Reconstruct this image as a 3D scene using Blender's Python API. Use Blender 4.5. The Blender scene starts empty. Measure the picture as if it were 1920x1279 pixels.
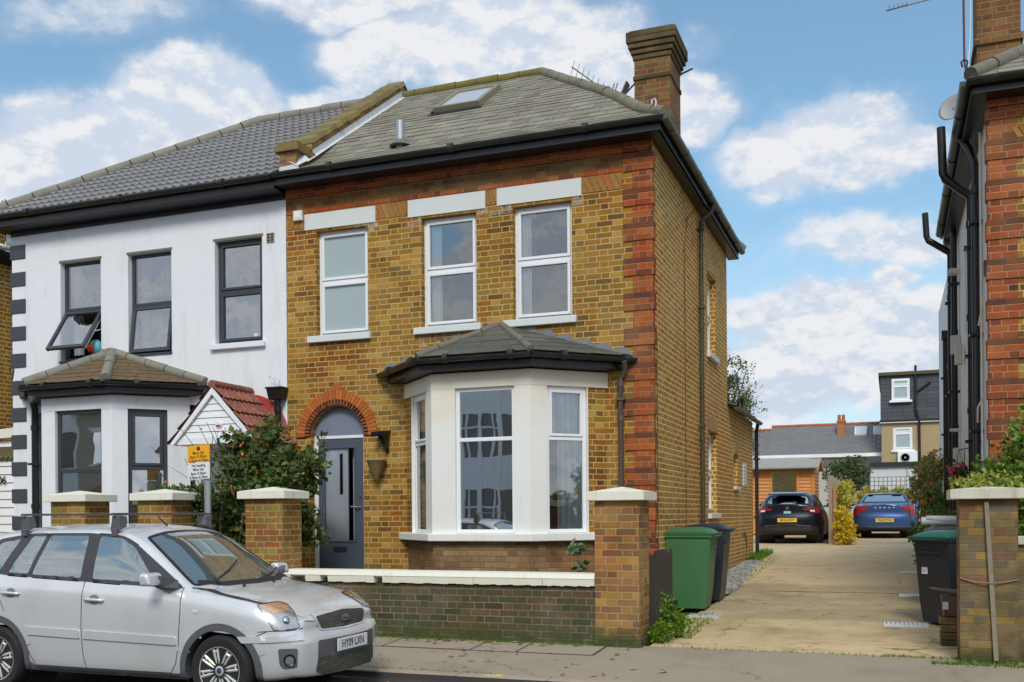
import bpy, math, random
from mathutils import Vector, Matrix, noise
from mathutils.bvhtree import BVHTree
R = random.Random(7)
scene = bpy.context.scene
COL = scene.collection
rad = math.radians

# ------------------------------------------------------------------ mesh builder
class MB:
    def __init__(s):
        s.v = []; s.f = []; s.r = []; s.uv = {}
    def quad(s, *p, r=0.5):
        n = len(s.v); s.v += [tuple(q) for q in p]; s.f.append(tuple(range(n, n + len(p)))); s.r.append(r)
    def box(s, x0, x1, y0, y1, z0, z1, r=0.5, skip=''):
        n = len(s.v)
        s.v += [(x0,y0,z0),(x1,y0,z0),(x1,y1,z0),(x0,y1,z0),(x0,y0,z1),(x1,y0,z1),(x1,y1,z1),(x0,y1,z1)]
        for k, f in (('b',(0,3,2,1)),('t',(4,5,6,7)),('f',(0,1,5,4)),('r',(1,2,6,5)),('k',(2,3,7,6)),('l',(3,0,4,7))):
            if k in skip: continue
            s.f.append(tuple(n+i for i in f)); s.r.append(r)
    def hexa(s, p, r=0.5):          # 8 points, bottom loop then top loop (ccw from above)
        n = len(s.v); s.v += [tuple(q) for q in p]
        for f in ((0,3,2,1),(4,5,6,7),(0,1,5,4),(1,2,6,5),(2,3,7,6),(3,0,4,7)):
            s.f.append(tuple(n+i for i in f)); s.r.append(r)
    def obox(s, o, t, n, s0, s1, d0, d1, z0, z1, r=0.5):   # o origin, t tangent, n outward normal (2D), along, outward, up
        def P(a, d, z): return (o[0]+t[0]*a+n[0]*d, o[1]+t[1]*a+n[1]*d, z)
        # t right, n toward the viewer: bottom loop ccw from above
        s.hexa([P(s0,d1,z0),P(s1,d1,z0),P(s1,d0,z0),P(s0,d0,z0),P(s0,d1,z1),P(s1,d1,z1),P(s1,d0,z1),P(s0,d0,z1)], r)
    def prism(s, pts, ax, a, b, r=0.5):  # polygon in the plane normal to ax, extruded a..b
        def P(p, w):
            return {'x':(w,p[0],p[1]),'y':(p[0],w,p[1]),'z':(p[0],p[1],w)}[ax]
        n = len(s.v); k = len(pts)
        s.v += [P(p,a) for p in pts] + [P(p,b) for p in pts]
        A = sum(pts[i][0]*pts[(i+1)%k][1]-pts[(i+1)%k][0]*pts[i][1] for i in range(k))
        flip = (A < 0) ^ (ax == 'y')
        def add(f):
            s.f.append(tuple(reversed(f)) if flip else f); s.r.append(r)
        lo = (a < b)
        add(tuple(n+i for i in reversed(range(k))) if lo else tuple(n+i for i in range(k)))
        add(tuple(n+k+i for i in range(k)) if lo else tuple(n+k+i for i in reversed(range(k))))
        for i in range(k):
            j = (i+1) % k
            f = (n+i, n+j, n+k+j, n+k+i)
            add(f if lo else tuple(reversed(f)))
    def tube(s, path, rr, seg=8, cap=True, r=0.5, squash=None):
        path = [Vector(p) for p in path]
        m = len(path); n = len(s.v)
        radii = rr if isinstance(rr, (list, tuple)) else [rr]*m
        up = Vector((0,0,1))
        prev = None
        for i, p in enumerate(path):
            d = (path[min(i+1,m-1)] - path[max(i-1,0)])
            if d.length < 1e-9: d = Vector((0,0,1))
            d.normalize()
            if prev is None:
                a = up.cross(d)
                if a.length < 0.05: a = Vector((1,0,0)).cross(d)
            else:
                a = prev - d*prev.dot(d)
            a.normalize(); prev = a
            b = d.cross(a)
            for k in range(seg):
                t = 2*math.pi*k/seg
                s.v.append(tuple(p + a*math.cos(t)*radii[i] + b*math.sin(t)*radii[i]))
        for i in range(m-1):
            for k in range(seg):
                k2 = (k+1) % seg
                s.f.append((n+i*seg+k, n+i*seg+k2, n+(i+1)*seg+k2, n+(i+1)*seg+k)); s.r.append(r)
        if cap:
            s.f.append(tuple(n+k for k in reversed(range(seg)))); s.r.append(r)
            s.f.append(tuple(n+(m-1)*seg+k for k in range(seg))); s.r.append(r)
    def lathe(s, c, prof, seg=16, r=0.5, ax='z'):  # prof: (radius, height)
        n = len(s.v); m = len(prof)
        for (q, h) in prof:
            for k in range(seg):
                t = 2*math.pi*k/seg
                a, b = q*math.cos(t), q*math.sin(t)
                s.v.append({'z':(c[0]+a,c[1]+b,c[2]+h),'y':(c[0]+a,c[1]-h,c[2]+b),'x':(c[0]+h,c[1]+a,c[2]+b)}[ax])
        for i in range(m-1):
            for k in range(seg):
                k2=(k+1)%seg
                s.f.append((n+i*seg+k, n+i*seg+k2, n+(i+1)*seg+k2, n+(i+1)*seg+k)); s.r.append(r)
        for i, rev in ((0, True), (m-1, False)):
            if prof[i][0] > 1e-5:
                f = [n+i*seg+k for k in range(seg)]
                s.f.append(tuple(reversed(f) if rev else f)); s.r.append(r)
    def ball(s, c, rx, ry, rz, seg=12, rings=8, r=0.5):
        n = len(s.v)
        for i in range(rings+1):
            ph = math.pi*i/rings - math.pi/2
            for k in range(seg):
                t = 2*math.pi*k/seg
                s.v.append((c[0]+rx*math.cos(ph)*math.cos(t), c[1]+ry*math.cos(ph)*math.sin(t), c[2]+rz*math.sin(ph)))
        for i in range(rings):
            for k in range(seg):
                k2=(k+1)%seg
                s.f.append((n+i*seg+k, n+i*seg+k2, n+(i+1)*seg+k2, n+(i+1)*seg+k)); s.r.append(r)
    def grid(s, fn, nu, nv, r=0.5, flip=False):
        n = len(s.v)
        for j in range(nv+1):
            for i in range(nu+1):
                s.v.append(tuple(fn(i/nu, j/nv)))
        for j in range(nv):
            for i in range(nu):
                a = n+j*(nu+1)+i
                f = (a, a+1, a+nu+2, a+nu+1)
                s.f.append(tuple(reversed(f)) if flip else f); s.r.append(r)

ORI = {}
def root_loc(o):
    while o.parent: o = o.parent
    return ORI.get(o.name, Vector((0,0,0)))

def build(mb, name, mat, parent=None, smooth=0, bevel=0, bseg=2, label=None, uvscale=1.0, solid=0, subsurf=0):
    off = root_loc(parent) if parent else ORI.get('__top__', Vector((0,0,0)))
    vs = [Vector(v) for v in mb.v]
    me = bpy.data.meshes.new(name)
    me.from_pydata([tuple(v-off) for v in vs], [], mb.f)
    me.update()
    uv = me.uv_layers.new(name='UVMap')
    Z = Vector((0,0,1))
    uvd = []; cd = []
    for p in me.polygons:
        n = p.normal
        if abs(n.z) > 0.97: t = Vector((1,0,0)); b = Vector((0,1,0))
        else:
            t = Z.cross(n); t.normalize(); b = n.cross(t)
        rv = mb.r[p.index] if p.index < len(mb.r) else .5
        for li in p.loop_indices:
            v = vs[me.loops[li].vertex_index]
            uvd += [v.dot(t)*uvscale, v.dot(b)*uvscale]
            cd += [rv, rv, rv, 1.0]
    uv.data.foreach_set('uv', uvd)
    ca = me.color_attributes.new('rnd', 'FLOAT_COLOR', 'CORNER')
    ca.data.foreach_set('color', cd)
    if smooth:
        for p in me.polygons: p.use_smooth = True
        if smooth > 1: me.set_sharp_from_angle(angle=rad(smooth))
    o = bpy.data.objects.new(name, me)
    if isinstance(mat, (list, tuple)):
        for q in mat: me.materials.append(q)
    elif mat: me.materials.append(mat)
    COL.objects.link(o)
    if parent: o.parent = parent
    if bevel:
        m = o.modifiers.new('bev', 'BEVEL'); m.width = bevel; m.segments = bseg; m.limit_method = 'ANGLE'; m.angle_limit = rad(35)
    if subsurf:
        m = o.modifiers.new('sub', 'SUBSURF'); m.levels = subsurf; m.render_levels = subsurf
    if label: o['label'] = label
    return o

def islands(mb, name, mat, parent, **k):
    """one part for each connected piece of mb"""
    par = list(range(len(mb.v)))
    def find(i):
        while par[i] != i: par[i] = par[par[i]]; i = par[i]
        return i
    for f in mb.f:
        for q in f[1:]: par[find(f[0])] = find(q)
    gr = {}
    for fi, f in enumerate(mb.f): gr.setdefault(find(f[0]), []).append(fi)
    out = []
    for key in gr:
        m = MB(); mp = {}
        for fi in gr[key]:
            g_ = []
            for q in mb.f[fi]:
                if q not in mp: mp[q] = len(m.v); m.v.append(mb.v[q])
                g_.append(mp[q])
            m.f.append(tuple(g_)); m.r.append(mb.r[fi])
        out.append(build(m, name, mat, parent, **k))
    return out

def thing(name, label, cat, loc=(0,0,0), group=None):
    o = bpy.data.objects.new(name, None); COL.objects.link(o)
    o.empty_display_size = .2
    o.location = loc; ORI[o.name] = Vector(loc)
    o['label'] = label; o['category'] = cat
    if group: o['group'] = group
    return o
def single(mb, name, mat, label, cat, loc=(0,0,0), group=None, **k):
    ORI['__top__'] = Vector(loc)
    o = build(mb, name, mat, None, **k)
    ORI['__top__'] = Vector((0,0,0))
    o.location = loc; ORI[o.name] = Vector(loc)
    o['label'] = label; o['category'] = cat
    if group: o['group'] = group
    return o
def struct(mb, name, mat, **k):
    o = build(mb, name, mat, None, **k); o['kind'] = 'structure'; return o
def stuff(mb, name, mat, label, cat, **k):
    o = build(mb, name, mat, None, **k); o['kind'] = 'stuff'; o['label'] = label; o['category'] = cat; return o
def dup(o, loc=None, rotz=None, label=None, parent=None):
    c = o.copy(); COL.objects.link(c)
    if parent: c.parent = parent
    for ch in [q for q in bpy.data.objects if q.parent == o]: dup(ch, parent=c)
    if loc is not None: c.location = loc; ORI[c.name] = Vector(loc)
    if rotz is not None: c.rotation_euler = (0,0,rotz)
    if label: c['label'] = label
    return c

# text as real letters (a font curve turned into a mesh)
def text_mesh(s, size, ext=0.001, align='CENTER', space=1.0, bold=.007):
    cu = bpy.data.curves.new('t', 'FONT'); cu.body = s; cu.size = size; cu.align_x = align; cu.align_y = 'CENTER'
    cu.extrude = ext; cu.offset = bold*size; cu.resolution_u = 3; cu.space_character = space
    ob = bpy.data.objects.new('t', cu); COL.objects.link(ob)
    dg = bpy.context.evaluated_depsgraph_get()
    me = bpy.data.meshes.new_from_object(ob.evaluated_get(dg))
    vs = [v.co.copy() for v in me.vertices]; fs = [tuple(p.vertices) for p in me.polygons]
    bpy.data.objects.remove(ob); bpy.data.curves.remove(cu); bpy.data.meshes.remove(me)
    return vs, fs
def add_text(mb, s, size, o, tx, ty, sx=1.0, ext=0.001, **k):   # letters in the plane through o spanned by tx (right), ty (up)
    vs, fs = text_mesh(s, size, ext, **k)
    o = Vector(o); tx = Vector(tx).normalized(); ty = Vector(ty).normalized(); n = tx.cross(ty)
    b = len(mb.v)
    for v in vs: mb.v.append(tuple(o + tx*v.x*sx + ty*v.y + n*v.z))
    for f in fs: mb.f.append(tuple(b+i for i in f)); mb.r.append(.5)

# ------------------------------------------------------------------ node helper
class G:
    def __init__(s, tree): s.t = tree; s.n = tree.nodes; s.l = tree.links
    def node(s, ty, **k):
        n = s.n.new(ty)
        for a, b in k.items(): setattr(n, a, b)
        return n
    def put(s, sock, v):
        if isinstance(v, bpy.types.NodeSocket): s.l.new(v, sock)
        elif v is not None:
            if isinstance(v, (tuple, list)) and len(v) == 3 and sock.type == 'RGBA': v = (*v, 1)
            sock.default_value = v
    def m(s, op, a, b=None, c=None, clamp=False):
        n = s.node('ShaderNodeMath', operation=op); n.use_clamp = clamp
        s.put(n.inputs[0], a)
        if b is not None: s.put(n.inputs[1], b)
        if c is not None: s.put(n.inputs[2], c)
        return n.outputs[0]
    def vm(s, op, a, b=None):
        n = s.node('ShaderNodeVectorMath', operation=op); s.put(n.inputs[0], a)
        if b is not None:
            s.put(n.inputs[3] if op == 'SCALE' else n.inputs[1], b)
        return n.outputs['Value'] if op in ('LENGTH','DISTANCE','DOT_PRODUCT') else n.outputs[0]
    def mix(s, f, a, b, blend='MIX'):
        n = s.node('ShaderNodeMix', data_type='RGBA', blend_type=blend)
        s.put(n.inputs[0], f); s.put(n.inputs[6], a); s.put(n.inputs[7], b); return n.outputs[2]
    def noise(s, vec, scale, detail=3, rough=.55, dist=0, out=0, dim='3D'):
        n = s.node('ShaderNodeTexNoise'); n.noise_dimensions = dim
        if vec is not None: s.put(n.inputs['Vector'], vec)
        n.inputs['Scale'].default_value = scale; n.inputs['Detail'].default_value = detail
        n.inputs['Roughness'].default_value = rough; n.inputs['Distortion'].default_value = dist
        return n.outputs[out]
    def white(s, vec, out=0):
        n = s.node('ShaderNodeTexWhiteNoise'); n.noise_dimensions = '3D'; s.put(n.inputs['Vector'], vec); return n.outputs[out]
    def ramp(s, f, stops, interp='LINEAR'):
        n = s.node('ShaderNodeValToRGB'); e = n.color_ramp.elements; n.color_ramp.interpolation = interp
        while len(e) < len(stops): e.new(.5)
        for i, (p, c) in enumerate(stops):
            e[i].position = p; e[i].color = (*c, 1) if len(c) == 3 else c
        s.put(n.inputs[0], f); return n.outputs[0]
    def step(s, v, a, b, lo=0, hi=1):
        n = s.node('ShaderNodeMapRange'); n.interpolation_type = 'SMOOTHSTEP'
        s.put(n.inputs[0], v); n.inputs[1].default_value = a; n.inputs[2].default_value = b
        n.inputs[3].default_value = lo; n.inputs[4].default_value = hi; return n.outputs[0]
    def uv(s): return s.node('ShaderNodeUVMap', uv_map='UVMap').outputs[0]
    def obj(s): return s.node('ShaderNodeTexCoord').outputs['Object']
    def pos(s): return s.node('ShaderNodeNewGeometry').outputs['Position']
    def rnd(s): return s.node('ShaderNodeAttribute', attribute_name='rnd').outputs['Fac']
    def sep(s, v):
        n = s.node('ShaderNodeSeparateXYZ'); s.put(n.inputs[0], v); return n.outputs
    def comb(s, x=0, y=0, z=0):
        n = s.node('ShaderNodeCombineXYZ')
        for i, v in enumerate((x,y,z)): s.put(n.inputs[i], v)
        return n.outputs[0]
    def bump(s, h, strength=.3, dist=.01, normal=None):
        n = s.node('ShaderNodeBump'); n.inputs['Strength'].default_value = strength; n.inputs['Distance'].default_value = dist
        s.put(n.inputs['Height'], h)
        if normal is not None: s.put(n.inputs['Normal'], normal)
        return n.outputs[0]

def new_mat(name):
    m = bpy.data.materials.new(name); m.use_nodes = True
    g = G(m.node_tree); b = g.n['Principled BSDF']; return m, g, b
def pset(g, b, col=None, rough=None, metal=None, normal=None, spec=None, coat=None, alpha=None):
    for k, v in (('Base Color',col),('Roughness',rough),('Metallic',metal),('Normal',normal),('Specular IOR Level',spec),('Coat Weight',coat),('Alpha',alpha)):
        if v is not None: g.put(b.inputs[k], v)
MATS = {}
def plain(name, col, rough=.5, metal=0, var=.12, scale=6, bump=0, spec=None, coat=None, dirt=None, dirtcol=(.05,.045,.03)):
    if name in MATS: return MATS[name]
    m, g, b = new_mat(name); p = g.pos()
    n = g.noise(p, scale, 5, .6)
    c = g.mix(n, tuple(min(1,x*(1-var)) for x in col), tuple(min(1,x*(1+var)) for x in col))
    if dirt:
        d = g.noise(p, scale*.45, 7, .7)
        c = g.mix(g.m('MULTIPLY', g.step(d, .5, .72), dirt), c, dirtcol)
    pset(g, b, c, rough, metal, g.bump(g.noise(p, scale*12, 3), bump, .004) if bump else None, spec, coat)
    MATS[name] = m; return m

def brick_mat(name, cols, mortar, dark=None, darkamt=0, moss=None, L=.345, hw=.6667, course=.076, jw=.0055, bump=.5, basez=None, efflo=None):
    """Flemish bond in metres from the UV map: stretcher, header, stretcher; each brick its own colour."""
    m, g, b = new_mat(name)
    u, v, _ = g.sep(g.uv())
    wob = g.noise(g.uv(), 9, 2, .5)
    v = g.m('ADD', v, g.m('MULTIPLY', g.m('SUBTRACT', wob, .5), .012))
    vr = g.m('DIVIDE', v, course); row = g.m('FLOOR', vr); fv = g.m('FRACT', vr)
    jit = g.white(g.comb(row, 3.1, 0))
    u2 = g.m('ADD', g.m('DIVIDE', u, L), g.m('ADD', g.m('MULTIPLY', row, .5), g.m('MULTIPLY', jit, .08)))
    cell = g.m('FLOOR', u2); fu = g.m('FRACT', u2)
    ish = g.m('GREATER_THAN', fu, hw)
    du = g.m('MINIMUM', g.m('MINIMUM', fu, g.m('SUBTRACT', 1.0, fu)), g.m('ABSOLUTE', g.m('SUBTRACT', fu, hw)))
    du = g.m('MULTIPLY', du, L)
    dv = g.m('MULTIPLY', g.m('MINIMUM', fv, g.m('SUBTRACT', 1.0, fv)), course)
    d = g.m('MINIMUM', du, dv)
    ed = g.noise(g.uv(), 48, 5, .68)
    d = g.m('ADD', d, g.m('MULTIPLY', g.m('SUBTRACT', ed, .5), .0125))
    mk = g.step(d, jw-.0034, jw+.0034)
    idv = g.comb(g.m('ADD', g.m('MULTIPLY', cell, 2), ish), row, 0)
    rn = g.white(idv)
    k = len(cols)
    bc = g.ramp(rn, [((i+.5)/k, c) for i, c in enumerate(cols)])
    fine = g.noise(g.uv(), 120, 4, .7)
    bc = g.mix(g.m('MULTIPLY', g.step(fine, .35, .75), .55), bc, g.mix(1.0, bc, (.35,.33,.3), 'MULTIPLY'))
    mid = g.noise(g.uv(), 1.1, 6, .62)
    wz = g.noise(g.uv(), .55, 4, .6)
    bc = g.mix(g.m('MULTIPLY', g.step(wz, .47, .66), .75), bc, g.mix(1.0, bc, (1.22,.80,.55), 'MULTIPLY'))
    bc = g.mix(g.m('MULTIPLY', g.step(wz, .50, .34), .45), bc, g.mix(.35, bc, (.50,.36,.15)))
    if dark: 
        bc = g.mix(g.m('MULTIPLY', g.step(mid, .42, .68), darkamt), bc, g.mix(1.0, bc, dark, 'MULTIPLY'))
    mc = g.mix(g.noise(g.uv(), 22, 4, .6), tuple(x*.7 for x in mortar), tuple(min(1,x*1.2) for x in mortar))
    mc = g.mix(g.m('MULTIPLY', g.step(g.noise(g.uv(), 2.1, 5, .6), .4, .7), .5), mc, tuple(x*.55 for x in mortar))
    c = g.mix(mk, mc, bc)
    if efflo:
        c = g.mix(g.m('MULTIPLY', g.step(g.noise(g.uv(), .9, 7, .7), .62, .8), efflo), c, (.5,.45,.36))
    if moss:
        mz = g.step(g.noise(g.uv(), 3.2, 7, .72), .38, .62)
        zz = g.sep(g.pos())[2]
        if basez is not None: mz = g.m('MAXIMUM', g.m('MULTIPLY', mz, moss), g.m('MULTIPLY', g.step(zz, basez+.05, basez+.3, 1, 0), g.step(g.noise(g.pos(), 6, 6, .7), .3, .55)))
        else: mz = g.m('MULTIPLY', mz, moss)
        c = g.mix(mz, c, g.mix(g.noise(g.uv(), 14, 4), (.03,.045,.012), (.09,.1,.03)))
    h = g.m('ADD', g.m('MULTIPLY', mk, 1.0), g.m('MULTIPLY', fine, .25))
    h = g.m('ADD', h, g.m('MULTIPLY', rn, .2))
    pset(g, b, c, .88, 0, g.bump(h, bump, .006), .25)
    MATS[name] = m; return m

M = {}
Y1=(.47,.255,.042); Y2=(.38,.185,.024); Y3=(.33,.17,.024); Y4=(.55,.33,.08); Y5=(.23,.135,.028); Y6=(.45,.235,.036); O1=(.46,.165,.028)
M['stock'] = brick_mat('stock_brick', [Y1,Y2,Y3,Y6,Y5,Y2,Y4,Y1,(.34,.20,.03),Y3,(.40,.18,.026),Y5,Y4,(.17,.095,.024),(.25,.15,.04),Y2], (.62,.44,.20), dark=(.55,.47,.38), darkamt=.85)
M['stock_side'] = brick_mat('stock_brick_side', [(.54,.28,.042),Y2,(.56,.32,.07),Y6,Y3,(.50,.25,.04),(.44,.21,.03)], (.90,.68,.31), dark=(.8,.74,.55), darkamt=.45, jw=.0078)
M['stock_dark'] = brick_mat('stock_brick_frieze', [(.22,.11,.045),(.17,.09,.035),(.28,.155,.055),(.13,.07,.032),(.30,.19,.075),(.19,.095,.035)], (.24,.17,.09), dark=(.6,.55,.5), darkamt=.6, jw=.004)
M['plinth'] = brick_mat('plinth_brick', [(.36,.19,.09),(.42,.24,.12),(.26,.14,.08),(.46,.30,.15),(.22,.12,.07)], (.20,.14,.09), dark=(.5,.5,.45), darkamt=.7, moss=.25, jw=.0045)
M['red'] = brick_mat('red_brick', [(.46,.11,.025),(.36,.085,.025),(.50,.15,.035),(.26,.07,.028),(.42,.13,.035),(.20,.075,.035)], (.40,.24,.14), dark=(.55,.5,.5), darkamt=.6, jw=.004)
M['reddark'] = brick_mat('burnt_brick', [(.16,.06,.035),(.24,.075,.03),(.11,.05,.035),(.19,.065,.035)], (.16,.10,.07), jw=.0035)
M['garden'] = brick_mat('garden_wall_brick', [(.12,.10,.075),(.16,.105,.075),(.09,.085,.07),(.20,.12,.085),(.14,.125,.085),(.075,.072,.062)], (.26,.24,.17), dark=(.55,.6,.45), darkamt=.8, moss=.55, basez=.17, jw=.005)
M['pier'] = brick_mat('pier_brick', [(.42,.24,.07),(.30,.16,.07),(.50,.28,.10),(.22,.13,.075),(.55,.32,.09),(.36,.17,.08),(.26,.13,.07)], (.46,.35,.17), dark=(.6,.55,.45), darkamt=.6, moss=.2, basez=.17, jw=.0045)
M['pier_red'] = brick_mat('pier_brick_red', [(.44,.13,.045),(.40,.20,.05),(.34,.15,.045),(.46,.26,.06),(.36,.26,.06)], (.60,.48,.24), dark=(.6,.6,.45), darkamt=.7, moss=.45, jw=.005)
M['rpier'] = brick_mat('right_pier_brick', [(.20,.15,.09),(.30,.14,.07),(.42,.26,.08),(.18,.145,.10),(.34,.21,.08),(.16,.13,.09),(.28,.12,.065)], (.22,.18,.12), dark=(.6,.65,.55), darkamt=.8, moss=.45, basez=.14, jw=.004, L=.345)
M['rred'] = brick_mat('right_red_brick', [(.42,.10,.03),(.35,.075,.025),(.48,.13,.035),(.28,.07,.03),(.13,.05,.03),(.40,.10,.03)], (.42,.28,.17), dark=(.6,.55,.5), darkamt=.4, jw=.0045)
M['chim'] = brick_mat('chimney_brick', [(.27,.125,.05),(.18,.08,.04),(.32,.15,.05),(.13,.07,.035),(.28,.09,.04),(.25,.15,.05)], (.32,.24,.13), dark=(.5,.5,.4), darkamt=.8, moss=.2, jw=.0045)
M['chimside'] = M['stock_side']

def render_mat(name, col, amt=.35, bump=.25, tint=(.42,.43,.42)):
    m, g, b = new_mat(name); p = g.pos()
    x, y, z = g.sep(p)
    st = g.noise(g.comb(g.m('MULTIPLY', x, 3.0), g.m('MULTIPLY', y, 3.0), g.m('MULTIPLY', z, .45)), 1.3, 7, .68)
    c = g.mix(g.m('MULTIPLY', g.step(st, .5, .8), amt), col, tint)
    c = g.mix(g.m('MULTIPLY', g.step(g.noise(p, 2.3, 6, .7), .45, .75), amt*.5), c, tuple(q*.8 for q in col))
    pset(g, b, c, .8, 0, g.bump(g.noise(p, 55, 4, .7), bump, .004), .3)
    MATS[name] = m; return m
M['white'] = render_mat('white_render', (.80,.81,.84), .5)
M['cream'] = render_mat('cream_masonry_paint', (.80,.74,.60), .3, .12, (.55,.42,.25))
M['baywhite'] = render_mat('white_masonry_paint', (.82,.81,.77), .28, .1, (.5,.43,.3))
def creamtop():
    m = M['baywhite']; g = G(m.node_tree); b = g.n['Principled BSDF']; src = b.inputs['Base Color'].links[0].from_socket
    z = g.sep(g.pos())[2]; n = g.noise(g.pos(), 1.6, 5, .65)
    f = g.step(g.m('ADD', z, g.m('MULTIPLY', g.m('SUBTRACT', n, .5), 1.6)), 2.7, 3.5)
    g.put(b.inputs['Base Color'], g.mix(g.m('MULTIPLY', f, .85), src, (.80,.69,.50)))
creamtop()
M['lintel'] = render_mat('painted_lintel', (.68,.71,.69), .25, .15, (.45,.45,.40))
M['cap'] = render_mat('painted_coping', (.80,.78,.66), .5, .25, (.28,.27,.17))
M['capold'] = render_mat('worn_coping', (.68,.64,.52), .9, .4, (.24,.2,.11))
M['upvc'] = plain('white_plastic', (.84,.85,.86), .32, var=.03, scale=3)
M['antra'] = plain('dark_grey_plastic', (.045,.05,.06), .38, var=.1)
M['black'] = plain('black_paint', (.012,.012,.014), .35, var=.3, scale=4)
M['blackrough'] = plain('black_rough', (.02,.02,.02), .6, var=.3)
M['gutter'] = plain('weathered_black_plastic', (.02,.021,.018), .38, var=.3, scale=5, dirt=.6, dirtcol=(.055,.06,.03))
M['gutterside'] = plain('green_stained_gutter', (.085,.08,.045), .42, var=.4, scale=5, dirt=.7, dirtcol=(.04,.045,.02))
M['pipebrown'] = plain('brown_painted_pipe', (.10,.075,.06), .55, var=.3, scale=7)
M['pipeolive'] = plain('olive_stained_pipe', (.075,.065,.035), .45, var=.4, scale=4)
M['doorgrey'] = plain('door_grey_paint', (.085,.10,.13), .35, var=.06)
M['fangrey'] = plain('fanlight_grey_panel', (.20,.225,.29), .45, var=.06)
M['lead'] = plain('lead_flashing', (.20,.215,.23), .6, metal=.1, var=.3, scale=7, dirt=.4)
M['leadwhite'] = plain('painted_flashing', (.62,.64,.66), .7, var=.15, scale=7, dirt=.7, dirtcol=(.2,.2,.12))
M['mortarflaunch'] = plain('cement_fillet', (.17,.155,.12), .9, var=.3, scale=9, bump=.5, dirt=.6, dirtcol=(.12,.12,.06))
M['ridge_old'] = plain('mossy_ridge_tile', (.20,.185,.13), .9, var=.3, scale=7, bump=.4, dirt=.9, dirtcol=(.10,.095,.03))
M['ridge_new'] = plain('concrete_ridge_tile', (.23,.215,.175), .85, var=.25, scale=5, bump=.3, dirt=.5, dirtcol=(.14,.14,.09))
M['moss'] = plain('yellow_moss', (.20,.16,.025), .95, var=.5, scale=20, bump=.8)
M['chrome'] = plain('polished_metal', (.6,.6,.6), .22, 1.0, var=.03)
M['steel'] = plain('galvanised_steel', (.42,.45,.47), .45, .7, var=.15, scale=15)
M['alum'] = plain('aluminium_wire', (.20,.18,.18), .5, .6)
M['rubber'] = plain('tyre_rubber', (.018,.018,.018), .75, var=.2)
M['cloth'] = plain('curtain_fabric', (.72,.76,.76), .9, var=.06, scale=3)
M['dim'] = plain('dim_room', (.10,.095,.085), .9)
M['signwhite'] = plain('sign_white', (.78,.78,.78), .4, var=.03)
M['signyellow'] = plain('sign_yellow', (.85,.42,.01), .4, var=.03)
M['signblack'] = plain('sign_black', (.02,.02,.02), .5)
M['signbrown'] = plain('sign_dark_lettering', (.18,.07,.01), .5)
M['terracotta'] = plain('terracotta', (.45,.13,.04), .8, var=.25)
M['wood_old'] = plain('weathered_timber', (.26,.22,.16), .9, var=.35, scale=14, bump=.5)
M['wood_dark'] = plain('dark_timber', (.055,.042,.032), .9, var=.4, scale=14, bump=.5)

def glass_mat(name, tint=(.75,.8,.8), refl=.22, wav=.02, scale=1.6, rough=.01, haze=0, hazecol=(.4,.46,.43)):
    m, g, b = new_mat(name); out = g.n['Material Output']
    g.n.remove(b)
    nz = g.bump(g.noise(g.pos(), scale, 2, .4), 1.0, wav)
    tr = g.node('ShaderNodeBsdfTransparent'); g.put(tr.inputs[0], tint)
    gl = g.node('ShaderNodeBsdfGlossy'); gl.inputs['Roughness'].default_value = rough; g.put(gl.inputs['Normal'], nz)
    g.put(gl.inputs[0], (.95,.98,1.0))
    fr = g.node('ShaderNodeFresnel'); fr.inputs[0].default_value = 1.5
    f = g.m('ADD', g.m('MULTIPLY', fr.outputs[0], .9), refl, clamp=True)
    mx = g.node('ShaderNodeMixShader'); g.put(mx.inputs[0], f)
    g.l.new(tr.outputs[0], mx.inputs[1]); g.l.new(gl.outputs[0], mx.inputs[2]); g.l.new(mx.outputs[0], out.inputs[0])
    if haze:      # a diffuse film on the pane: dust, with reflected sky painted in on cars
        df = g.node('ShaderNodeBsdfDiffuse'); g.put(df.inputs[0], hazecol); m2 = g.node('ShaderNodeMixShader'); m2.inputs[0].default_value = haze
        g.l.new(tr.outputs[0], m2.inputs[1]); g.l.new(df.outputs[0], m2.inputs[2]); g.l.new(m2.outputs[0], mx.inputs[1])
    MATS[name] = m; return m
M['glass'] = glass_mat('window_glass', tint=(.92,.95,.95), refl=.24, wav=.004, scale=2.2)
M['glassbay'] = glass_mat('bay_glass', refl=.55, wav=.0016, scale=1.6, haze=.15, hazecol=(.3,.3,.26))
M['glassdark'] = glass_mat('neighbour_bay_glass', refl=.45, wav=.0016, scale=1.6, haze=.15, hazecol=(.3,.3,.24), tint=(.4,.45,.42))
M['glassup'] = glass_mat('neighbour_upper_glass', refl=.35, wav=.004, scale=2.2, tint=(.5,.55,.55))
M['frost'] = plain('frosted_glass', (.36,.44,.46), .12, var=.05, scale=2, spec=.8)
M['carglass'] = glass_mat('car_glass', refl=.30, wav=.001, scale=2, tint=(.55,.68,.64), haze=.30, hazecol=(.34,.44,.43))

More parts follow.
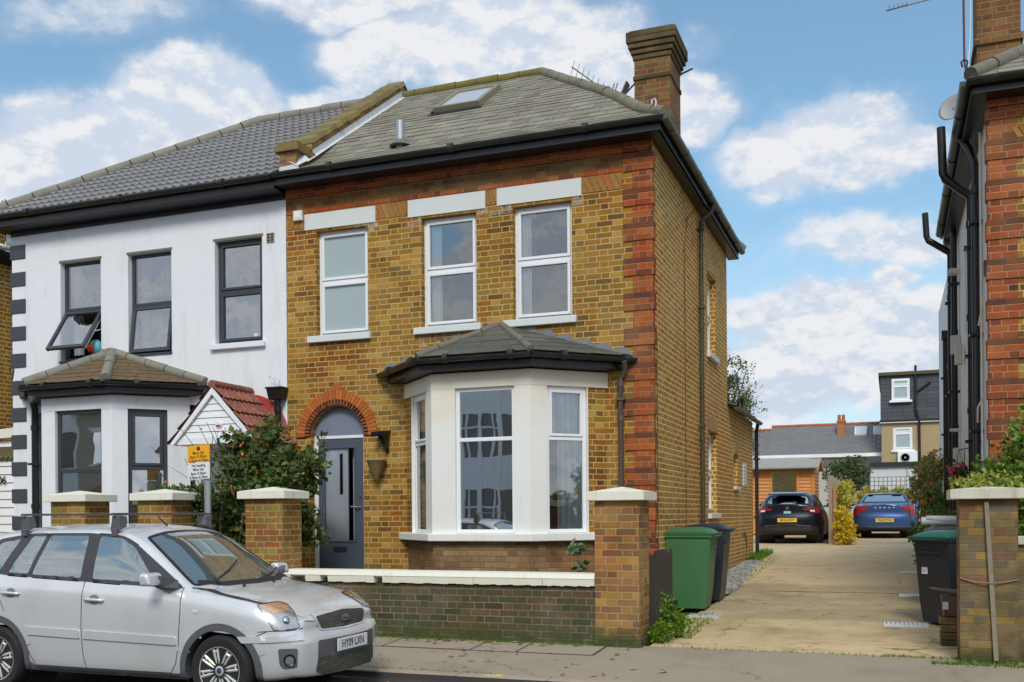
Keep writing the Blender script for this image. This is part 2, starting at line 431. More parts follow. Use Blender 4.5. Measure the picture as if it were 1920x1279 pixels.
def slate_mat(name, cols, lich=(.30,.31,.24), lamt=.5, mossamt=.35, rough=.75):
    m, g, b = new_mat(name)
    rn = g.rnd(); k = len(cols)
    c = g.ramp(rn, [((i+.5)/k, q) for i, q in enumerate(cols)])
    p = g.pos()
    c = g.mix(g.m('MULTIPLY', g.step(g.noise(p, 14, 6, .75), .48, .66), lamt), c, lich)
    c = g.mix(g.m('MULTIPLY', g.step(g.noise(p, 2.1, 7, .72), .55, .72), mossamt), c, g.mix(g.noise(p, 30, 3), (.05,.06,.02), (.14,.13,.03)))
    pset(g, b, c, rough, 0, g.bump(g.noise(p, 60, 4), .3, .004), .35)
    MATS[name] = m; return m
M['slate'] = slate_mat('roof_slate', [(.21,.20,.155),(.26,.245,.19),(.17,.165,.13),(.23,.20,.155),(.28,.265,.20),(.20,.145,.12),(.24,.235,.18)], lich=(.33,.325,.25), lamt=.35, mossamt=.5)
M['bayslate'] = slate_mat('bay_slate', [(.085,.088,.078),(.10,.10,.088),(.12,.118,.10)], lamt=.3, mossamt=.8, lich=(.2,.22,.14))
M['ctile'] = slate_mat('grey_concrete_tile', [(.22,.215,.215),(.24,.235,.235),(.205,.20,.205),(.23,.225,.225)], lich=(.30,.30,.29), lamt=.2, mossamt=.1, rough=.7)
M['btile'] = slate_mat('brown_mossy_tile', [(.15,.085,.05),(.13,.08,.045),(.18,.10,.055),(.12,.09,.04)], lich=(.24,.20,.12), lamt=.5, mossamt=.8)
M['rtile'] = slate_mat('red_porch_tile', [(.24,.075,.05),(.28,.09,.06),(.20,.07,.045)], lich=(.42,.26,.2), lamt=.5, mossamt=.4)
M['farslate'] = slate_mat('far_roof_slate', [(.16,.16,.17),(.18,.175,.175)], lich=(.26,.25,.24), lamt=.6, mossamt=.35)

def leaf_mat(name, cols, rough=.55):
    m, g, b = new_mat(name); k = len(cols)
    c = g.ramp(g.rnd(), [((i+.5)/k, q) for i, q in enumerate(cols)])
    pset(g, b, c, rough, 0, None, .3)
    b.inputs['Transmission Weight'].default_value = 0
    out = g.n['Material Output']
    tl = g.node('ShaderNodeBsdfTranslucent'); g.put(tl.inputs[0], g.mix(1.0, c, (.9,1.0,.4), 'MULTIPLY'))
    mx = g.node('ShaderNodeMixShader'); mx.inputs[0].default_value = .25
    g.l.new(b.outputs[0], mx.inputs[1]); g.l.new(tl.outputs[0], mx.inputs[2]); g.l.new(mx.outputs[0], out.inputs[0])
    MATS[name] = m; return m
M['leaf_dark'] = leaf_mat('rose_leaf', [(.04,.08,.025),(.07,.13,.03),(.11,.17,.04),(.05,.09,.03),(.17,.20,.05),(.24,.22,.06)])
M['leaf_bright'] = leaf_mat('hedge_leaf', [(.06,.14,.02),(.10,.21,.025),(.15,.27,.035),(.22,.33,.05),(.07,.15,.025),(.32,.38,.06)])
M['leaf_yellow'] = leaf_mat('yellow_leaf', [(.80,.52,.02),(.65,.48,.03),(.85,.60,.06),(.45,.42,.03),(.8,.52,.03)])
M['leaf_mid'] = leaf_mat('shrub_leaf', [(.035,.07,.02),(.06,.10,.025),(.09,.13,.03),(.14,.16,.05)])
M['leaf_tree'] = leaf_mat('tree_leaf', [(.12,.16,.06),(.16,.19,.08),(.2,.2,.1),(.09,.13,.05)])
M['leaf_weed'] = leaf_mat('weed_leaf', [(.09,.21,.015),(.15,.30,.02),(.24,.38,.03),(.07,.14,.015)])
M['leaf_brown'] = leaf_mat('autumn_leaf', [(.35,.13,.02),(.25,.10,.03),(.42,.22,.06),(.55,.38,.1),(.5,.42,.25)])
M['petal_red'] = plain('red_petal', (.5,.03,.02), .6)
M['petal_orange'] = plain('orange_petal', (.75,.22,.06), .6)
M['petal_pink'] = plain('pink_petal', (.7,.12,.2), .6)
M['bark'] = plain('bark', (.12,.085,.055), .9, var=.4, scale=12, bump=.5)

def leaves(mb, blobs, n, size, rg, spread=.9, shell=.35, noisy=.5, droop=0):
    """leaf-sized folded faces scattered through noisy ellipsoids: (x,y,z,rx,ry,rz[,weight])"""
    w = [ (b[6] if len(b) > 6 else 1)*b[3]*b[4]*b[5] for b in blobs]
    tot = sum(w)
    for b, ww in zip(blobs, w):
        for _ in range(int(n*ww/tot)):
            for _t in range(6):
                d = Vector((rg.gauss(0,1), rg.gauss(0,1), rg.gauss(0,1))).normalized()
                q = rg.random()**shell
                k = 1 + noisy*(noise.noise(Vector((d.x*1.7+b[0]*3, d.y*1.7+b[1], d.z*1.7+b[2])))) 
                p = Vector((b[0]+d.x*b[3]*q*k, b[1]+d.y*b[4]*q*k, b[2]+d.z*b[5]*q*k))
                if noise.noise(p*(1.6/max(.15,min(b[3],b[5])))*.9) > -.12: break
            s = size*rg.choice((rg.uniform(.3,.9), rg.uniform(.8,1.7)))
            a = Vector((rg.gauss(0,1), rg.gauss(0,1), rg.gauss(0,.7)-droop)).normalized()
            c = a.cross(Vector((rg.gauss(0,1), rg.gauss(0,1), rg.gauss(0,1)))).normalized()
            nn = a.cross(c)
            r = rg.random()
            mb.quad(p, p+a*s*.5+c*s*.33, p+a*s, p+a*s*.5-c*s*.33+nn*s*.12, r=r)
# ------------------------------------------------------------------ camera
yaw, roll = math.atan(712/1879), .0076
Fw = Vector((-math.sin(yaw), math.cos(yaw), 0)); Rt = Vector((math.cos(yaw), math.sin(yaw), 0)); Up = Vector((0,0,1))
cx_ = Rt*math.cos(roll) - Up*math.sin(roll); cy_ = Up*math.cos(roll) + Rt*math.sin(roll)
cam = bpy.data.cameras.new('camera'); camo = bpy.data.objects.new('camera', cam); COL.objects.link(camo)
mw = Matrix((cx_, cy_, -Fw)).transposed().to_4x4(); mw.translation = Vector((0,0,1.6)); camo.matrix_world = mw
cam.sensor_width = 36; cam.lens = 36*1879/1920; cam.shift_y = (965.4-639.5)/1920; cam.clip_end = 2000; cam.clip_start = .05
scene.camera = camo
CLOUDS = [(-0.617, 0.665, 0.421, 0.095, 0.028, 0.62), (-0.449, 0.772, 0.449, 0.158, 0.026, 0.85), (-0.439, 0.801, 0.408, 0.075, 0.037, 1), (-0.36, 0.836, 0.414, 0.145, 0.051, 0.95), (-0.276, 0.858, 0.433, 0.102, 0.057, 0.95), (-0.248, 0.884, 0.396, 0.079, 0.037, 0.95), (-0.573, 0.732, 0.368, 0.089, 0.037, 1), (-0.67, 0.665, 0.33, 0.069, 0.043, 1), (-0.605, 0.722, 0.336, 0.154, 0.05, 0.95), (-0.702, 0.65, 0.293, 0.074, 0.057, 1), (-0.633, 0.719, 0.287, 0.251, 0.048, 0.95), (-0.484, 0.792, 0.373, 0.055, 0.027, 0.9), (-0.145, 0.916, 0.373, 0.057, 0.036, 0.95), (-0.048, 0.942, 0.332, 0.107, 0.042, 1), (0.01, 0.949, 0.315, 0.065, 0.025, 0.95), (0.034, 0.945, 0.327, 0.029, 0.02, 0.85), (-0.142, 0.897, 0.42, 0.041, 0.022, 0.5), (-0.022, 0.966, 0.257, 0.103, 0.029, 0.68), (-0.002, 0.974, 0.228, 0.025, 0.015, 0.9), (-0.103, 0.975, 0.198, 0.082, 0.033, 0.72), (-0.002, 0.982, 0.191, 0.079, 0.038, 0.92), (-0.051, 0.986, 0.156, 0.15, 0.039, 0.78), (-0.105, 0.987, 0.121, 0.134, 0.038, 0.72), (0.018, 0.991, 0.132, 0.092, 0.049, 0.8)]
# ------------------------------------------------------------------ daylight
SUN_EL, SUN_AZ = rad(42), rad(163)      # azimuth clockwise from +Y
w = bpy.data.worlds.new('World'); scene.world = w; w.use_nodes = True
g = G(w.node_tree); bg = g.n['Background']
sky = g.node('ShaderNodeTexSky', sky_type='NISHITA'); sky.sun_disc = False
sky.sun_elevation = SUN_EL; sky.sun_rotation = SUN_AZ; sky.air_density = 1.0; sky.dust_density = .6; sky.ozone_density = 2.0
dr = g.node('ShaderNodeTexCoord').outputs['Generated']
sx, sy, sz = g.sep(dr)
warp = g.vm('SCALE', g.vm('SUBTRACT', g.noise(dr, 6, 7, .55, out=1), (.5,.5,.5)), .12)
wn = g.vm('ADD', dr, warp)
acc = None
for (x,y,z,rx,rz,wt) in CLOUDS:
    d = g.vm('MULTIPLY', g.vm('SUBTRACT', wn, (x,y,z)), (1/rx,1/rx,1/rz))
    f = g.m('MULTIPLY', g.step(g.vm('LENGTH', d), .35, 1.25, 1, 0), wt)
    acc = f if acc is None else g.m('MAXIMUM', acc, f)
# elsewhere in the sky (seen only in reflections and by the light): an even broken cover
front = g.step(g.vm('DOT_PRODUCT', dr, tuple(Fw)), .35, .6)
fb = g.noise(g.vm('MULTIPLY', dr, (1,1,2.2)), 2.6, 8, .6)
rest = g.m('MULTIPLY', g.m('SUBTRACT', 1.0, front), g.step(fb, .36, .56))
hz = g.step(sz, .02, .36, 1, 0)
det = g.noise(g.vm('MULTIPLY', dr, (1,1,1.7)), 11, 9, .62)
det2 = g.noise(g.vm('MULTIPLY', dr, (1,1,1.6)), 5, 7, .6)
den = g.m('ADD', g.m('MAXIMUM', acc, rest), g.m('ADD', g.m('MULTIPLY', g.m('SUBTRACT', det, .5), .62), g.m('MULTIPLY', g.m('SUBTRACT', g.noise(g.vm('MULTIPLY', dr, (1,1,1.5)), 34, 6, .7), .5), .30)))
den = g.m('ADD', den, g.m('MULTIPLY', hz, .30))
mask = g.step(den, .30, .86)
mask = g.m('MAXIMUM', mask, g.m('MULTIPLY', g.step(den, .1, .6), .22))
skyc = g.mix(1.0, sky.outputs[0], (.66,1.02,1.03), 'MULTIPLY')
skyc = g.mix(.15, skyc, (5,5.8,6.8))
skyc = g.mix(g.m('MULTIPLY', hz, .72), skyc, (4.6,5.3,6.1))
lit = g.step(g.m('ADD', g.m('MULTIPLY', det2, 1.0), g.m('MULTIPLY', g.m('SUBTRACT', g.noise(g.vm('ADD', g.vm('MULTIPLY', dr, (1,1,1.7)), (0,0,-.02)), 11, 9, .62), det), 2.2)), .36, .66)
cc = g.mix(lit, (5.75,5.85,6.05), (4.2,4.75,5.6))
g.put(bg.inputs[0], g.mix(mask, skyc, cc)); bg.inputs[1].default_value = .1
sd = bpy.data.lights.new('sun', 'SUN'); sd.energy = 1.5; so_ = 0; sd.angle = rad(18); sd.color = (1,.97,.90)
so = bpy.data.objects.new('sun', sd); COL.objects.link(so)
sdir = Vector((math.sin(SUN_AZ)*math.cos(SUN_EL), math.cos(SUN_AZ)*math.cos(SUN_EL), math.sin(SUN_EL)))
so.rotation_euler = (-sdir).to_track_quat('-Z', 'Y').to_euler(); so.location = sdir*60
vs_ = scene.view_settings; vs_.view_transform = 'Standard'; vs_.look = 'None'; vs_.exposure = .55; vs_.gamma = 1
scene.render.engine = 'CYCLES'; scene.cycles.max_bounces = 6; scene.cycles.transparent_max_bounces = 12

# ------------------------------------------------------------------ ground
GP = [(-80,-.0),(8.72,0),(8.86,.075),(10.5,.165),(14,.30),(19,.52),(24,.66),(30,.75),(36,.85),(60,.9),(200,.9),(900,.9)]
def gz(y):
    for (a,za),(b,zb) in zip(GP, GP[1:]):
        if y <= b: return za+(zb-za)*(y-a)/(b-a)
    return .9
def sheet(x0, x1, ys, dz, nx=2, wob=0):
    mb = MB()
    def f(u, v):
        i = v*(len(ys)-1); k = min(int(i), len(ys)-2); y = ys[k]+(ys[k+1]-ys[k])*(i-k)
        x = x0+(x1-x0)*u
        return (x, y, gz(y)+dz)
    mb.grid(f, nx, len(ys)-1); return mb
def ground_mat(name, c1, c2, speck=.3, patch=None, patchamt=.5, scale=1.0, rough=.92, bump=.4, line=None):
    m, g, b = new_mat(name); p = g.pos()
    c = g.mix(g.noise(p, 2.0*scale, 8, .68), c1, c2)
    if patch: c = g.mix(g.m('MULTIPLY', g.step(g.noise(p, .8*scale, 8, .72), .48, .68), patchamt), c, patch)
    if line:
        x, y, z = g.sep(p)
        st = g.noise(g.comb(g.m('MULTIPLY', x, .5), g.m('MULTIPLY', y, 5.0), 0), 1.5, 7, .7)
        c = g.mix(g.m('MULTIPLY', g.step(st, .47, .7), line[1]), c, line[0])
    if name == 'driveway_concrete':      # three pours of different concrete
        yy = g.m('ADD', g.sep(p)[1], g.m('MULTIPLY', g.m('SUBTRACT', g.noise(p, 1.3, 6, .7), .5), .9))
        c = g.mix(g.m('MULTIPLY', g.m('MULTIPLY', g.step(yy, 12.75, 13.1), g.step(yy, 17.2, 16.6)), .70), c, g.mix(g.noise(p, 2.4, 7, .7), (.27,.215,.125), (.42,.34,.215)))
        c = g.mix(g.m('MULTIPLY', g.step(yy, 16.6, 17.4), .35), c, (.60,.47,.31))
        pale = g.step(g.noise(g.vm('MULTIPLY', p, (1,1.6,1)), .9, 6, .7), .50, .66); c = g.mix(g.m('MULTIPLY', pale, .40), c, (.74,.57,.34))
        st = g.step(g.noise(g.vm('ADD', p, (7,3,1)), 1.7, 8, .75), .56, .70); c = g.mix(g.m('MULTIPLY', st, .6), c, (.17,.145,.07))
        oil = g.step(g.noise(g.vm('ADD', p, (1,9,4)), 3.1, 3, .5), .66, .74); c = g.mix(g.m('MULTIPLY', oil, .5), c, (.11,.09,.06))
    if name in ('driveway_concrete','pavement_asphalt','pavement_patch'):
        cr = g.node('ShaderNodeTexVoronoi'); cr.feature = 'DISTANCE_TO_EDGE'; cr.inputs['Scale'].default_value = .55
        g.put(cr.inputs['Vector'], g.vm('ADD', p, g.vm('SCALE', g.vm('SUBTRACT', g.noise(p, 2.2, 6, .7, out=1), (.5,.5,.5)), .8)))
        crk = g.m('MULTIPLY', g.step(cr.outputs[0], .0, .011, 1, 0), g.step(g.noise(p, .7, 3), .48, .6)); c = g.mix(g.m('MULTIPLY', crk, .75), c, (.06,.05,.035))
    v = g.node('ShaderNodeTexVoronoi'); v.inputs['Scale'].default_value = 90; g.put(v.inputs['Vector'], p)
    sp = g.step(v.outputs['Distance'], .05, .22, 1, 0)
    rr = g.white(v.outputs['Position'])
    c = g.mix(g.m('MULTIPLY', g.m('MULTIPLY', sp, g.step(rr, .6, 1)), speck), c, (.6,.57,.52))
    c = g.mix(g.m('MULTIPLY', g.step(g.noise(p, 160, 3, .7), .5, .8), speck), c, tuple(q*.4 for q in c1))
    pset(g, b, c, rough, 0, g.bump(g.noise(p, 130, 4, .7), bump, .004), .3)
    MATS[name] = m; return m
M['road'] = ground_mat('road_asphalt', (.05,.048,.045), (.075,.07,.065), .25)
M['pave'] = ground_mat('pavement_asphalt', (.30,.25,.185), (.40,.335,.25), .75, patch=(.22,.185,.14), patchamt=.5)
M['pave2'] = ground_mat('pavement_patch', (.33,.27,.20), (.42,.35,.265), .6, patch=(.23,.195,.15), patchamt=.5)
M['kerb'] = ground_mat('granite_kerb', (.34,.27,.20), (.44,.36,.28), .35, patch=(.25,.22,.17))
M['concrete'] = ground_mat('driveway_concrete', (.50,.37,.20), (.72,.55,.32), .6, patch=(.30,.24,.11), patchamt=.8, line=((.33,.27,.13), .28))
M['soil'] = ground_mat('garden_soil_grass', (.07,.075,.03), (.12,.12,.05), .1, patch=(.16,.13,.08))
M['gravel'] = ground_mat('grey_gravel', (.22,.22,.21), (.34,.34,.32), .8, scale=6, bump=1)

yb = [-80,-30,0,6,8.70]
struct(sheet(-120,120,yb,0.0), 'road', M['road'])
mb = MB()
def gf(u, v):
    ys = [8.70,8.74,8.88,9.5,10.5,12,14,17,19,22,24,27,30,33,36,45,60,120,300,900]
    i = v*(len(ys)-1); k = min(int(i), len(ys)-2); y = ys[k]+(ys[k+1]-ys[k])*(i-k)
    return ((u-.5)*900, y, gz(y)-.03)
mb.grid(gf, 4, 19); struct(mb, 'ground', M['soil'])
# kerb stones
mb = MB(); x = -24.0
while x < 14:
    L_ = .914; mb.box(x+.004, x+L_-.004, 8.72+R.uniform(-.003,.003), 8.862, -.05, .083+R.uniform(-.002,.002)); x += L_
struct(mb, 'kerb', M['kerb'], bevel=.012)
mb = MB(); mb.box(-30,20,8.715,8.865,-.06,.070); struct(mb, 'kerb_bed', M['road'])
struct(sheet(-60,60,[8.864,9.2,9.6,10.0,10.62],.004,8), 'pavement', M['pave'])
# repaired strip of footway against the garden walls, with its cut lines
mb = MB()
xs = [-9.5,-8.1,-6.6,-5.35,-4.28,-3.75,-2.9]
for a,b in zip(xs, xs[1:]):
    s_ = R.uniform(-.03,.03); n_ = len(mb.v)
    ya = 9.98+s_*.3
    mb.quad((a+.012,ya,gz(ya)+.008),(b-.012,ya,gz(ya)+.008),(b-.012,10.56,gz(10.56)+.008),(a+.012,10.56,gz(10.56)+.008))
struct(mb, 'pavement_strip', M['pave2'])
mb = MB()
mb.box(-9.5,-2.9,9.955,9.99,.10,gz(9.97)+.0065)
for a in xs[1:]: mb.quad((a-.014,9.98,gz(9.98)+.0065),(a+.014,9.98,gz(9.98)+.0065),(a+.014,10.5,gz(10.5)+.0065),(a-.014,10.5,gz(10.5)+.0065))
struct(mb, 'pavement_joint', plain('tar_joint', (.055,.05,.045), .9))
# driveway
mb = MB()
ys = [10.60,10.9,11.5,12.5,14,16,18,20,22,24,26,28,30,33,36,40,43]
def edge(y):   # left edge of the concrete
    return -2.45 if y < 13 else (-2.45+(y-13)*.06 if y < 16 else (-2.27-(y-16)*.06 if y < 23 else -2.7-(y-23)*.35))
for a, b in zip(ys, ys[1:]):
    n_ = 6
    for i in range(n_):
        def X(y, t): e = max(edge(y), -5.2); return e+(1.25-e)*t
        mb.quad((X(a,i/n_),a,gz(a)+.004),(X(a,(i+1)/n_),a,gz(a)+.004),(X(b,(i+1)/n_),b,gz(b)+.004),(X(b,i/n_),b,gz(b)+.004))
struct(mb, 'driveway', M['concrete'])
mb = MB()
for y, x0, x1, wd in ((15.9,-1.9,1.1,.03),(20.4,-2.3,.2,.02),(26.5,-1.2,1.1,.06)):
    x = x0
    while x < x1-.05:
        dx = min(R.uniform(.15,.5), x1-x); j = R.uniform(-.02,.02)
        mb.quad((x,y+j,gz(y)+.009),(x+dx,y+j*.4,gz(y)+.009),(x+dx,y+wd*R.uniform(.6,1.2),gz(y+wd)+.009),(x,y+wd,gz(y+wd)+.009)); x += dx
# a wandering crack by the right gate pier
pts = [(-.1,11.05),(.15,10.98),(.33,11.10),(.5,11.12),(.62,11.2)]
for (a,b),(c,d) in zip(pts, pts[1:]): mb.quad((a,b,gz(b)+.009),(c,d,gz(d)+.009),(c,d+.018,gz(d)+.009),(a,b+.014,gz(b)+.009))
struct(mb, 'driveway_joint', plain('dirty_joint', (.13,.10,.05), .95, var=.4))
mb = MB(); rg = random.Random(3)
for _ in range(1500):
    y = rg.uniform(15.6,21.5); x = rg.uniform(-2.86, -2.3-(y-16)*.045 if y > 16 else -2.3)
    s_ = rg.uniform(.018,.045); z = gz(y)-.01
    mb.hexa([(x-s_,y-s_,z),(x+s_*.8,y-s_,z),(x+s_,y+s_,z),(x-s_*.7,y+s_,z),(x-s_*.4,y-s_*.5,z+s_),(x+s_*.5,y-s_*.3,z+s_*.9),(x+s_*.4,y+s_*.5,z+s_),(x-s_*.5,y+s_*.4,z+s_*1.1)], rg.random())
stuff(mb, 'gravel', slate_mat('gravel_stone', [(.3,.3,.29),(.2,.2,.2),(.42,.41,.38),(.14,.14,.14)], mossamt=.1), 'loose grey gravel along the foot of the brick side wall', 'gravel')
# ------------------------------------------------------------------ building kit
def wall_holes(mb, o, t, n, s0, s1, z0, z1, holes, depth=.11, r=.5):
    """vertical wall with rectangular openings (sa, sb, za, zb) and their reveals"""
    xs = sorted(set([s0,s1]+[h[0] for h in holes]+[h[1] for h in holes])); zs = sorted(set([z0,z1]+[h[2] for h in holes]+[h[3] for h in holes]))
    P = lambda a, z, d=0: (o[0]+t[0]*a-n[0]*d, o[1]+t[1]*a-n[1]*d, z)
    for xa, xb in zip(xs, xs[1:]):
        for za, zb in zip(zs, zs[1:]):
            cx, cz = (xa+xb)/2, (za+zb)/2
            if any(h[0] < cx < h[1] and h[2] < cz < h[3] for h in holes): continue
            mb.quad(P(xa,za),P(xb,za),P(xb,zb),P(xa,zb), r=r)
    for a,b,c,d in holes:
        mb.quad(P(a,c),P(a,d),P(a,d,depth),P(a,c,depth), r=r); mb.quad(P(b,d),P(b,c),P(b,c,depth),P(b,d,depth), r=r)
        mb.quad(P(a,d),P(b,d),P(b,d,depth),P(a,d,depth), r=r); mb.quad(P(b,c),P(a,c),P(a,c,depth),P(b,c,depth), r=r)

def sash(mb, o, t, n, a, b, c, d, w, d0, d1):   # four bars of a rectangle
    mb.obox(o,t,n,a,a+w,d0,d1,c,d); mb.obox(o,t,n,b-w,b,d0,d1,c,d)
    mb.obox(o,t,n,a+w,b-w,d0,d1,c,c+w); mb.obox(o,t,n,a+w,b-w,d0,d1,d-w,d)

def curtain(o, t, n, a, b, c, d, back, waves=5, amp=.022, name='curtain', parent=None, mat=None, rg=random.Random(2)):
    mb = MB(); ph = rg.random()*6
    def f(u, v):
        s = a+(b-a)*u
        q = -back + amp*math.sin(u*waves*2*math.pi+ph+.4*math.sin(v*2)) + amp*.4*math.sin(u*waves*5.3+v)
        return (o[0]+t[0]*s+n[0]*q, o[1]+t[1]*s+n[1]*q, c+(d-c)*v)
    mb.grid(f, 40, 4)
    return build(mb, name, mat or M['cloth'], parent, smooth=1)

def window(parent, o, t, n, a, b, c, d, zm, back=.09, fm=None, gm=None, fw=.045, sw=.042, sill=None, label=None, topsash=True, botsash=True, frost=False):
    """two-light casement: outer frame (the part) > glass panes, sill"""
    fm = fm or M['upvc']; gm = gm or M['glass']
    mb = MB()
    sash(mb, o,t,n, a,b,c,d, fw, -back-.06, -back)
    mb.obox(o,t,n, a+fw, b-fw, -back-.06, -back+.001, zm-fw*.5, zm+fw*.5)
    if topsash: sash(mb, o,t,n, a+fw+.002, b-fw-.002, zm+fw*.5+.002, d-fw-.002, sw, -back-.05, -back+.016)
    if botsash: sash(mb, o,t,n, a+fw+.002, b-fw-.002, c+fw+.002, zm-fw*.5-.002, sw, -back-.05, -back+.016)
    w = build(mb, 'window', fm, parent, bevel=.006, label=label)
    for k, (za, zb, s_) in enumerate(((zm, d-fw, topsash), (c+fw, zm, botsash))):
        q = MB(); e = fw+(sw if s_ else 0)
        P = lambda s, z: (o[0]+t[0]*s-n[0]*(back+.02), o[1]+t[1]*s-n[1]*(back+.02), z)
        lo = za + (fw*.5 if k == 0 else 0) + (sw if s_ else 0) - .01
        hi = zb - (fw*.5 if k == 1 else 0) - (sw if s_ else 0) + .01
        q.quad(P(a+e-.01,lo),P(b-e+.01,lo),P(b-e+.01,hi),P(a+e-.01,hi))
        build(q, 'pane', gm, w)
    if sill:
        q = MB(); q.obox(o,t,n, sill[0], sill[1], -back-.05, sill[4] if len(sill) > 4 else .065, sill[2], sill[3])
        build(q, 'sill', sill[5] if len(sill) > 5 else M['lintel'], w, bevel=.008)
    return w

def slates(mb, A, B, C, D, gauge, width, h=lambda r: r, thick=.009, lift=.012, rg=R, wave=None, overlap=1.12):
    """courses of slates between the eave A-B and the top edge D-C; each slate its own box"""
    A, B, C, D = map(Vector, (A,B,C,D))
    mid = ((D-A)+(C-B))*.5; along = (B-A).normalized()
    up = (mid - along*mid.dot(along)); L = up.length; rows = max(1, int(round(L/gauge)))
    nrm = along.cross(up.normalized())
    if nrm.z < 0: nrm = -nrm
    H0, H1 = A.z, D.z
    def pt(s, r):      # s metres along from A's foot, r 0..1
        base = A + along*s
        u = up*r; p = base+u; p.z = H0+(H1-H0)*h(r); return p
    def lim(r):
        l = (D-A).dot(along)*r; rr = (B-A).length + ((C-B).dot(along))*r; return l, rr
    for k in range(rows):
        r0, r1 = k/rows, min(1.0, (k+overlap)/rows)
        l0, e0 = lim(r0); l1, e1 = lim(r1)
        s = min(l0,l1) - (width*.5 if k % 2 else 0)
        while s < max(e0,e1):
            a0, b0 = max(s+.003, l0), min(s+width-.003, e0); a1, b1 = max(s+.003, l1), min(s+width-.003, e1)
            s += width
            if b0-a0 < .01 and b1-a1 < .01: continue
            if b0 < a0: a0 = b0 = (a0+b0)/2
            if b1 < a1: a1 = b1 = (a1+b1)/2
            j = rg.uniform(-.004,.004); li = lift+rg.uniform(-.002,.005)
            p = [pt(a0,r0)-up*(.006+j)/L*1, pt(b0,r0)-up*(.006-j)/L, pt(b1,r1), pt(a1,r1)]
            q = [p[0]+nrm*li, p[1]+nrm*(li+rg.uniform(-.001,.002)), p[2]+nrm*.004, p[3]+nrm*.004]
            t_ = [x+nrm*thick for x in q]
            mb.hexa([q[0],q[1],q[2],q[3],t_[0],t_[1],t_[2],t_[3]], rg.random())

def wavetiles(mb, A, B, C, D, gauge, period, amp, rg=R, ns=6):
    """interlocking rolled tiles: each course one wavy, stepped strip cut to the hips"""
    A, B, C, D = map(Vector, (A,B,C,D))
    mid = ((D-A)+(C-B))*.5; along = (B-A).normalized()
    up = (mid - along*mid.dot(along)); L = up.length; rows = int(round(L/gauge))
    nrm = along.cross(up.normalized())
    if nrm.z < 0: nrm = -nrm
    LB = (B-A).length
    for k in range(rows):
        r0, r1 = k/rows, min(1.0,(k+1.1)/rows)
        l0, e0 = (D-A).dot(along)*r0, LB+((C-B).dot(along))*r0
        l1, e1 = (D-A).dot(along)*r1, LB+((C-B).dot(along))*r1
        S = min(l0,l1); E = max(e0,e1); n = int((E-S)/(period/ns)); tile = 0; rv = rg.random()
        for i in range(n):
            s, s2 = S+(E-S)*i/n, S+(E-S)*(i+1)/n
            if int(s/(period*2)) != tile: tile = int(s/(period*2)); rv = rg.random()
            c = []
            for (x, r, l, e, li) in ((s,r0,l0,e0,.045),(s2,r0,l0,e0,.045),(s2,r1,l1,e1,.008),(s,r1,l1,e1,.008)):
                xx = min(max(x,l),e); w = amp*max(0, math.sin(xx/period*2*math.pi))**.8 if math.sin(xx/period*2*math.pi) > 0 else 0
                c.append(A+along*xx+up*r+nrm*(li+w))
            if (c[0]-c[1]).length < 1e-4 and (c[2]-c[3]).length < 1e-4: continue
            mb.quad(*c, r=rv)
            mb.quad(c[0]-nrm*.045, c[1]-nrm*.045, c[1], c[0], r=rv)

def ridge(path, rr, seg_len, name, mat, parent, gap=.012, seg=10):
    mb = MB(); path = [Vector(p) for p in path]
    for a, b in zip(path, path[1:]):
        n = max(1, int(round((b-a).length/seg_len))); 
        for i in range(n):
            p, q = a.lerp(b, i/n), a.lerp(b, (i+1)/n); d = (q-p).normalized()*gap*.5
            k = R.uniform(.97,1.04); j = Vector((0,0,R.uniform(-.004,.006)))
            mb.tube([p+d+j, q-d+j], [rr*k, rr*k*.96], seg, r=R.random())
    return build(mb, name, mat, parent, smooth=50)

def gutter(path, parent, mat=None, rr=.058, name='gutter', joints=1.6):
    mb = MB(); path = [Vector(p) for p in path]
    for a, b in zip(path, path[1:]):
        d = (b-a).normalized(); s_ = Vector((0,0,1)).cross(d).normalized()
        k = 10; pr = []
        for i in range(k+1):
            t = math.pi*i/k; pr.append((math.cos(t)*rr, -math.sin(t)*rr))
        for e0, e1 in ((a,b),):
            n = len(mb.v)
            for e in (e0,e1):
                for (x,z) in pr: mb.v.append(tuple(e+s_*x+Vector((0,0,z))))
            m_ = k+1
            for i in range(k): mb.f.append((n+i,n+i+1,n+m_+i+1,n+m_+i)); mb.r.append(.5)
            mb.f.append(tuple(n+i for i in range(m_))); mb.f.append(tuple(n+m_+i for i in reversed(range(m_)))); mb.r += [.5,.5]
            mb.f.append((n,n+m_,n+m_+k,n+k)); mb.r.append(.5)
        L_ = (b-a).length; q = joints*.5
        while q < L_:
            c = a+d*q; mb.tube([c-d*.035-Vector((0,0,.008)), c+d*.035-Vector((0,0,.008))], rr*1.06, 12); q += joints
    return build(mb, name, mat or M['gutter'], parent, smooth=40)

def pipe(path, rr, name, mat, parent, brackets=(), collars=(), wall=None):
    mb = MB(); path = [Vector(p) for p in path]
    mb.tube(path, rr, 10)
    for z in collars:
        p = next((a.lerp(b, (z-a.z)/(b.z-a.z)) for a, b in zip(path, path[1:]) if abs(b.z-a.z) > 1e-6 and min(a.z,b.z) <= z <= max(a.z,b.z)), None)
        if p: mb.tube([p-Vector((0,0,.04)), p+Vector((0,0,.04))], rr*1.22, 10)
    for z in brackets:
        p = next((a.lerp(b, (z-a.z)/(b.z-a.z)) for a, b in zip(path, path[1:]) if abs(b.z-a.z) > 1e-6 and min(a.z,b.z) <= z <= max(a.z,b.z)), None)
        if p: mb.box(p.x-rr*1.7, p.x+rr*1.7, p.y-rr*1.3, p.y+rr*1.3, z-.018, z+.018)
    return build(mb, name, mat, parent, smooth=40)

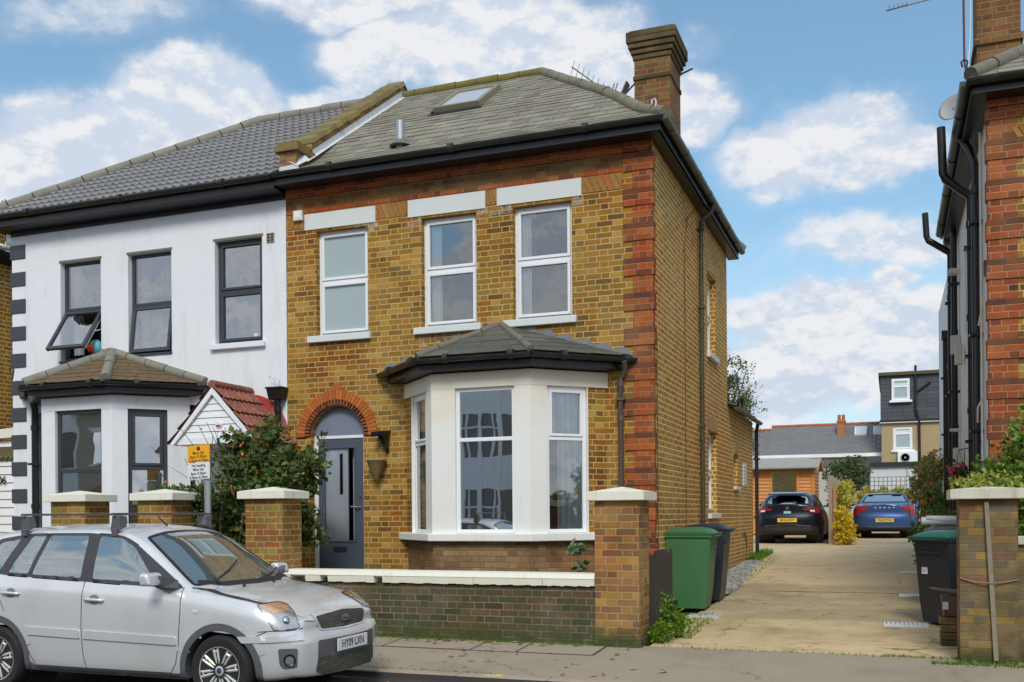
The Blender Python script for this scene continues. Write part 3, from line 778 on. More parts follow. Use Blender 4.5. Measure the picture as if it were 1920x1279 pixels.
FX, FY, FN = (1,0), (0,1), (0,-1)     # along +X facing the street
c45 = math.sqrt(.5)
D_ = 12.81

# ================================================================== BRICK HOUSE
house = thing('brick_house', 'yellow brick end house with slate roof, red brick quoins and cream bay window', 'house', (-5.6, 12.81, .25))
O = (0, D_)
W1 = (-7.91,-7.05,4.25,5.80); W2 = (-6.19,-5.35,4.25,5.80); W3 = (-4.81,-3.97,4.25,5.80)
mb = MB()
holes = [W1, W2, W3, (-8.30,-6.90,.2,3.50), (-6.30,-3.70,1.25,3.35)]
wall_holes(mb, O, FX, FN, -8.42, -2.88, .15, 6.14, holes, .10)
# arched doorway: brick around a round-headed opening
cxd, rd, zs_ = -7.585, .44, 2.77
top = [(cxd+rd*math.cos(math.pi-math.pi*i/20), zs_+rd*math.sin(math.pi*i/20)) for i in range(21)]
for (x0,z0),(x1,z1) in zip(top, top[1:]): mb.quad((x0,D_,z0),(x1,D_,z1),(x1,D_,3.5),(x0,D_,3.5)); mb.quad((x0,D_+.16,z0),(x1,D_+.16,z1),(x1,D_,z1),(x0,D_,z0))
for xa, xb in ((-8.30,cxd-rd),(cxd+rd,-6.90)): mb.quad((xa,D_,.15),(xb,D_,.15),(xb,D_,3.5),(xa,D_,3.5))
for xa, s_ in ((cxd-rd,1),(cxd+rd,-1)):
    q = [(xa,D_,.15),(xa,D_,zs_),(xa,D_+.16,zs_),(xa,D_+.16,.15)]; mb.quad(*(q if s_ > 0 else q[::-1]))
build(mb, 'front_wall', M['stock'], house)
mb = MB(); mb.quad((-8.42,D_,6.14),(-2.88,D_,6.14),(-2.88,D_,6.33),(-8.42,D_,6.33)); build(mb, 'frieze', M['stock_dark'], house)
mb = MB(); mb.box(-8.42,-2.87,D_-.03,D_+.02,6.33,6.46); mb.box(-8.42,-3.27,D_-.012,D_+.02,6.085,6.14)
mb.box(-5.17,-5.08,D_-.012,D_+.02,6.14,6.17)
build(mb, 'string_course', M['red'], house, bevel=.004)
# side and back walls, ceiling
SO = (-2.88, 0); SN = (1,0)
mb = MB()
SW1 = (16.95,17.80,4.32,5.70); SW2 = (16.95,17.85,1.60,3.02); SW3 = (19.85,20.40,2.12,2.76)
wall_holes(mb, SO, FY, SN, D_, 19.1, .1, 6.46, [SW1, SW2], .12)
wall_holes(mb, SO, FY, SN, 19.1, 22.7, .3, 3.62, [SW3], .10)
mb.quad((-2.88,19.1,3.62),(-8.42,19.1,3.62),(-8.42,19.1,6.46),(-2.88,19.1,6.46))
mb.quad((-2.88,22.7,.3),(-6.4,22.7,.3),(-6.4,22.7,4.6),(-2.88,22.7,3.62))
build(mb, 'side_wall', M['stock_side'], house)
# segmental heads: a gauged brick lintel slightly proud above each side window
for (a,b,c,d) in (SW1, SW2, SW3):
    mb = MB(); k = 9 if b-a > .7 else 5
    for i in range(k):
        y0 = a-.06+(b-a+.12)*i/k; y1 = a-.06+(b-a+.12)*(i+1)/k-.008
        cz = lambda y: d+.04-.06*((y-(a+b)/2)/((b-a)/2))**2
        mb.hexa([(-2.90,y0,cz(y0)),(-2.872,y0,cz(y0)),(-2.872,y1,cz(y1)),(-2.90,y1,cz(y1)),(-2.90,y0-.02,cz(y0)+.21),(-2.872,y0-.02,cz(y0)+.21),(-2.872,y1-.01,cz(y1)+.21),(-2.90,y1-.01,cz(y1)+.21)], R.random())
    build(mb, 'brick_arch', slate_mat('gauged_brick_side', [(.42,.25,.08),(.36,.2,.05),(.46,.3,.11)], mossamt=.1, lamt=.1) if 'gauged_brick_side' not in MATS else MATS['gauged_brick_side'], house, bevel=.003)
for (a,b,c,d), sm in ((SW1, .62), (SW2, .58)):
    w_ = window(house, SO, FY, SN, a, b, c, d, c+(d-c)*.5, back=.11, sill=(a-.05,b+.05,c-.09,c,.06,M['lintel']))
    curtain(SO, FY, SN, a+.05, a+.4, c+.03, d-.03, .3, 4, parent=w_)
w_ = window(house, SO, FY, SN, *SW3, 2.42, back=.09, fw=.035, sw=.03, sill=(19.82,20.43,2.06,2.12,.05,M['lintel']))
mb = MB(); mb.box(-2.885,-2.865,21.1,21.6,2.16,2.63); 
for i in range(6): mb.box(-2.866,-2.855,21.14,21.56,2.2+i*.072,2.2+i*.072+.035)
build(mb, 'air_brick', M['lintel'], house)
mb = MB()
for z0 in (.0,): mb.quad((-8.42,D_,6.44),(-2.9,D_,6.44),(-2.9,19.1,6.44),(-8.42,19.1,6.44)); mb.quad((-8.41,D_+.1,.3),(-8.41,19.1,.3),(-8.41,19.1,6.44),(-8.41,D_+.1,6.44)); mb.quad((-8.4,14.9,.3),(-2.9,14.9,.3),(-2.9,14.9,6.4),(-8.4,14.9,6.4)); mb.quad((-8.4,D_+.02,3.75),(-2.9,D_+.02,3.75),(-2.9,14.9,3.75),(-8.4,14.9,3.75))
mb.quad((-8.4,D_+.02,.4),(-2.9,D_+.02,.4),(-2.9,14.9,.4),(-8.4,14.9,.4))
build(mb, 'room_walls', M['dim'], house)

# painted lintels and slanting gauged bricks between them
for (a,b,z0,z1) in ((-8.10,-6.92,5.83,6.065),(-6.40,-5.21,5.83,6.075),(-5.04,-3.83,5.84,6.08)):
    mb = MB(); mb.box(a,b,D_-.014,D_+.05,z0,z1); build(mb, 'lintel', M['lintel'], house, bevel=.004)
GB = slate_mat('gauged_brick', [(.36,.16,.03),(.30,.14,.03),(.42,.20,.05),(.28,.17,.04),(.40,.13,.03)], mossamt=.15, lamt=.15)
for (a,b,sl) in ((-8.40,-8.115,.5),(-6.905,-6.415,-.45),(-5.195,-5.055,-.2),(-3.815,-3.275,-.45)):
    mb = MB(); k = max(2,int((b-a)/.078))
    for i in range(-4, k+4):
        x0 = a+(b-a)*i/k; x1 = a+(b-a)*(i+1)/k-.012; q = []
        zb_, zt_ = 5.865, 6.075; dx = sl*(zt_-zb_)
        def cl(x): return min(max(x,a),b)
        p = [cl(x0),cl(x1),cl(x1+dx),cl(x0+dx)]
        if p[1]-p[0] < .004 and p[2]-p[3] < .004: continue
        mb.hexa([(p[0],D_-.010,zb_),(p[1],D_-.010,zb_),(p[1],D_+.01,zb_),(p[0],D_+.01,zb_),(p[3],D_-.010,zt_),(p[2],D_-.010,zt_),(p[2],D_+.01,zt_),(p[3],D_+.01,zt_)], R.random())
    build(mb, 'slanting_bricks', GB, house)
# pale paint spilt round the window heads: a worn wash on the bricks
m_, g_, b_ = new_mat('paint_wash'); 
tr = g_.node('ShaderNodeBsdfTransparent'); out = g_.n['Material Output']; mxs = g_.node('ShaderNodeMixShader')
pset(g_, b_, (.62,.6,.52), .9)
g_.put(mxs.inputs[0], g_.m('MULTIPLY', g_.step(g_.noise(g_.pos(), 9, 5, .7), .42, .66), .6)); g_.l.new(tr.outputs[0], mxs.inputs[1]); g_.l.new(b_.outputs[0], mxs.inputs[2]); g_.l.new(mxs.outputs[0], out.inputs[0])
mb = MB()
for (a,b,c,d) in ((-6.42,-6.2,5.68,5.83),(-5.34,-4.83,5.72,5.83),(-7.04,-6.88,5.7,5.83),(-3.96,-3.8,5.72,5.84),(-6.25,-5.35,3.98,4.14),(-7.25,-7.05,5.76,5.83)):
    mb.quad((a,D_-.004,c),(b,D_-.004,c),(b,D_-.004,d),(a,D_-.004,d))
islands(mb, 'paint_wash', m_, house)

S = M['lintel']
w1 = window(house, O, FX, FN, *W1, 5.055, gm=M['frost'], sill=(-8.04,-7.0,4.155,4.25,.07,S), label='upstairs window with frosted panes')
w2 = window(house, O, FX, FN, *W2, 5.055, sill=(-6.30,-5.27,4.155,4.25,.07,S), label='middle upstairs window with one white curtain')
w3 = window(house, O, FX, FN, *W3, 5.055, sill=(-4.94,-3.90,4.155,4.25,.07,S), label='right upstairs window with white curtains on both sides')
curtain(O, FX, FN, -6.09, -5.94, 4.3, 5.75, .15, 3, parent=w2)
curtain(O, FX, FN, -4.74, -4.59, 4.3, 5.75, .15, 3, parent=w3)
curtain(O, FX, FN, -4.08, -4.01, 4.3, 5.75, .15, 2, parent=w3)

# quoins: three projecting courses (one burnt), three set back
def quoins(parent, x, y, sx, z0, z1, red, dark, xw=.38, xn=.26, sd=.11, sn=.1):
    z = z0; k = 0; c = .076
    while z < z1-.02:
        h = min(3*c, z1-z); pr = (k % 2 == 0)
        a, b = (x-xw*sx, x+.022*sx) if pr else (x-xn*sx, x+.008*sx)
        y0 = y-.022 if pr else y-.008
        a, b = min(a,b), max(a,b); mb = MB()
        if pr:
            mb.box(a,b,y0,y+sd,z,z+h-.003,skip='t'); zt_ = z+h-.003
            o = build(mb, 'quoin', [red, dark], parent)
            if h > 2*c:     # the top course of the projecting block is a burnt header course
                m2 = MB(); m2.box(a-.002,b+.002,y0-.002,y+sd+.002,z+2*c,zt_); build(m2, 'burnt_course', dark, o, bevel=.006)
        else:
            mb.box(a,b,y0,y+sn,z,z+h-.003); build(mb, 'quoin', red, parent, bevel=.005)
        z += h; k += 1
quoins(house, -2.88, D_, 1, .152, 6.325, M['red'], M['reddark'])

# red doorway arch: outer voussoirs and an inner toothed ring
AB = slate_mat('arch_brick', [(.50,.14,.02),(.44,.11,.02),(.56,.17,.03),(.40,.10,.02)], mossamt=.08, lamt=.08)
mb = MB(); n = 34
for i in range(n):
    a0 = math.pi*i/n+.006; a1 = math.pi*(i+1)/n-.006
    q = [(cxd+r_*math.cos(a), zs_+r_*math.sin(a)) for r_, a in ((.535,a0),(.675,a0),(.675,a1),(.535,a1))]
    mb.prism([(x,z) for x,z in q], 'y', D_-.03, D_+.02, r=R.random())
mb.prism([(cxd-.06,zs_+.68),(cxd+.07,zs_+.68),(cxd+.07,zs_+.76),(cxd-.06,zs_+.76)], 'y', D_-.01, D_+.02, r=.9)
build(mb, 'door_arch', AB, house)
mb = MB(); n = 30
for i in range(n):
    a0 = math.pi*(i+.12)/n; a1 = math.pi*(i+.72)/n
    mb.prism([(cxd+r_*math.cos(a), zs_+r_*math.sin(a)) for r_, a in ((.455,a0),(.53,a0),(.53,a1),(.455,a1))], 'y', D_-.028, D_+.03, r=R.random())
n = 40
ring = [(cxd+.53*math.cos(math.pi*i/n), zs_+.53*math.sin(math.pi*i/n)) for i in range(n+1)] 
for i in range(n):
    a0, a1 = math.pi*i/n, math.pi*(i+1)/n
    mb.prism([(cxd+r_*math.cos(a), zs_+r_*math.sin(a)) for r_, a in ((.44,a0),(.532,a0),(.532,a1),(.44,a1))], 'y', D_-.003, D_+.03, r=.1)
build(mb, 'arch_teeth', slate_mat('dark_arch_brick', [(.10,.04,.02),(.26,.09,.03),(.2,.07,.025)], mossamt=.05, lamt=.05), house)
# door set in the arch
mb = MB()
fy = D_+.10
mb.box(cxd-.44,cxd-.375,fy-.01,fy+.06,.3,2.74); mb.box(cxd+.385,cxd+.44,fy-.01,fy+.06,.3,2.74); mb.box(cxd-.44,cxd+.44,fy-.012,fy+.06,2.742,2.785)
door = build(mb, 'door_frame', M['upvc'], house, bevel=.004)
mb = MB(); pts = [(cxd-.43,2.786)]+[(cxd+.437*math.cos(math.pi-math.pi*i/24), max(2.786,zs_+.437*math.sin(math.pi*i/24))) for i in range(25)]+[(cxd+.43,2.786)]
mb.prism(pts[1:-1], 'y', fy+.005, fy+.04); build(mb, 'fanlight', M['fangrey'], house)
mb = MB(); xa, xb, za, zb = cxd-.372, cxd+.382, .3, 2.74
ga, gb, gc, gd = cxd-.27, cxd+.235, 1.24, 2.60
mb.box(xa,ga,fy,fy+.045,za,zb); mb.box(gb,xb,fy,fy+.045,za,zb); mb.box(ga,gb,fy,fy+.045,za,gc); mb.box(ga,gb,fy,fy+.045,gd,zb)
sash(mb, (0,fy), FX, FN, ga-.02, gb+.02, gc-.02, gd+.02, .022, 0, .012)
dl = build(mb, 'door', M['doorgrey'], house, bevel=.004)
mb = MB(); mb.quad((ga,fy+.02,gc),(gb,fy+.02,gc),(gb,fy+.02,gd),(ga,fy+.02,gd)); build(mb, 'door_glass', glass_mat('door_glass', refl=.03, tint=(.95,.97,1)), dl)
mb = MB(); mb.box(ga,gb-.125,fy+.03,fy+.05,gc,gd); mb.box(gb-.12,gb,fy+.16,fy+.2,gc,gd); build(mb, 'door_blind', plain('grey_blind', (.80,.82,.85), .8, var=.08), dl)
mb = MB(); mb.box(ga+.24,ga+.29,fy+.027,fy+.0295,1.92,2.52); build(mb, 'blind_slot', M['black'], dl)
mb = MB(); mb.box(cxd-.13,cxd+.10,fy-.008,fy,1.07,1.15); build(mb, 'letterbox', M['blackrough'], dl, bevel=.004)
mb = MB(); mb.tube([(cxd+.31,fy-.045,1.73),(cxd+.19,fy-.045,1.735)], .011, 8); mb.tube([(cxd+.31,fy,1.73),(cxd+.31,fy-.047,1.73)], .012, 8); mb.lathe((cxd+.325,fy-.001,1.73),[(.0,.006),(.022,.006),(.022,0)],10,ax='y'); mb.lathe((cxd+.325,fy-.001,1.87),[(.0,.006),(.014,.006),(.014,0)],10,ax='y'); build(mb, 'handle', M['chrome'], dl, smooth=40)
mb = MB(); mb.box(cxd+.395,cxd+.435,fy-.03,fy-.011,2.10,2.20); build(mb, 'bell_push', M['upvc'], house)
mb = MB(); mb.box(cxd-.45,cxd+.45,D_-.25,D_+.12,.2,.30); build(mb, 'doorstep', M['kerb'], house, bevel=.01)

# ---------------------------------------------------------------- canted bay
bay = None
def bay_window(parent, xl, xr, proj, wallm, brickm, sillz, roofm, apexz, fm, gm, winfront, wincant, zbase, hipmat, hiprad, slatew, gauge, brick_end, over=.24, sillm=None, lintm=None, zt=3.46, lean=None, plinth=None, verge=False):
    """three-sided bay between xl and xr on the facade line; faces left, front, right"""
    fl, fr = xl+proj, xr-proj; yf = D_-proj
    faces = [((xl,D_),(c45,-c45),(-c45,-c45),proj/c45), ((fl,yf),(1,0),(0,-1),fr-fl), ((fr,yf),(c45,c45),(c45,-c45),proj/c45)]
    L = proj/c45
    wins = [(L-wincant[1], L-wincant[0]), winfront, wincant]
    body = MB(); ends = MB(); base = MB(); out_ = []
    zs0, zt0, zl = sillz, zt-.20, zt
    for k, ((o,t,n,ln),(a,b)) in enumerate(zip(faces, wins)):
        th = .11
        e0, e1 = 0, ln
        if brick_end:
            if k == 0: e0 = a-.015; ends.obox(o,t,n,.02,e0,-th,-.02,zs0,zt0)
            if k == 2: e1 = b+.015; ends.obox(o,t,n,e1,ln-.02,-th,-.02,zs0,zt0)
        for (p,q) in ((e0,a),(b,e1)):
            if q-p > .002: body.obox(o,t,n,p,q,-th,0,zs0,zt0)
        body.obox(o,t,n,0,ln,-th,0.004,zt0,zl)
        base.obox(o,t,n,0,ln,-.2,-.03,zbase,zs0-.09)
        body_join = (fl, fr)
    # closing wedges where the faces meet
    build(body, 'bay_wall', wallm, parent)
    if brick_end: islands(ends, 'bay_end_brick', brickm, parent)
    build(base, 'bay_plinth', plinth or brickm, parent)
    pr = .075; t8 = math.tan(rad(22.5))
    def ring(off):
        return [(xl-off*1.414+ (0 if off<0 else 0), D_), (fl-off*t8, yf-off), (fr+off*t8, yf-off), (xr+off*1.414, D_)]
    mb = MB(); mb.prism(ring(pr)+[(xr-.2,D_),(fr-.05,yf+.2),(fl+.05,yf+.2),(xl+.2,D_)], 'z', zs0-.10, zs0); 
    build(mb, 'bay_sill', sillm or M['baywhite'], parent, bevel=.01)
    # roof
    E = ring(over); ez = zl+.19; A = ((xl+xr)/2, D_-.02, apexz)
    mb = MB(); P = [(x,y,ez) for x,y in E]
    for a, b in zip(P, P[1:]): slates(mb, a, b, A, A, gauge, slatew, thick=.008, lift=.010)
    rf = build(mb, 'bay_roof', roofm, parent)
    mb = MB(); mb.quad(*[(x,y,ez-.012) for x,y in E]); q = [(x,y,ez-.01) for x,y in E]
    for a, b in zip(q, q[1:]): mb.quad(a, b, (A[0],A[1],A[2]-.01))
    build(mb, 'roof_deck', M['blackrough'], rf)
    mb = MB()
    ri = ring(over-.05); r0 = ring(over-.075)
    for i in range(3):
        a, b, c, d = ri[i], ri[i+1], r0[i+1], r0[i]
        mb.hexa([(*a,zl+.03),(*b,zl+.03),(*c,zl+.03),(*d,zl+.03),(*a,zl+.175),(*b,zl+.175),(*c,zl+.175),(*d,zl+.175)])
        c, d = ring(-.02)[i+1], ring(-.02)[i]
        mb.quad((*ri[i],zl+.03),(*ri[i+1],zl+.03),(*c,zl+.012),(*d,zl+.012))
    build(mb, 'bay_fascia', M['black'], parent)
    gp = [(x,y,zl+.165) for x,y in ring(over+.03)]
    gutter([(gp[0][0],gp[0][1]-.03,gp[0][2])]+gp[1:3]+[(gp[3][0],gp[3][1]-.03,gp[3][2])], parent, name='bay_gutter', joints=.9)
    for i in (1,2):
        e = Vector(P[i])+Vector((0,0,.02)); a_ = Vector(A)+Vector((0,0,.01))
        ridge([e, a_], hiprad, .36, 'hip_tiles', hipmat, rf, seg=8)
    if verge:                                # heavy cover tiles along the wall
        for e in (P[0], P[3]): ridge([Vector(e)+Vector((0,-.05,.03)), Vector(A)+Vector((0,-.05,.02))], hiprad*.9, .36, 'verge_tiles', hipmat, rf, seg=8)
    for (e, s_) in () if verge else ((P[0],-1),(P[3],1)):     # stepped flashing up the wall
        mb = MB(); n = 7
        for i in range(n):
            t0, t1 = i/n, (i+1)/n
            x0, z0_ = e[0]+(A[0]-e[0])*t0, e[2]+(A[2]-e[2])*t0; x1, z1_ = e[0]+(A[0]-e[0])*t1, e[2]+(A[2]-e[2])*t1
            mb.prism([(x0,z0_-.03),(x1,z1_-.03),(x1,z1_+.035),(x0+(x1-x0)*.3,z1_+.05),(x0,z0_+.03)], 'y', D_-.012, D_-.004)
        build(mb, 'flashing', lean or M['lead'], rf)
    return faces, wins, zt0

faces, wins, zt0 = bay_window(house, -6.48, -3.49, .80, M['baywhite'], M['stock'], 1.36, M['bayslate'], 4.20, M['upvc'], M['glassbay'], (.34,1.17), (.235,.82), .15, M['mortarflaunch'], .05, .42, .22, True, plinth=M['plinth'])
for k, ((o,t,n,ln),(a,b)) in enumerate(zip(faces, wins)):
    w_ = window(house, o, t, n, a, b, 1.362, 3.26, 2.585, back=.04, gm=M['glassbay'] if k == 1 else M['glass'], topsash=(k != 1), botsash=False, sw=.034, fw=.05,
                label=['narrow left side light of the bay','wide front light of the bay reflecting the street','right side light of the bay with a white curtain'][k])
    if k == 2: curtain(o,t,n, .44, .80, 1.40, 3.2, .11, 4, parent=w_)
    if k == 0: curtain(o,t,n, .34, .87, 1.42, 3.2, .14, 4, parent=w_)
    if k == 2:
        mb = MB(); mb.obox(o,t,n,.27,.80,-.145,-.14,2.62,3.2); build(mb, 'blind', M['cloth'], w_)
# bay rainwater pipe
pipe([(-3.22,12.62,3.58),(-3.22,12.70,3.48),(-3.30,12.745,3.36),(-3.30,12.745,.3)], .036, 'downpipe', M['pipebrown'], house, brackets=(3.1,1.9), collars=(3.3,2.85))
# brick cornice ends above the plinth: two lines of dark bricks under the sill
mb = MB(); mb.box(-8.08,-8.0,D_-.03,D_-.002,.3,.5); 

# ---------------------------------------------------------------- roof
EY0, EY1, EZ, RZ = 12.48, 19.5, 6.62, 9.02
RY = (EY0+EY1)/2; HX = -2.62; AX = -5.45
hf = lambda r: r-.03*math.exp(-((r-.16)/.12)**2)*(1 if r > .0 else 0) if r > 0 else 0
mb = MB()
slates(mb, (-8.25,EY0,EZ), (HX,EY0,EZ), (AX,RY,RZ), (-8.25,RY,RZ), .185, .26, h=hf)
slates(mb, (HX,EY0,EZ), (HX,EY1,EZ), (AX,RY,RZ), (AX,RY,RZ), .2, .3, h=hf)
slates(mb, (HX,EY1,EZ), (-8.25,EY1,EZ), (-8.25,RY,RZ), (AX,RY,RZ), .5, .6)
rf = build(mb, 'roof', M['slate'], house)
mb = MB(); K = 10
def rz(r): return EZ-.012+(RZ-EZ)*hf(r)
for i in range(K):
    a, b = i/K, (i+1)/K
    mb.quad((-8.3,EY0+(RY-EY0)*a,rz(a)),(HX+(AX-HX)*a,EY0+(RY-EY0)*a,rz(a)),(HX+(AX-HX)*b,EY0+(RY-EY0)*b,rz(b)),(-8.3,EY0+(RY-EY0)*b,rz(b)))
    mb.quad((HX+(AX-HX)*a,EY0+(RY-EY0)*a,rz(a)),(HX+(AX-HX)*a,EY1-(EY1-RY)*a,rz(a)),(HX+(AX-HX)*b,EY1-(EY1-RY)*b,rz(b)),(HX+(AX-HX)*b,EY0+(RY-EY0)*b,rz(b)))
mb.quad((HX,EY1,EZ-.02),(-8.3,EY1,EZ-.02),(-8.3,RY,RZ-.02),(AX,RY,RZ-.02))
build(mb, 'roof_deck', M['blackrough'], rf)
hip = [(HX+(AX-HX)*r, EY0+(RY-EY0)*r, EZ+(RZ-EZ)*hf(r)+.03) for r in (0,.07,.15,.25,.4,.6,.8,1)]
ridge(hip, .085, .42, 'hip_tiles', M['ridge_old'], rf)
ridge([(AX,RY,RZ+.03),(-8.2,RY,RZ+.03)], .085, .42, 'ridge_tiles', plain('mossy_ridge', (.17,.14,.04), .95, var=.5, scale=9, bump=.6), rf)
ridge([(HX,EY1,EZ+.03),(AX,RY,RZ+.03)], .085, .42, 'hip_tiles', M['ridge_old'], rf)
# eaves
mb = MB(); mb.box(-8.42,-2.70,12.50,12.525,6.45,6.60); mb.quad((-8.42,12.51,6.452),(-2.72,12.51,6.452),(-2.72,D_,6.452),(-8.42,D_,6.452))
mb.box(-2.725,-2.70,12.526,19.45,6.45,6.60); mb.quad((-2.70,12.51,6.450),(-2.70,19.45,6.450),(-2.9,19.45,6.450),(-2.9,12.51,6.450)); mb.box(-2.9,-2.70,19.45,19.47,6.45,6.6)
build(mb, 'fascia', M['black'], house)
gutter([(-8.42,12.45,6.60),(-2.64,12.45,6.60)], house, rr=.06, joints=1.9)
gutter([(-2.64,12.42,6.60),(-2.64,19.5,6.60)], house, rr=.06, joints=.95, mat=M['gutterside'])
pipe([(-2.64,16.15,6.54),(-2.66,16.15,6.44),(-2.79,16.1,6.33),(-2.825,16.1,6.2),(-2.825,16.1,.45)], .036, 'downpipe', M['pipeolive'], house, brackets=(6.15,4.9,3.0,1.5), collars=(6.25,4.6,2.8))
for yy, zt_, zb_ in ((14.95,6.1,1.3),(13.02,4.0,.9)):
    mb = MB(); mb.tube([(-2.872,yy,zb_),(-2.872,yy,zt_-.5),(-2.872,yy+.25,zt_),(-2.872,yy+.9,zt_+.3)] if zt_ > 5 else [(-2.872,yy,zb_),(-2.872,yy,zt_)], .006, 5); build(mb, 'cable', plain('brown_cable', (.16,.09,.04), .8), house)

# party parapet between the roofs, climbing with the slope
mb = MB()
def par(y): return EZ+(RZ-EZ)*(y-EY0)/(RY-EY0)
ys = [12.95,13.6,14.3,15.0,15.6,15.98]; 
for a, b in zip(ys, ys[1:]):
    mb.hexa([(-8.38,a,par(a)-.1),(-8.06,a,par(a)-.1),(-8.06,b,par(b)-.1),(-8.38,b,par(b)-.1),(-8.38,a,par(a)+.22),(-8.06,a,par(a)+.22),(-8.06,b,par(b)+.22),(-8.38,b,par(b)+.22)])
ysb = [15.98,16.8,17.6]
parb = lambda y: RZ-(y-RY)*(RZ-EZ)/(EY1-RY)
for a, b in zip(ysb, ysb[1:]):
    mb.hexa([(-8.38,a,parb(a)-.1),(-8.06,a,parb(a)-.1),(-8.06,b,parb(b)-.1),(-8.38,b,parb(b)-.1),(-8.38,a,parb(a)+.22),(-8.06,a,parb(a)+.22),(-8.06,b,parb(b)+.22),(-8.38,b,parb(b)+.22)])
mb.box(-8.36,-8.08,12.55,12.95,6.6,6.93)
pp = build(mb, 'parapet', M['pier'], house, bevel=.01)
mb = MB(); n = 17
for i in range(n):
    a = 12.95+(15.98-12.95)*i/n; b = 12.95+(15.98-12.95)*(i+1)/n-.012; j = R.uniform(-.008,.012)
    z0 = lambda y: par(y)+.222
    mb.hexa([(-8.42,a,z0(a)+j),(-8.02,a,z0(a)+j),(-8.02,b,z0(b)+j),(-8.42,b,z0(b)+j),(-8.38,a,z0(a)+.085+j),(-8.06,a,z0(a)+.085+j),(-8.06,b,z0(b)+.085+j),(-8.38,b,z0(b)+.085+j)], R.random())
for i in range(8):
    a = 15.99+1.6*i/8; b = 15.99+1.6*(i+1)/8-.012; z0 = lambda y: parb(y)+.222
    mb.hexa([(-8.42,a,z0(a)),(-8.02,a,z0(a)),(-8.02,b,z0(b)),(-8.42,b,z0(b)),(-8.38,a,z0(a)+.085),(-8.06,a,z0(a)+.085),(-8.06,b,z0(b)+.085),(-8.38,b,z0(b)+.085)], R.random())
mb.box(-8.42,-8.02,12.50,12.99,6.932,7.02); mb.box(-8.39,-8.05,12.53,12.96,7.022,7.08)
build(mb, 'parapet_coping', slate_mat('mossy_coping', [(.20,.15,.05),(.16,.11,.045),(.24,.18,.07),(.13,.11,.05)], lich=(.26,.22,.06), lamt=.7, mossamt=.7), pp, bevel=.008)
mb = MB(); mb.quad((-8.05,12.72,par(12.72)+.03),(-8.05,15.95,par(15.95)+.03),(-8.05,15.95,par(15.95)+.15),(-8.05,12.72,par(12.72)+.13))
mb.quad((-8.052,12.72,par(12.72)+.04),(-7.99,12.72,par(12.72)+.025),(-7.99,15.95,par(15.95)+.025),(-8.052,15.95,par(15.95)+.04))
mb.quad((-8.2,12.54,6.78),(-8.05,12.53,6.70),(-7.95,12.7,6.83),(-8.05,12.72,6.93))
mb.quad((-8.39,12.545,6.64),(-8.02,12.545,6.64),(-8.05,12.545,6.74),(-8.36,12.545,6.72))
build(mb, 'parapet_flashing', M['leadwhite'], pp)

# roof window, vent pipe
def rp(x, y, u=0): return (x, y, par(y)+u)
mb = MB(); x0,x1,ya,yb2 = -6.72,-5.93,14.40,15.32
nrm = Vector((0,-(RZ-EZ),(RY-EY0))).normalized()
def rb(xa,xb,y0,y1,u0,u1):
    q = [Vector(rp(xa,y0)),Vector(rp(xb,y0)),Vector(rp(xb,y1)),Vector(rp(xa,y1))]
    return [v+nrm*u0 for v in q]+[v+nrm*u1 for v in q]
for (a,b,c,d) in ((x0,x0+.07,ya,yb2),(x1-.07,x1,ya,yb2),(x0+.07,x1-.07,ya,ya+.06),(x0+.07,x1-.07,yb2-.07,yb2)): mb.hexa(rb(a,b,c,d,.0,.11))
sk = build(mb, 'roof_window', plain('rooflight_frame', (.24,.21,.15), .6, var=.2), house, bevel=.006)
mb = MB(); mb.hexa(rb(x0+.07,x1-.07,ya+.06,yb2-.07,.03,.085)); build(mb, 'pane', plain('rooflight_glass', (.55,.57,.60), .08, var=.03, spec=.9), sk)
mb = MB(); mb.hexa(rb(x0-.05,x1+.05,ya-.12,ya-.002,.012,.03)); mb.hexa(rb(x0-.05,x0-.002,ya,yb2+.05,.012,.05)); build(mb, 'flashing', M['gutter'], sk)
mb = MB(); mb.lathe((-6.64,13.06,7.0),[(.062,-.1),(.062,.33),(.05,.33),(.05,.2)],14); build(mb, 'vent_pipe', M['steel'], house, smooth=40)
mb = MB(); mb.lathe((-6.64,13.06,7.0),[(.16,-.03),(.075,.05),(.064,.06)],14); build(mb, 'pipe_collar', M['mortarflaunch'], house)

# chimney on the side wall
ch = MB(); X0,X1,Y0,Y1 = -3.42,-2.90,14.13,14.86
ch.box(X0,X1,Y0,Y1,6.3,8.12); 
chm = build(ch, 'chimney', M['chim'], house)
mb = MB(); mb.box(X0-.018,X1+.018,Y0-.018,Y1+.018,7.83,7.895)
for i,(e,z0,z1) in enumerate(((.02,8.12,8.195),(.045,8.195,8.27),(.075,8.27,8.345),(.10,8.345,8.42),(.10,8.42,8.50),(.06,8.50,8.53))): mb.box(X0-e,X1+e,Y0-e,Y1+e,z0+.002,z1)
build(mb, 'chimney_crown', brick_mat('crown_brick', [(.10,.065,.035),(.14,.08,.04),(.08,.055,.03),(.18,.12,.05)], (.14,.12,.07), dark=(.5,.5,.4), darkamt=.7, moss=.3, jw=.0035), chm, bevel=.01)
mb = MB(); mb.tube([(X1-.02,14.7,8.05),(X1+.2,14.78,8.16)], .014, 6); build(mb, 'iron_stay', M['wood_dark'], chm)
mb = MB(); ant = [(-4.47,14.5,8.36),(-3.86,14.5,7.84)]
a_, b_2 = Vector(ant[0]), Vector(ant[1]); mb.tube([a_, b_2], .011, 6)
dv_ = (b_2-a_).normalized()
for i in range(8):
    c = a_.lerp(b_2, .02+i*.125); h = .10; mb.tube([c+Vector((.03,.0,h)), c-Vector((.03,.0,h))], .0045, 5)
for s_ in (.0,.05): mb.tube([(-3.86+s_,14.44,7.80),(-3.80+s_,14.44,7.98)], .009, 5)
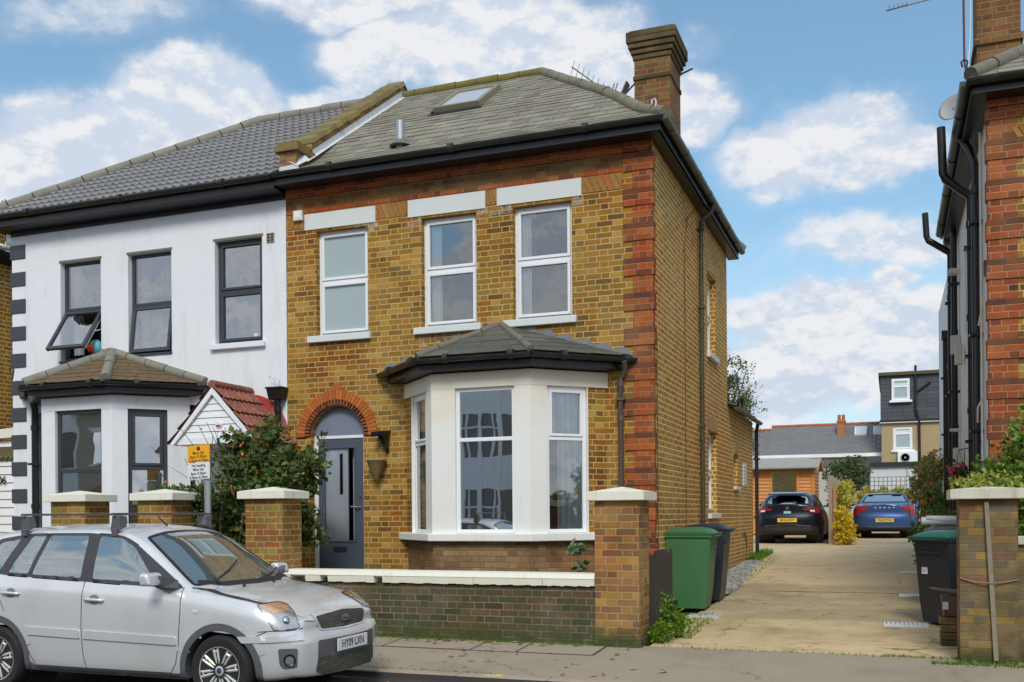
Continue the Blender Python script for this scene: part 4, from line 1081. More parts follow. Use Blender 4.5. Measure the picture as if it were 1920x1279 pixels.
mb.hexa([(-3.72,14.42,7.78),(-3.70,14.42,7.78),(-3.70,14.6,7.78),(-3.72,14.6,7.78),(-3.62,14.42,7.98),(-3.60,14.42,7.98),(-3.60,14.6,7.98),(-3.62,14.6,7.98)])
mb.tube([(-3.76,14.5,7.72),(-3.42,14.45,8.0)], .013, 6); mb.tube([(-3.86,14.5,7.84),(-3.70,14.5,7.74)], .012, 6)
build(mb, 'aerial', M['alum'], house)
mb = MB(); pts = [(-2.80+.035*math.cos(a)*q, 12.62, 6.72+.14*q+.04*math.sin(a)) for q, a in ((0,0),(.4,0),(.8,.4),(1,1.2),(1.0,2.4),(.9,3.4))]
mb.tube(pts, .012, 6); build(mb, 'hip_iron', M['leadwhite'], house)
# alarm box and lamp bracket
mb = MB(); mb.box(-8.27,-8.12,D_-.06,D_,5.98,6.13); ab = build(mb, 'alarm_box', plain('alarm_white', (.75,.74,.68), .5), house, bevel=.01)
mb = MB(); mb.box(-8.24,-8.15,D_-.064,D_-.059,6.02,6.10); build(mb, 'badge', M['upvc'], ab)
# lean-to roof at the rear
mb = MB(); slates(mb, (-2.74,19.1,3.62), (-2.74,22.75,3.62), (-6.4,22.75,5.0), (-6.4,19.1,5.0), .25, .3); build(mb, 'rear_roof', M['slate'], house)
gutter([(-2.72,19.15,3.60),(-2.72,22.8,3.60)], house, mat=M['gutterside'], name='rear_gutter')
pipe([(-2.76,22.74,3.6),(-2.80,22.76,3.4),(-2.80,22.76,.5)], .042, 'downpipe', M['blackrough'], house, brackets=(2.8,1.5))
mb = MB(); mb.tube([(-2.873,20.9,1.15),(-2.873,21.25,1.2),(-2.873,21.5,1.05),(-2.873,21.55,.85)], .02, 6); build(mb, 'overflow_pipe', M['pipeolive'], house)
# ================================================================== WHITE RENDERED HOUSE (attached, left)
wh = thing('white_house', 'white rendered semi detached house with dark window frames and grey tiled roof', 'house', (-11.1, 12.81, .25))
XL = -13.82
V1 = (-12.77,-11.93,4.18,5.80); V2 = (-11.38,-10.53,4.20,5.80); V3 = (-9.71,-8.85,4.25,5.84)
mb = MB()
wall_holes(mb, (0,D_-.004), FX, FN, XL, -8.425, .15, 6.40, [V1,V2,V3,(-13.3,-10.1,.9,3.35),(-9.52,-8.62,.15,2.75)], .10)
mb.quad((XL,19.1,.15),(XL,D_-.004,.15),(XL,D_-.004,6.4),(XL,19.1,6.4)); mb.quad((-8.43,19.1,.15),(XL,19.1,.15),(XL,19.1,6.4),(-8.43,19.1,6.4))
build(mb, 'wall', M['white'], wh)
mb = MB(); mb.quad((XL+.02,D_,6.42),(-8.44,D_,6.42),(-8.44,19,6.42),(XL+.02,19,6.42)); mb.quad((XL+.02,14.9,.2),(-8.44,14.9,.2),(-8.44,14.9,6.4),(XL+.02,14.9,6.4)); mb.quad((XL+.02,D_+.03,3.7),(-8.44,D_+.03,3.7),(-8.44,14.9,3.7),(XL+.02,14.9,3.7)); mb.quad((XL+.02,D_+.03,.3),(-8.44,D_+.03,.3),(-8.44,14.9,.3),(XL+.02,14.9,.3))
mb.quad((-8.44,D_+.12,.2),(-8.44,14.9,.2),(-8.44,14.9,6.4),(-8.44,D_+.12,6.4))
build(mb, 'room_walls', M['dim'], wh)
# painted quoin blocks
QB = plain('quoin_paint', (.055,.06,.072), .65, var=.25, scale=10, bump=.4)
mq, mwq = MB(), MB(); z = 6.20-.25
k = 0
while z > .4:
    mq.box(XL-.03, XL+.30, D_-.022, D_+.12, z, z+.235); mwq.box(XL-.004, XL+.02, D_-.008, D_+.1, z-.21, z-.001); z -= .4545
islands(mq, 'black_quoin', QB, wh, bevel=.008)
A_ = M['antra']
def win2(v, zm, open_=0, sill=True, label=None):
    a,b,c,d = v
    w_ = window(wh, (0,D_), FX, FN, a,b,c,d, zm, back=.085, fm=A_, gm=M['glassup'], fw=.052, sw=.04, botsash=(open_ == 0), topsash=(v is V3), label=label,
                sill=(a-.07,b+.06,c-.085,c-.001,.07,M['white']) if sill else (a-.03,b+.01,c-.035,c,.03,A_))
    mb = MB(); mb.obox((0,D_),FX,FN,a-.03,b+.02,-.02,.006,d-.006,d+.035); build(mb, 'head_bead', M['mortarflaunch'], w_)
    if open_:
        for o_ in [q for q in bpy.data.objects if q.parent == w_ and q.name.startswith('pane')][1:2]: bpy.data.objects.remove(o_)
        H = zm-c-.05; ca, sa = math.cos(open_), math.sin(open_)
        def P(x, s, u=0): # s down the sash, u outward normal
            return (x, D_+.07-s*sa-u*ca, zm-.03-s*ca+u*sa)
        def bar(x0,x1,s0,s1):
            q = [P(x0,s1,.0),P(x1,s1,.0),P(x1,s1,-.05),P(x0,s1,-.05),P(x0,s0,.0),P(x1,s0,.0),P(x1,s0,-.05),P(x0,s0,-.05)]
            n = MB(); return q
        m2 = MB(); x0,x1 = a+.03,b-.03; w0 = .055
        for r_ in ((x0,x0+w0,0,H),(x1-w0,x1,0,H),(x0+w0,x1-w0,0,w0),(x0+w0,x1-w0,H-w0,H)): m2.hexa(bar(*r_))
        s_ = build(m2, 'open_sash', A_, w_)
        m2 = MB(); m2.quad(P(x0+w0-.01,H-w0,-.02),P(x1-w0+.01,H-w0,-.02),P(x1-w0+.01,w0,-.02),P(x0+w0-.01,w0,-.02)); build(m2, 'pane', M['glassup'], s_)
        m2 = MB()
        for xx in (x0+.012,x1-.012): m2.tube([P(xx,H*.55,-.05),(xx,D_+.075,zm-H*.45)], .008, 5); m2.hexa([P(xx-.01,H,-.052),P(xx+.01,H,-.052),P(xx+.01,H,-.062),P(xx-.01,H,-.062),P(xx-.01,0,-.052),P(xx+.01,0,-.052),P(xx+.01,0,-.062),P(xx-.01,0,-.062)])
        build(m2, 'stay', M['upvc'], s_)
    return w_
wv1 = win2(V1, 5.03, rad(33), False, 'left upstairs window with its lower sash tilted open')
wv2 = win2(V2, 5.00, rad(8), False, 'middle upstairs window with its lower sash ajar')
wv3 = win2(V3, 5.06, 0, True, 'right upstairs window with both sashes shut')
curtain((0,D_), FX, FN, -9.62,-8.95,4.3,4.98,.14,2,.006,parent=wv3,name='net_curtain',mat=plain('net_grey',(.45,.46,.47),.9))
curtain((0,D_), FX, FN, -12.70,-12.5,4.3,5.7,.2,2,parent=wv1)
curtain((0,D_), FX, FN, -11.3,-11.1,4.3,5.7,.2,2,parent=wv2); curtain((0,D_), FX, FN, -11.05,-10.65,4.3,5.0,.16,2,.006,parent=wv2,mat=MATS['net_grey'],name='net_curtain')
# air brick, hopper and pipe
mb = MB(); mb.box(-8.76,-8.63,D_-.02,D_,5.72,5.86); 
ab = build(mb, 'air_brick', plain('buff_airbrick', (.35,.25,.15), .9), wh)
mb = MB()
for i in range(2):
    for j in range(3): mb.box(-8.75+i*.065,-8.75+i*.065+.045,D_-.022,D_-.0205,5.735+j*.042,5.735+j*.042+.028)
build(mb, 'air_holes', M['blackrough'], ab)
mb = MB(); mb.hexa([(-8.66,12.66,3.34),(-8.43,12.66,3.34),(-8.43,D_-.01,3.34),(-8.66,D_-.01,3.34),(-8.68,12.62,3.52),(-8.41,12.62,3.52),(-8.41,D_-.01,3.52),(-8.68,D_-.01,3.52)])
mb.box(-8.69,-8.40,12.61,D_-.01,3.50,3.525)
hp = build(mb, 'rainwater_hopper', M['black'], wh, bevel=.006)
pipe([(-8.545,12.72,3.34),(-8.545,12.745,3.1),(-8.545,12.745,.3)], .048, 'downpipe', M['black'], wh, brackets=(2.3,), collars=(3.2,))
mb = MB(); mb.tube([(-8.56,12.75,3.53),(-8.60,12.72,3.66),(-8.66,12.70,3.70),(-8.68,12.72,3.66)], .007, 5); mb.tube([(-8.52,12.75,3.53),(-8.50,12.72,3.62),(-8.56,12.7,3.68)], .007, 5); build(mb, 'wire_loop', M['leadwhite'], wh)

faces, wins, zt0 = bay_window(wh, -13.18, -10.20, .80, M['white'], M['white'], .95, M['btile'], 4.24, A_, M['glassdark'], (.27,1.18), (.225,.80), .15, M['ridge_new'], .085, .30, .17, False, sillm=M['white'], verge=True)
for k, ((o,t,n,ln),(a,b)) in enumerate(zip(faces, wins)):
    window(wh, o, t, n, a, b, 1.0, 3.26, 2.33 if k != 2 else 2.36, back=.05, fm=A_, gm=M['glassdark'], topsash=(k == 2), botsash=False, sw=.045, fw=.062,
           label=['narrow dark light on the left cant of the white bay','dark framed front light of the white bay','dark framed light on the right cant of the white bay'][k])
mb = MB(); mb.hexa([(-11.85,12.62,4.12),(-11.5,12.62,4.12),(-11.5,D_-.01,4.12),(-11.85,D_-.01,4.12),(-11.83,12.66,4.30),(-11.55,12.66,4.30),(-11.55,D_-.01,4.30),(-11.83,D_-.01,4.30)])
build(mb, 'ridge_block', M['ridge_new'], wh, bevel=.01)
pts = [(-12.60+.05*math.cos(a)*q, 11.66, 3.72+.16*q+.05*math.sin(a)) for q, a in ((0,0),(.5,0),(.9,.6),(1,1.6),(1,2.8),(.9,4))]
mb = MB(); mb.tube(pts, .011, 6); build(mb, 'hip_iron', M['blackrough'], wh)
pipe([(-13.2,12.60,3.58),(-13.25,12.72,3.4),(-13.27,12.735,3.2),(-13.27,12.735,.2)], .055, 'downpipe', M['black'], wh, brackets=(2.5,), collars=(3.1,1.8))

# roof: rolled concrete tiles
WX, WAX = -14.12, -11.02
mb = MB()
wavetiles(mb, (WX,EY0,EZ-.03), (-8.36,EY0,EZ-.03), (-8.36,RY,RZ-.03), (WAX,RY,RZ-.03), .29, .15, .028)
wavetiles(mb, (WX,EY1,EZ-.03), (WX,EY0,EZ-.03), (WAX,RY,RZ-.03), (WAX,RY,RZ-.03), .33, .15, .03, ns=4)
rf = build(mb, 'roof', M['ctile'], wh)
mb = MB(); mb.quad((WX,EY0,EZ-.03),(-8.37,EY0,EZ-.03),(-8.37,RY,RZ-.03),(WAX,RY,RZ-.03)); mb.quad((WX,EY1,EZ-.03),(WX,EY0,EZ-.03),(WAX,RY,RZ-.03)); mb.quad((-8.37,EY1,EZ-.03),(WX,EY1,EZ-.03),(WAX,RY,RZ-.03),(-8.37,RY,RZ-.03))
build(mb, 'roof_deck', M['blackrough'], rf)
ridge([(WX,EY0,EZ+.02),(WAX,RY,RZ+.02)], .105, .45, 'hip_tiles', M['ridge_new'], rf, gap=.02)
ridge([(WAX,RY,RZ+.02),(-8.4,RY,RZ+.02)], .10, .45, 'ridge_tiles', M['ridge_new'], rf, gap=.02)
mb = MB(); mb.box(XL-.18,-8.43,12.50,12.525,6.42,6.58); mb.quad((XL-.18,12.51,6.425),(-8.43,12.51,6.425),(-8.43,D_,6.395),(XL-.18,D_,6.395)); mb.box(XL+.0,-8.43,D_-.03,D_-.006,6.33,6.44)
mb.box(XL-.18,XL-.155,12.526,19.4,6.42,6.58); mb.quad((XL-.18,19.4,6.423),(XL-.18,12.51,6.423),(XL+.01,12.51,6.423),(XL+.01,19.4,6.423))
build(mb, 'fascia', M['black'], wh)
gutter([(XL-.24,12.45,6.585),(-8.43,12.45,6.585)], wh, rr=.06, joints=1.9); gutter([(XL-.23,19.4,6.585),(XL-.23,12.45,6.585)], wh, rr=.06, joints=1.9)

# door under a tiled gable canopy with a red painted arch behind
mb = MB(); n = 24
for i in range(n):
    a0, a1 = math.pi*i/n, math.pi*(i+1)/n
    mb.prism([(-9.07+r_*math.cos(a), 2.78+r_*math.sin(a)) for r_, a in ((.44,a0),(.67,a0),(.67,a1),(.44,a1))], 'y', D_-.05, D_-.006)
build(mb, 'door_arch', plain('red_masonry_paint', (.42,.045,.035), .6, var=.2, scale=5, dirt=.5, dirtcol=(.45,.3,.25)), wh)
mb = MB(); mb.prism([(-9.07+.44*math.cos(math.pi*i/16), 2.78+.44*math.sin(math.pi*i/16)) for i in range(17)], 'y', D_-.03, D_-.008); build(mb, 'fanlight', M['upvc'], wh)
mb = MB(); mb.box(-9.52,-9.44,D_,D_+.08,.3,2.74); mb.box(-8.70,-8.62,D_,D_+.08,.3,2.74); mb.box(-9.44,-8.70,D_,D_+.08,2.66,2.74); build(mb, 'door_frame', M['upvc'], wh, bevel=.005)
mb = MB(); mb.box(-9.44,-8.70,D_+.03,D_+.07,.3,2.66); dr_ = build(mb, 'door', A_, wh, bevel=.005)
mb = MB(); mb.box(-9.30,-8.84,D_+.024,D_+.03,1.5,2.4); build(mb, 'door_pane', M['glassdark'], dr_)
gx, gy0, gz0, gz1, gw = -9.055, 11.90, 2.70, 3.42, .69
mb = MB(); n = 6
for i in range(n):
    za = gz0+.03+(gz1-.1-gz0-.03)*i/n; zb = gz0+.03+(gz1-.1-gz0-.03)*(i+1)/n-.006
    f = lambda z: max(.02, (gw-.02)*(gz1-.04-z)/(gz1-.04-gz0))
    mb.hexa([(gx-f(za),gy0-.012,za),(gx+f(za),gy0-.012,za),(gx+f(za),gy0+.02,za),(gx-f(za),gy0+.02,za),(gx-f(zb),gy0,zb),(gx+f(zb),gy0,zb),(gx+f(zb),gy0+.02,zb),(gx-f(zb),gy0+.02,zb)])
mb.box(gx-gw+.04,gx+gw-.04,gy0-.015,gy0+.03,gz0-.05,gz0+.028)
can = build(mb, 'canopy_gable', M['upvc'], wh)
mb = MB()
for s_ in (-1,1):
    a = (gx+s_*(gw+.05), gz0-.04); b = (gx, gz1+.03); nx, nz = -s_*.06, -.065
    mb.prism([a,(a[0]+nx*1.0,a[1]-.02),(b[0],b[1]-.10),b], 'y', gy0-.055, gy0-.018)
build(mb, 'bargeboard', M['upvc'], can, bevel=.004)
mb = MB(); mb.box(gx-gw+.05,gx+gw-.05,gy0+.03,D_-.01,gz0-.06,gz0-.045); build(mb, 'canopy_soffit', M['upvc'], can)
mb = MB(); mb.lathe((gx+.09,gy0-.014,gz0+.22),[(0,.012),(.05,.01),(.06,0)],16,ax='y'); pl = build(mb, 'house_plaque', M['upvc'], can)
mb = MB(); mb.box(gx+.05,gx+.13,gy0-.030,gy0-.027,gz0+.19,gz0+.215); mb.ball((gx+.085,gy0-.028,gz0+.20),.02,.004,.02,8,5); build(mb, 'plaque_flower', M['petal_red'], pl)
mb = MB()
wavetiles(mb, (gx+gw+.07,gy0-.06,gz0-.05), (gx+gw+.07,D_-.02,gz0-.05), (gx,D_-.02,gz1+.05), (gx,gy0-.06,gz1+.05), .26, .11, .02)
wavetiles(mb, (gx-gw-.07,D_-.02,gz0-.05), (gx-gw-.07,gy0-.06,gz0-.05), (gx,gy0-.06,gz1+.05), (gx,D_-.02,gz1+.05), .26, .11, .02)
cr = build(mb, 'canopy_roof', M['rtile'], wh)
ridge([(gx,gy0-.06,gz1+.07),(gx,D_-.02,gz1+.07)], .06, .3, 'ridge_tiles', M['rtile'], cr)
# things on the sill of the open window
sill_z = 4.232
mb = MB(); mb.ball((-12.06,D_+.02,4.37),.115,.10,.13,14,10)
single(mb, 'ball', slate_mat('patterned_ball', [(.1,.45,.5),(.75,.08,.04),(.15,.4,.42),(.8,.75,.7)], mossamt=0, lamt=0) if 0 else plain('ball_teal',(.12,.45,.5),.35), 'round red and blue ball on the sill of the open window', 'ball', smooth=1)
mb = MB(); mb.ball((-12.09,D_-.03,4.35),.075,.085,.09,14,10)
bl = build(mb, 'ball_patch', plain('ball_red',(.7,.06,.03),.35), None, smooth=1); par_ = bpy.data.objects['ball']; bl.parent = par_
mb = MB(); mb.lathe((-9.05,D_+.145,4.30),[(.0,0),(.05,0),(.055,.09),(.06,.1),(.05,.1)],16); single(mb, 'bowl', M['upvc'], 'small white bowl on the inside sill of the shut upstairs window', 'bowl', smooth=40)

# ================================================================== LEFT NEIGHBOUR beyond the passage
lh = thing('brick_house', 'yellow brick house at the far left edge with a white boarded gable end', 'house', (-17, 13, .3))
mb = MB(); mb.quad((-14.9,12.9,.2),(-14.9,20,.2),(-14.9,20,6.28),(-14.9,12.9,6.28)); mb.quad((-20,12.9,.2),(-14.9,12.9,.2),(-14.9,12.9,6.28),(-20,12.9,6.28)); build(mb, 'side_wall', M['stock_side'], lh)
mb = MB(); mb.box(-15.1,-14.70,12.6,20,6.30,6.36); mb.hexa([(-14.9,12.7,6.16),(-14.72,12.7,6.30),(-14.72,20,6.30),(-14.9,20,6.16),(-14.95,12.7,6.32),(-14.73,12.7,6.33),(-14.73,20,6.33),(-14.95,20,6.32)]); build(mb, 'eaves_soffit', M['blackrough'], lh)
gutter([(-14.70,12.6,6.42),(-14.70,20,6.42)], lh, mat=M['upvc'], rr=.05)
mb = MB(); z = 6.44
while z < 6.95: mb.hexa([(-14.86,13.64,z),(-14.83,13.64,z),(-14.83,20,z),(-14.86,20,z),(-14.86,13.64,z+.118),(-14.855,13.64,z+.118),(-14.855,20,z+.118),(-14.86,20,z+.118)]); z += .12
build(mb, 'weatherboarding', M['upvc'], lh)
mb = MB(); mb.quad((-14.88,12.9,6.28),(-14.88,13.64,6.28),(-14.88,13.64,6.98),(-14.88,12.9,6.98)); build(mb, 'gable_wall', M['stock_side'], lh)
mb = MB(); slates(mb, (-14.65,12.6,6.95),(-14.65,20,6.95),(-17.2,20,8.0),(-17.2,12.6,8.0), .25,.3); build(mb, 'roof', M['farslate'], lh)
mb = MB(); mb.box(-15.9,-14.86,14.0,14.5,6.9,7.30); cm = build(mb, 'chimney', M['red'], lh)
mb = MB()
for i in range(4):
    x = -15.7+i*.235; mb.lathe((x,14.25,7.3),[(.09,0),(.085,.06),(.07,.08),(.075,.16),(.10,.17),(.10,.2),(.07,.2)],12)
    for a in range(5): mb.tube([(x+.085*math.cos(a*1.257),14.25+.085*math.sin(a*1.257),7.49),(x+.1*math.cos(a*1.257),14.25+.1*math.sin(a*1.257),7.56)],.015,5)
build(mb, 'chimney_pots', M['terracotta'], cm, smooth=40)
gt = thing('gate', 'white boarded side gate with black house number between the two left houses', 'gate', (-14.4, 13.3, .3))
mb = MB(); z = .35
while z < 2.95: mb.hexa([(-16,13.28,z),(-13.90,13.28,z),(-13.90,13.34,z),(-16,13.34,z),(-16,13.305,z+.142),(-13.90,13.305,z+.142),(-13.90,13.34,z+.142),(-16,13.34,z+.142)]); z += .145
build(mb, 'boards', M['upvc'], gt)
mb = MB(); mb.prism([(-16,2.97),(-13.88,3.02),(-13.88,3.20),(-16,3.08)], 'y', 13.2, 13.36); mb.box(-13.98,-13.90,13.24,13.36,.3,2.96); build(mb, 'gate_frame', M['baywhite'], gt, bevel=.005)
mb = MB(); add_text(mb, '106', .20, (-14.64,13.268,2.27), (1,0,0), (0,0,1), ext=.003); build(mb, 'house_number', M['signblack'], gt)
mb = MB(); mb.box(-14.66,-14.30,13.262,13.30,2.62,2.86); 
for i in range(5): mb.ball((-14.6+i*.06,13.25,2.66+.03*(i%2)),.035,.02,.04,6,5)
build(mb, 'gate_window', plain('dusty_pane', (.13,.11,.05), .4), gt)

# ================================================================== RIGHT HOUSE
rh = thing('brick_house', 'red and yellow brick house at the right edge with white side wall and black pipes', 'house', (2, 12.7, .2))
RX, RYf = 1.06, 12.70
mb = MB(); mb.quad((RX,RYf,.2),(6.5,RYf,.2),(6.5,RYf,6.34),(RX,RYf,6.34)); build(mb, 'front_wall', M['stock'], rh)
mb = MB(); wall_holes(mb, (RX+.02,0), (0,-1), (-1,0), -25.5, -RYf-.12, .2, 6.34, [(-16.9,-16.2,4.3,5.6)], .1)
mb.quad((6.5,25.5,.2),(RX,25.5,.2),(RX,25.5,6.34),(6.5,25.5,6.34)); build(mb, 'side_wall', M['white'], rh)
window(rh, (RX+.02,0), (0,-1), (-1,0), -16.9,-16.2,4.3,5.6,4.95)
quoins(rh, RX, RYf, -1, .152, 6.215, M['rred'], M['reddark'], xw=.42, xn=.30, sd=.14, sn=.13)
mb = MB(); mb.box(RX-.01,6.5,RYf-.035,RYf+.01,6.22,6.36); mb.box(RX+.41,6.5,RYf-.012,RYf+.01,5.98,6.03); build(mb, 'string_course', M['rred'], rh)
mb = MB()
for i in range(9):
    x0 = RX+.36+i*.075; mb.prism([(x0,5.76),(x0+.062,5.76),(x0+.062-.12,5.97),(x0-.12,5.97)], 'y', RYf-.012, RYf+.01, r=R.random())
build(mb, 'slanting_bricks', GB, rh)
mb = MB(); mb.box(RX-.17,6.5,12.40,12.425,6.30,6.43); mb.quad((RX-.17,12.41,6.302),(6.5,12.41,6.302),(6.5,RYf,6.302),(RX-.17,RYf,6.302)); mb.box(RX-.19,RX-.165,12.426,19.0,6.30,6.43); mb.quad((RX-.17,19,6.300),(RX-.17,12.41,6.300),(RX+.03,12.41,6.300),(RX+.03,19,6.300))
build(mb, 'fascia', M['black'], rh)
gutter([(RX-.24,12.34,6.44),(6.5,12.34,6.44)], rh, rr=.065, joints=2.2); gutter([(RX-.245,19.0,6.44),(RX-.245,12.36,6.44)], rh, rr=.065, joints=1.6)
mb = MB(); mb.box(RX-.17,RX+.02,19.0,19.5,6.22,6.42); build(mb, 'eaves_end', plain('stained_board',(.38,.34,.26),.8,var=.3,scale=6,dirt=.6), rh)
mb = MB(); slates(mb, (RX-.2,12.36,6.46),(6.5,12.36,6.46),(6.5,15.9,8.8),(RX-.2+3.2,15.9,8.8), .2,.28); slates(mb, (RX-.2,19.5,6.46),(RX-.2,12.36,6.46),(RX+3.0,15.9,8.8),(RX+3.0,15.95,8.8), .22,.3)
rf = build(mb, 'roof', M['slate'], rh)
mb = MB(); mb.quad((RX-.2,12.36,6.45),(6.5,12.36,6.45),(6.5,15.9,8.79),(RX+3.0,15.9,8.79)); mb.quad((RX-.2,19.5,6.45),(RX-.2,12.36,6.45),(RX+3.0,15.9,8.79)); build(mb, 'roof_deck', M['blackrough'], rf)
ridge([(RX-.2,12.36,6.50),(RX+3.0,15.9,8.84)], .09, .42, 'hip_tiles', M['mortarflaunch'], rf)
pts = [(RX-.26+.04*math.cos(a)*q, 12.30, 6.50+.12*q+.04*math.sin(a)) for q, a in ((0,0),(.5,0),(.9,.6),(1,1.6),(1,2.8),(.9,4))]
mb = MB(); mb.tube(pts, .011, 6); build(mb, 'hip_iron', M['blackrough'], rh)
mb = MB(); mb.box(1.03,1.52,13.7,14.3,6.45,9.5); mb.box(1.0,1.55,13.67,14.33,7.38,7.46); mb.box(1.0,1.55,13.67,14.33,8.30,8.5); cm = build(mb, 'chimney', M['chim'], rh)
mb = MB(); mb.tube([(1.01,13.65,6.95),(.90,13.66,7.08),(.885,13.66,7.2),(.87,13.66,9.2)], .014, 7); mast = build(mb, 'aerial_mast', plain('rusty_mast',(.13,.06,.06),.7), rh)
mb = MB(); mb.tube([(.25,13.66,8.02),(-.02,13.66,7.99)], .01, 5)
for i in range(5): mb.tube([(.22-i*.05,13.66,8.0),(.22-i*.05,13.66,8.06)], .004, 4)
mb.tube([(.25,13.66,8.02),(.87,13.66,8.08)], .01, 5)
build(mb, 'aerial', M['alum'], mast)
mb = MB(); mb.tube([(.99,13.65,9.0),(.93,13.4,7.3),(.86,13.0,6.6)], .004, 4); build(mb, 'cable', M['upvc'], rh)
mb = MB(); mb.lathe((0,0,0),[(0,-.035),(.08,-.028),(.15,-.010),(.185,.012),(.19,.016),(.15,0),(.08,-.018),(0,-.025)],24,ax='y')
q_ = Matrix.Rotation(rad(-28),3,'Z') @ Matrix.Rotation(rad(-18),3,'X'); mb.v = [tuple(q_ @ Vector(v)+Vector((.80,14.5,6.95))) for v in mb.v]
ds = build(mb, 'satellite_dish', plain('dish_grey',(.55,.53,.52),.5), rh, smooth=1)
mb = MB(); mb.tube([(.80,14.52,6.95),(.92,14.6,6.85),(1.0,14.65,6.5)], .018, 6); build(mb, 'dish_arm', M['steel'], ds)
# soil and rain pipes: each a run up the wall, kinked out past the eaves
def rpipe(y, x, top, zk, out, rr, mat, nm='soil_pipe', z0=.4, **k):
    p = [(x,y,z0),(x,y,zk-.32),(x-.03,y,zk-.26),(x-out+.03,y,zk-.03),(x-out,y,zk+.05),(x-out-.02,y,top)]
    return pipe(p, rr, nm, mat, rh, **k)
BP = plain('glossy_black_pipe', (.014,.013,.014), .3, var=.3)
rpipe(14.2, .985, 6.6, 5.95, .33, .055, BP, brackets=(5.0,3.6,2.5), collars=(5.3,4.1,2.9))
pipe([(.86,14.05,6.38),(.95,13.95,6.2),(1.0,13.75,5.95),(1.0,13.75,.4)], .045, 'downpipe', BP, rh, brackets=(5.2,3.8,2.6), collars=(5.6,))
rpipe(18.9, .98, 6.8, 6.35, .38, .055, BP, brackets=(5.2,3.6,2.5), collars=(5.3,4.1))
pipe([(1.0,18.3,6.3),(1.0,18.3,.4)], .05, 'downpipe', BP, rh, brackets=(5.4,3.6), collars=(4.6,3.0))
pipe([(1.0,21.3,5.0),(1.0,21.3,.4)], .05, 'downpipe', BP, rh, brackets=(4.2,3.1))
mb = MB(); mb.box(.93,1.07,21.2,21.4,4.95,5.12); build(mb, 'rainwater_hopper', BP, rh)
mb = MB(); mb.tube([(1.06,12.95,3.05),(.98,13.3,2.85),(1.0,13.6,2.7)], .012, 5); mb.tube([(1.04,13.1,4.15),(1.0,13.35,3.85)], .012, 5); mb.tube([(1.03,13.4,6.2),(1.035,13.4,2.2)], .012, 5); build(mb, 'cable', M['baywhite'], rh)
mb = MB(); mb.box(1.035,1.06,12.98,13.1,4.38,4.55); build(mb, 'air_brick', M['pipebrown'], rh)
mb = MB(); mb.box(.9,1.05,17.9,18.1,5.5,5.58); mb.box(.93,1.05,18.0,18.15,4.2,4.5); mb.box(.94,1.05,17.0,17.2,3.9,4.2); mb.tube([(.88,17.5,2.9),(1.05,17.5,2.9)],.03,6); mb.box(.92,1.05,17.2,17.45,2.3,2.6); islands(mb, 'waste_box', plain('stained_white_plastic',(.6,.58,.52),.6), rh)

# ================================================================== FAR BUILDINGS
tr_ = thing('terrace_house', 'low slate roofed terrace with two rooflights behind the timber shed', 'house', (-4, 62, .9))
mb = MB(); mb.quad((-14,61.6,.8),(-.55,61.6,.8),(-.55,61.6,5.15),(-14,61.6,5.15)); build(mb, 'wall', plain('pale_render',(.55,.53,.48),.9), tr_)
mb = MB(); slates(mb, (-7.0,61.2,5.0),(-.45,61.2,5.0),(-.45,64.6,6.95),(-7.0,64.6,6.95), .3,.45,thick=.02); slates(mb, (-14,61.2,4.9),(-7.0,61.2,4.9),(-7.0,64.6,6.75),(-14,64.6,6.75), .3,.45,thick=.02)
rf = build(mb, 'roof', M['farslate'], tr_)
ridge([(-7.0,64.6,7.0),(-.4,64.6,7.0)], .09, .5, 'ridge_tiles', M['terracotta'], rf); ridge([(-14,64.6,6.8),(-7.0,64.6,6.8)], .09, .5, 'ridge_tiles', M['terracotta'], rf)
for x in (-2.1+.9,-.95+.85-1.9+1.0): pass
for (x0,x1) in ((-1.62+.05,-.95+.05),(-.45-.75+.5,-.05-.75+.55)): pass
for xa in (-2.05,-1.0):
    mb = MB(); xa2 = xa-.0
    y0,y1 = 63.2,64.1; zf = lambda y: 5.0+(y-61.2)*1.95/3.4
    mb.hexa([(xa2,y0,zf(y0)),(xa2+.68,y0,zf(y0)),(xa2+.68,y1,zf(y1)),(xa2,y1,zf(y1)),(xa2,y0-.05,zf(y0)+.12),(xa2+.68,y0-.05,zf(y0)+.12),(xa2+.68,y1-.05,zf(y1)+.12),(xa2,y1-.05,zf(y1)+.12)])
    sk = build(mb, 'roof_window', M['upvc'], tr_)
    mb = MB(); mb.hexa([(xa2+.08,y0+.08,zf(y0)+.10),(xa2+.6,y0+.08,zf(y0)+.10),(xa2+.6,y1-.1,zf(y1)+.05),(xa2+.08,y1-.1,zf(y1)+.05),(xa2+.08,y0,zf(y0)+.17),(xa2+.6,y0,zf(y0)+.17),(xa2+.6,y1-.15,zf(y1)+.1),(xa2+.08,y1-.15,zf(y1)+.1)]); build(mb, 'pane', plain('bright_pane',(.6,.68,.75),.1), sk)
mb = MB(); mb.box(-3.02,-2.58,63.2,63.8,4.9,7.15); mb.box(-3.06,-2.54,63.16,63.84,7.0,7.1); cm = build(mb, 'chimney', plain('far_orange_brick',(.42,.17,.07),.9,var=.3,scale=5), tr_)
mb = MB(); mb.lathe((-2.92,63.5,7.15),[(.1,0),(.09,.3),(.11,.32)],8); mb.lathe((-2.68,63.5,7.15),[(.1,0),(.09,.3),(.11,.32)],8); build(mb, 'chimney_pots', M['terracotta'], cm)
mb = MB(); slates(mb, (-9.0,59.0,3.9),(-3.9,59.0,3.9),(-4.6,61.3,5.0),(-9.0,61.3,5.0), .35,.5,thick=.02); build(mb, 'low_roof', plain('pinkish_roof',(.36,.30,.27),.9,var=.25,scale=1.5,dirt=.5), tr_)
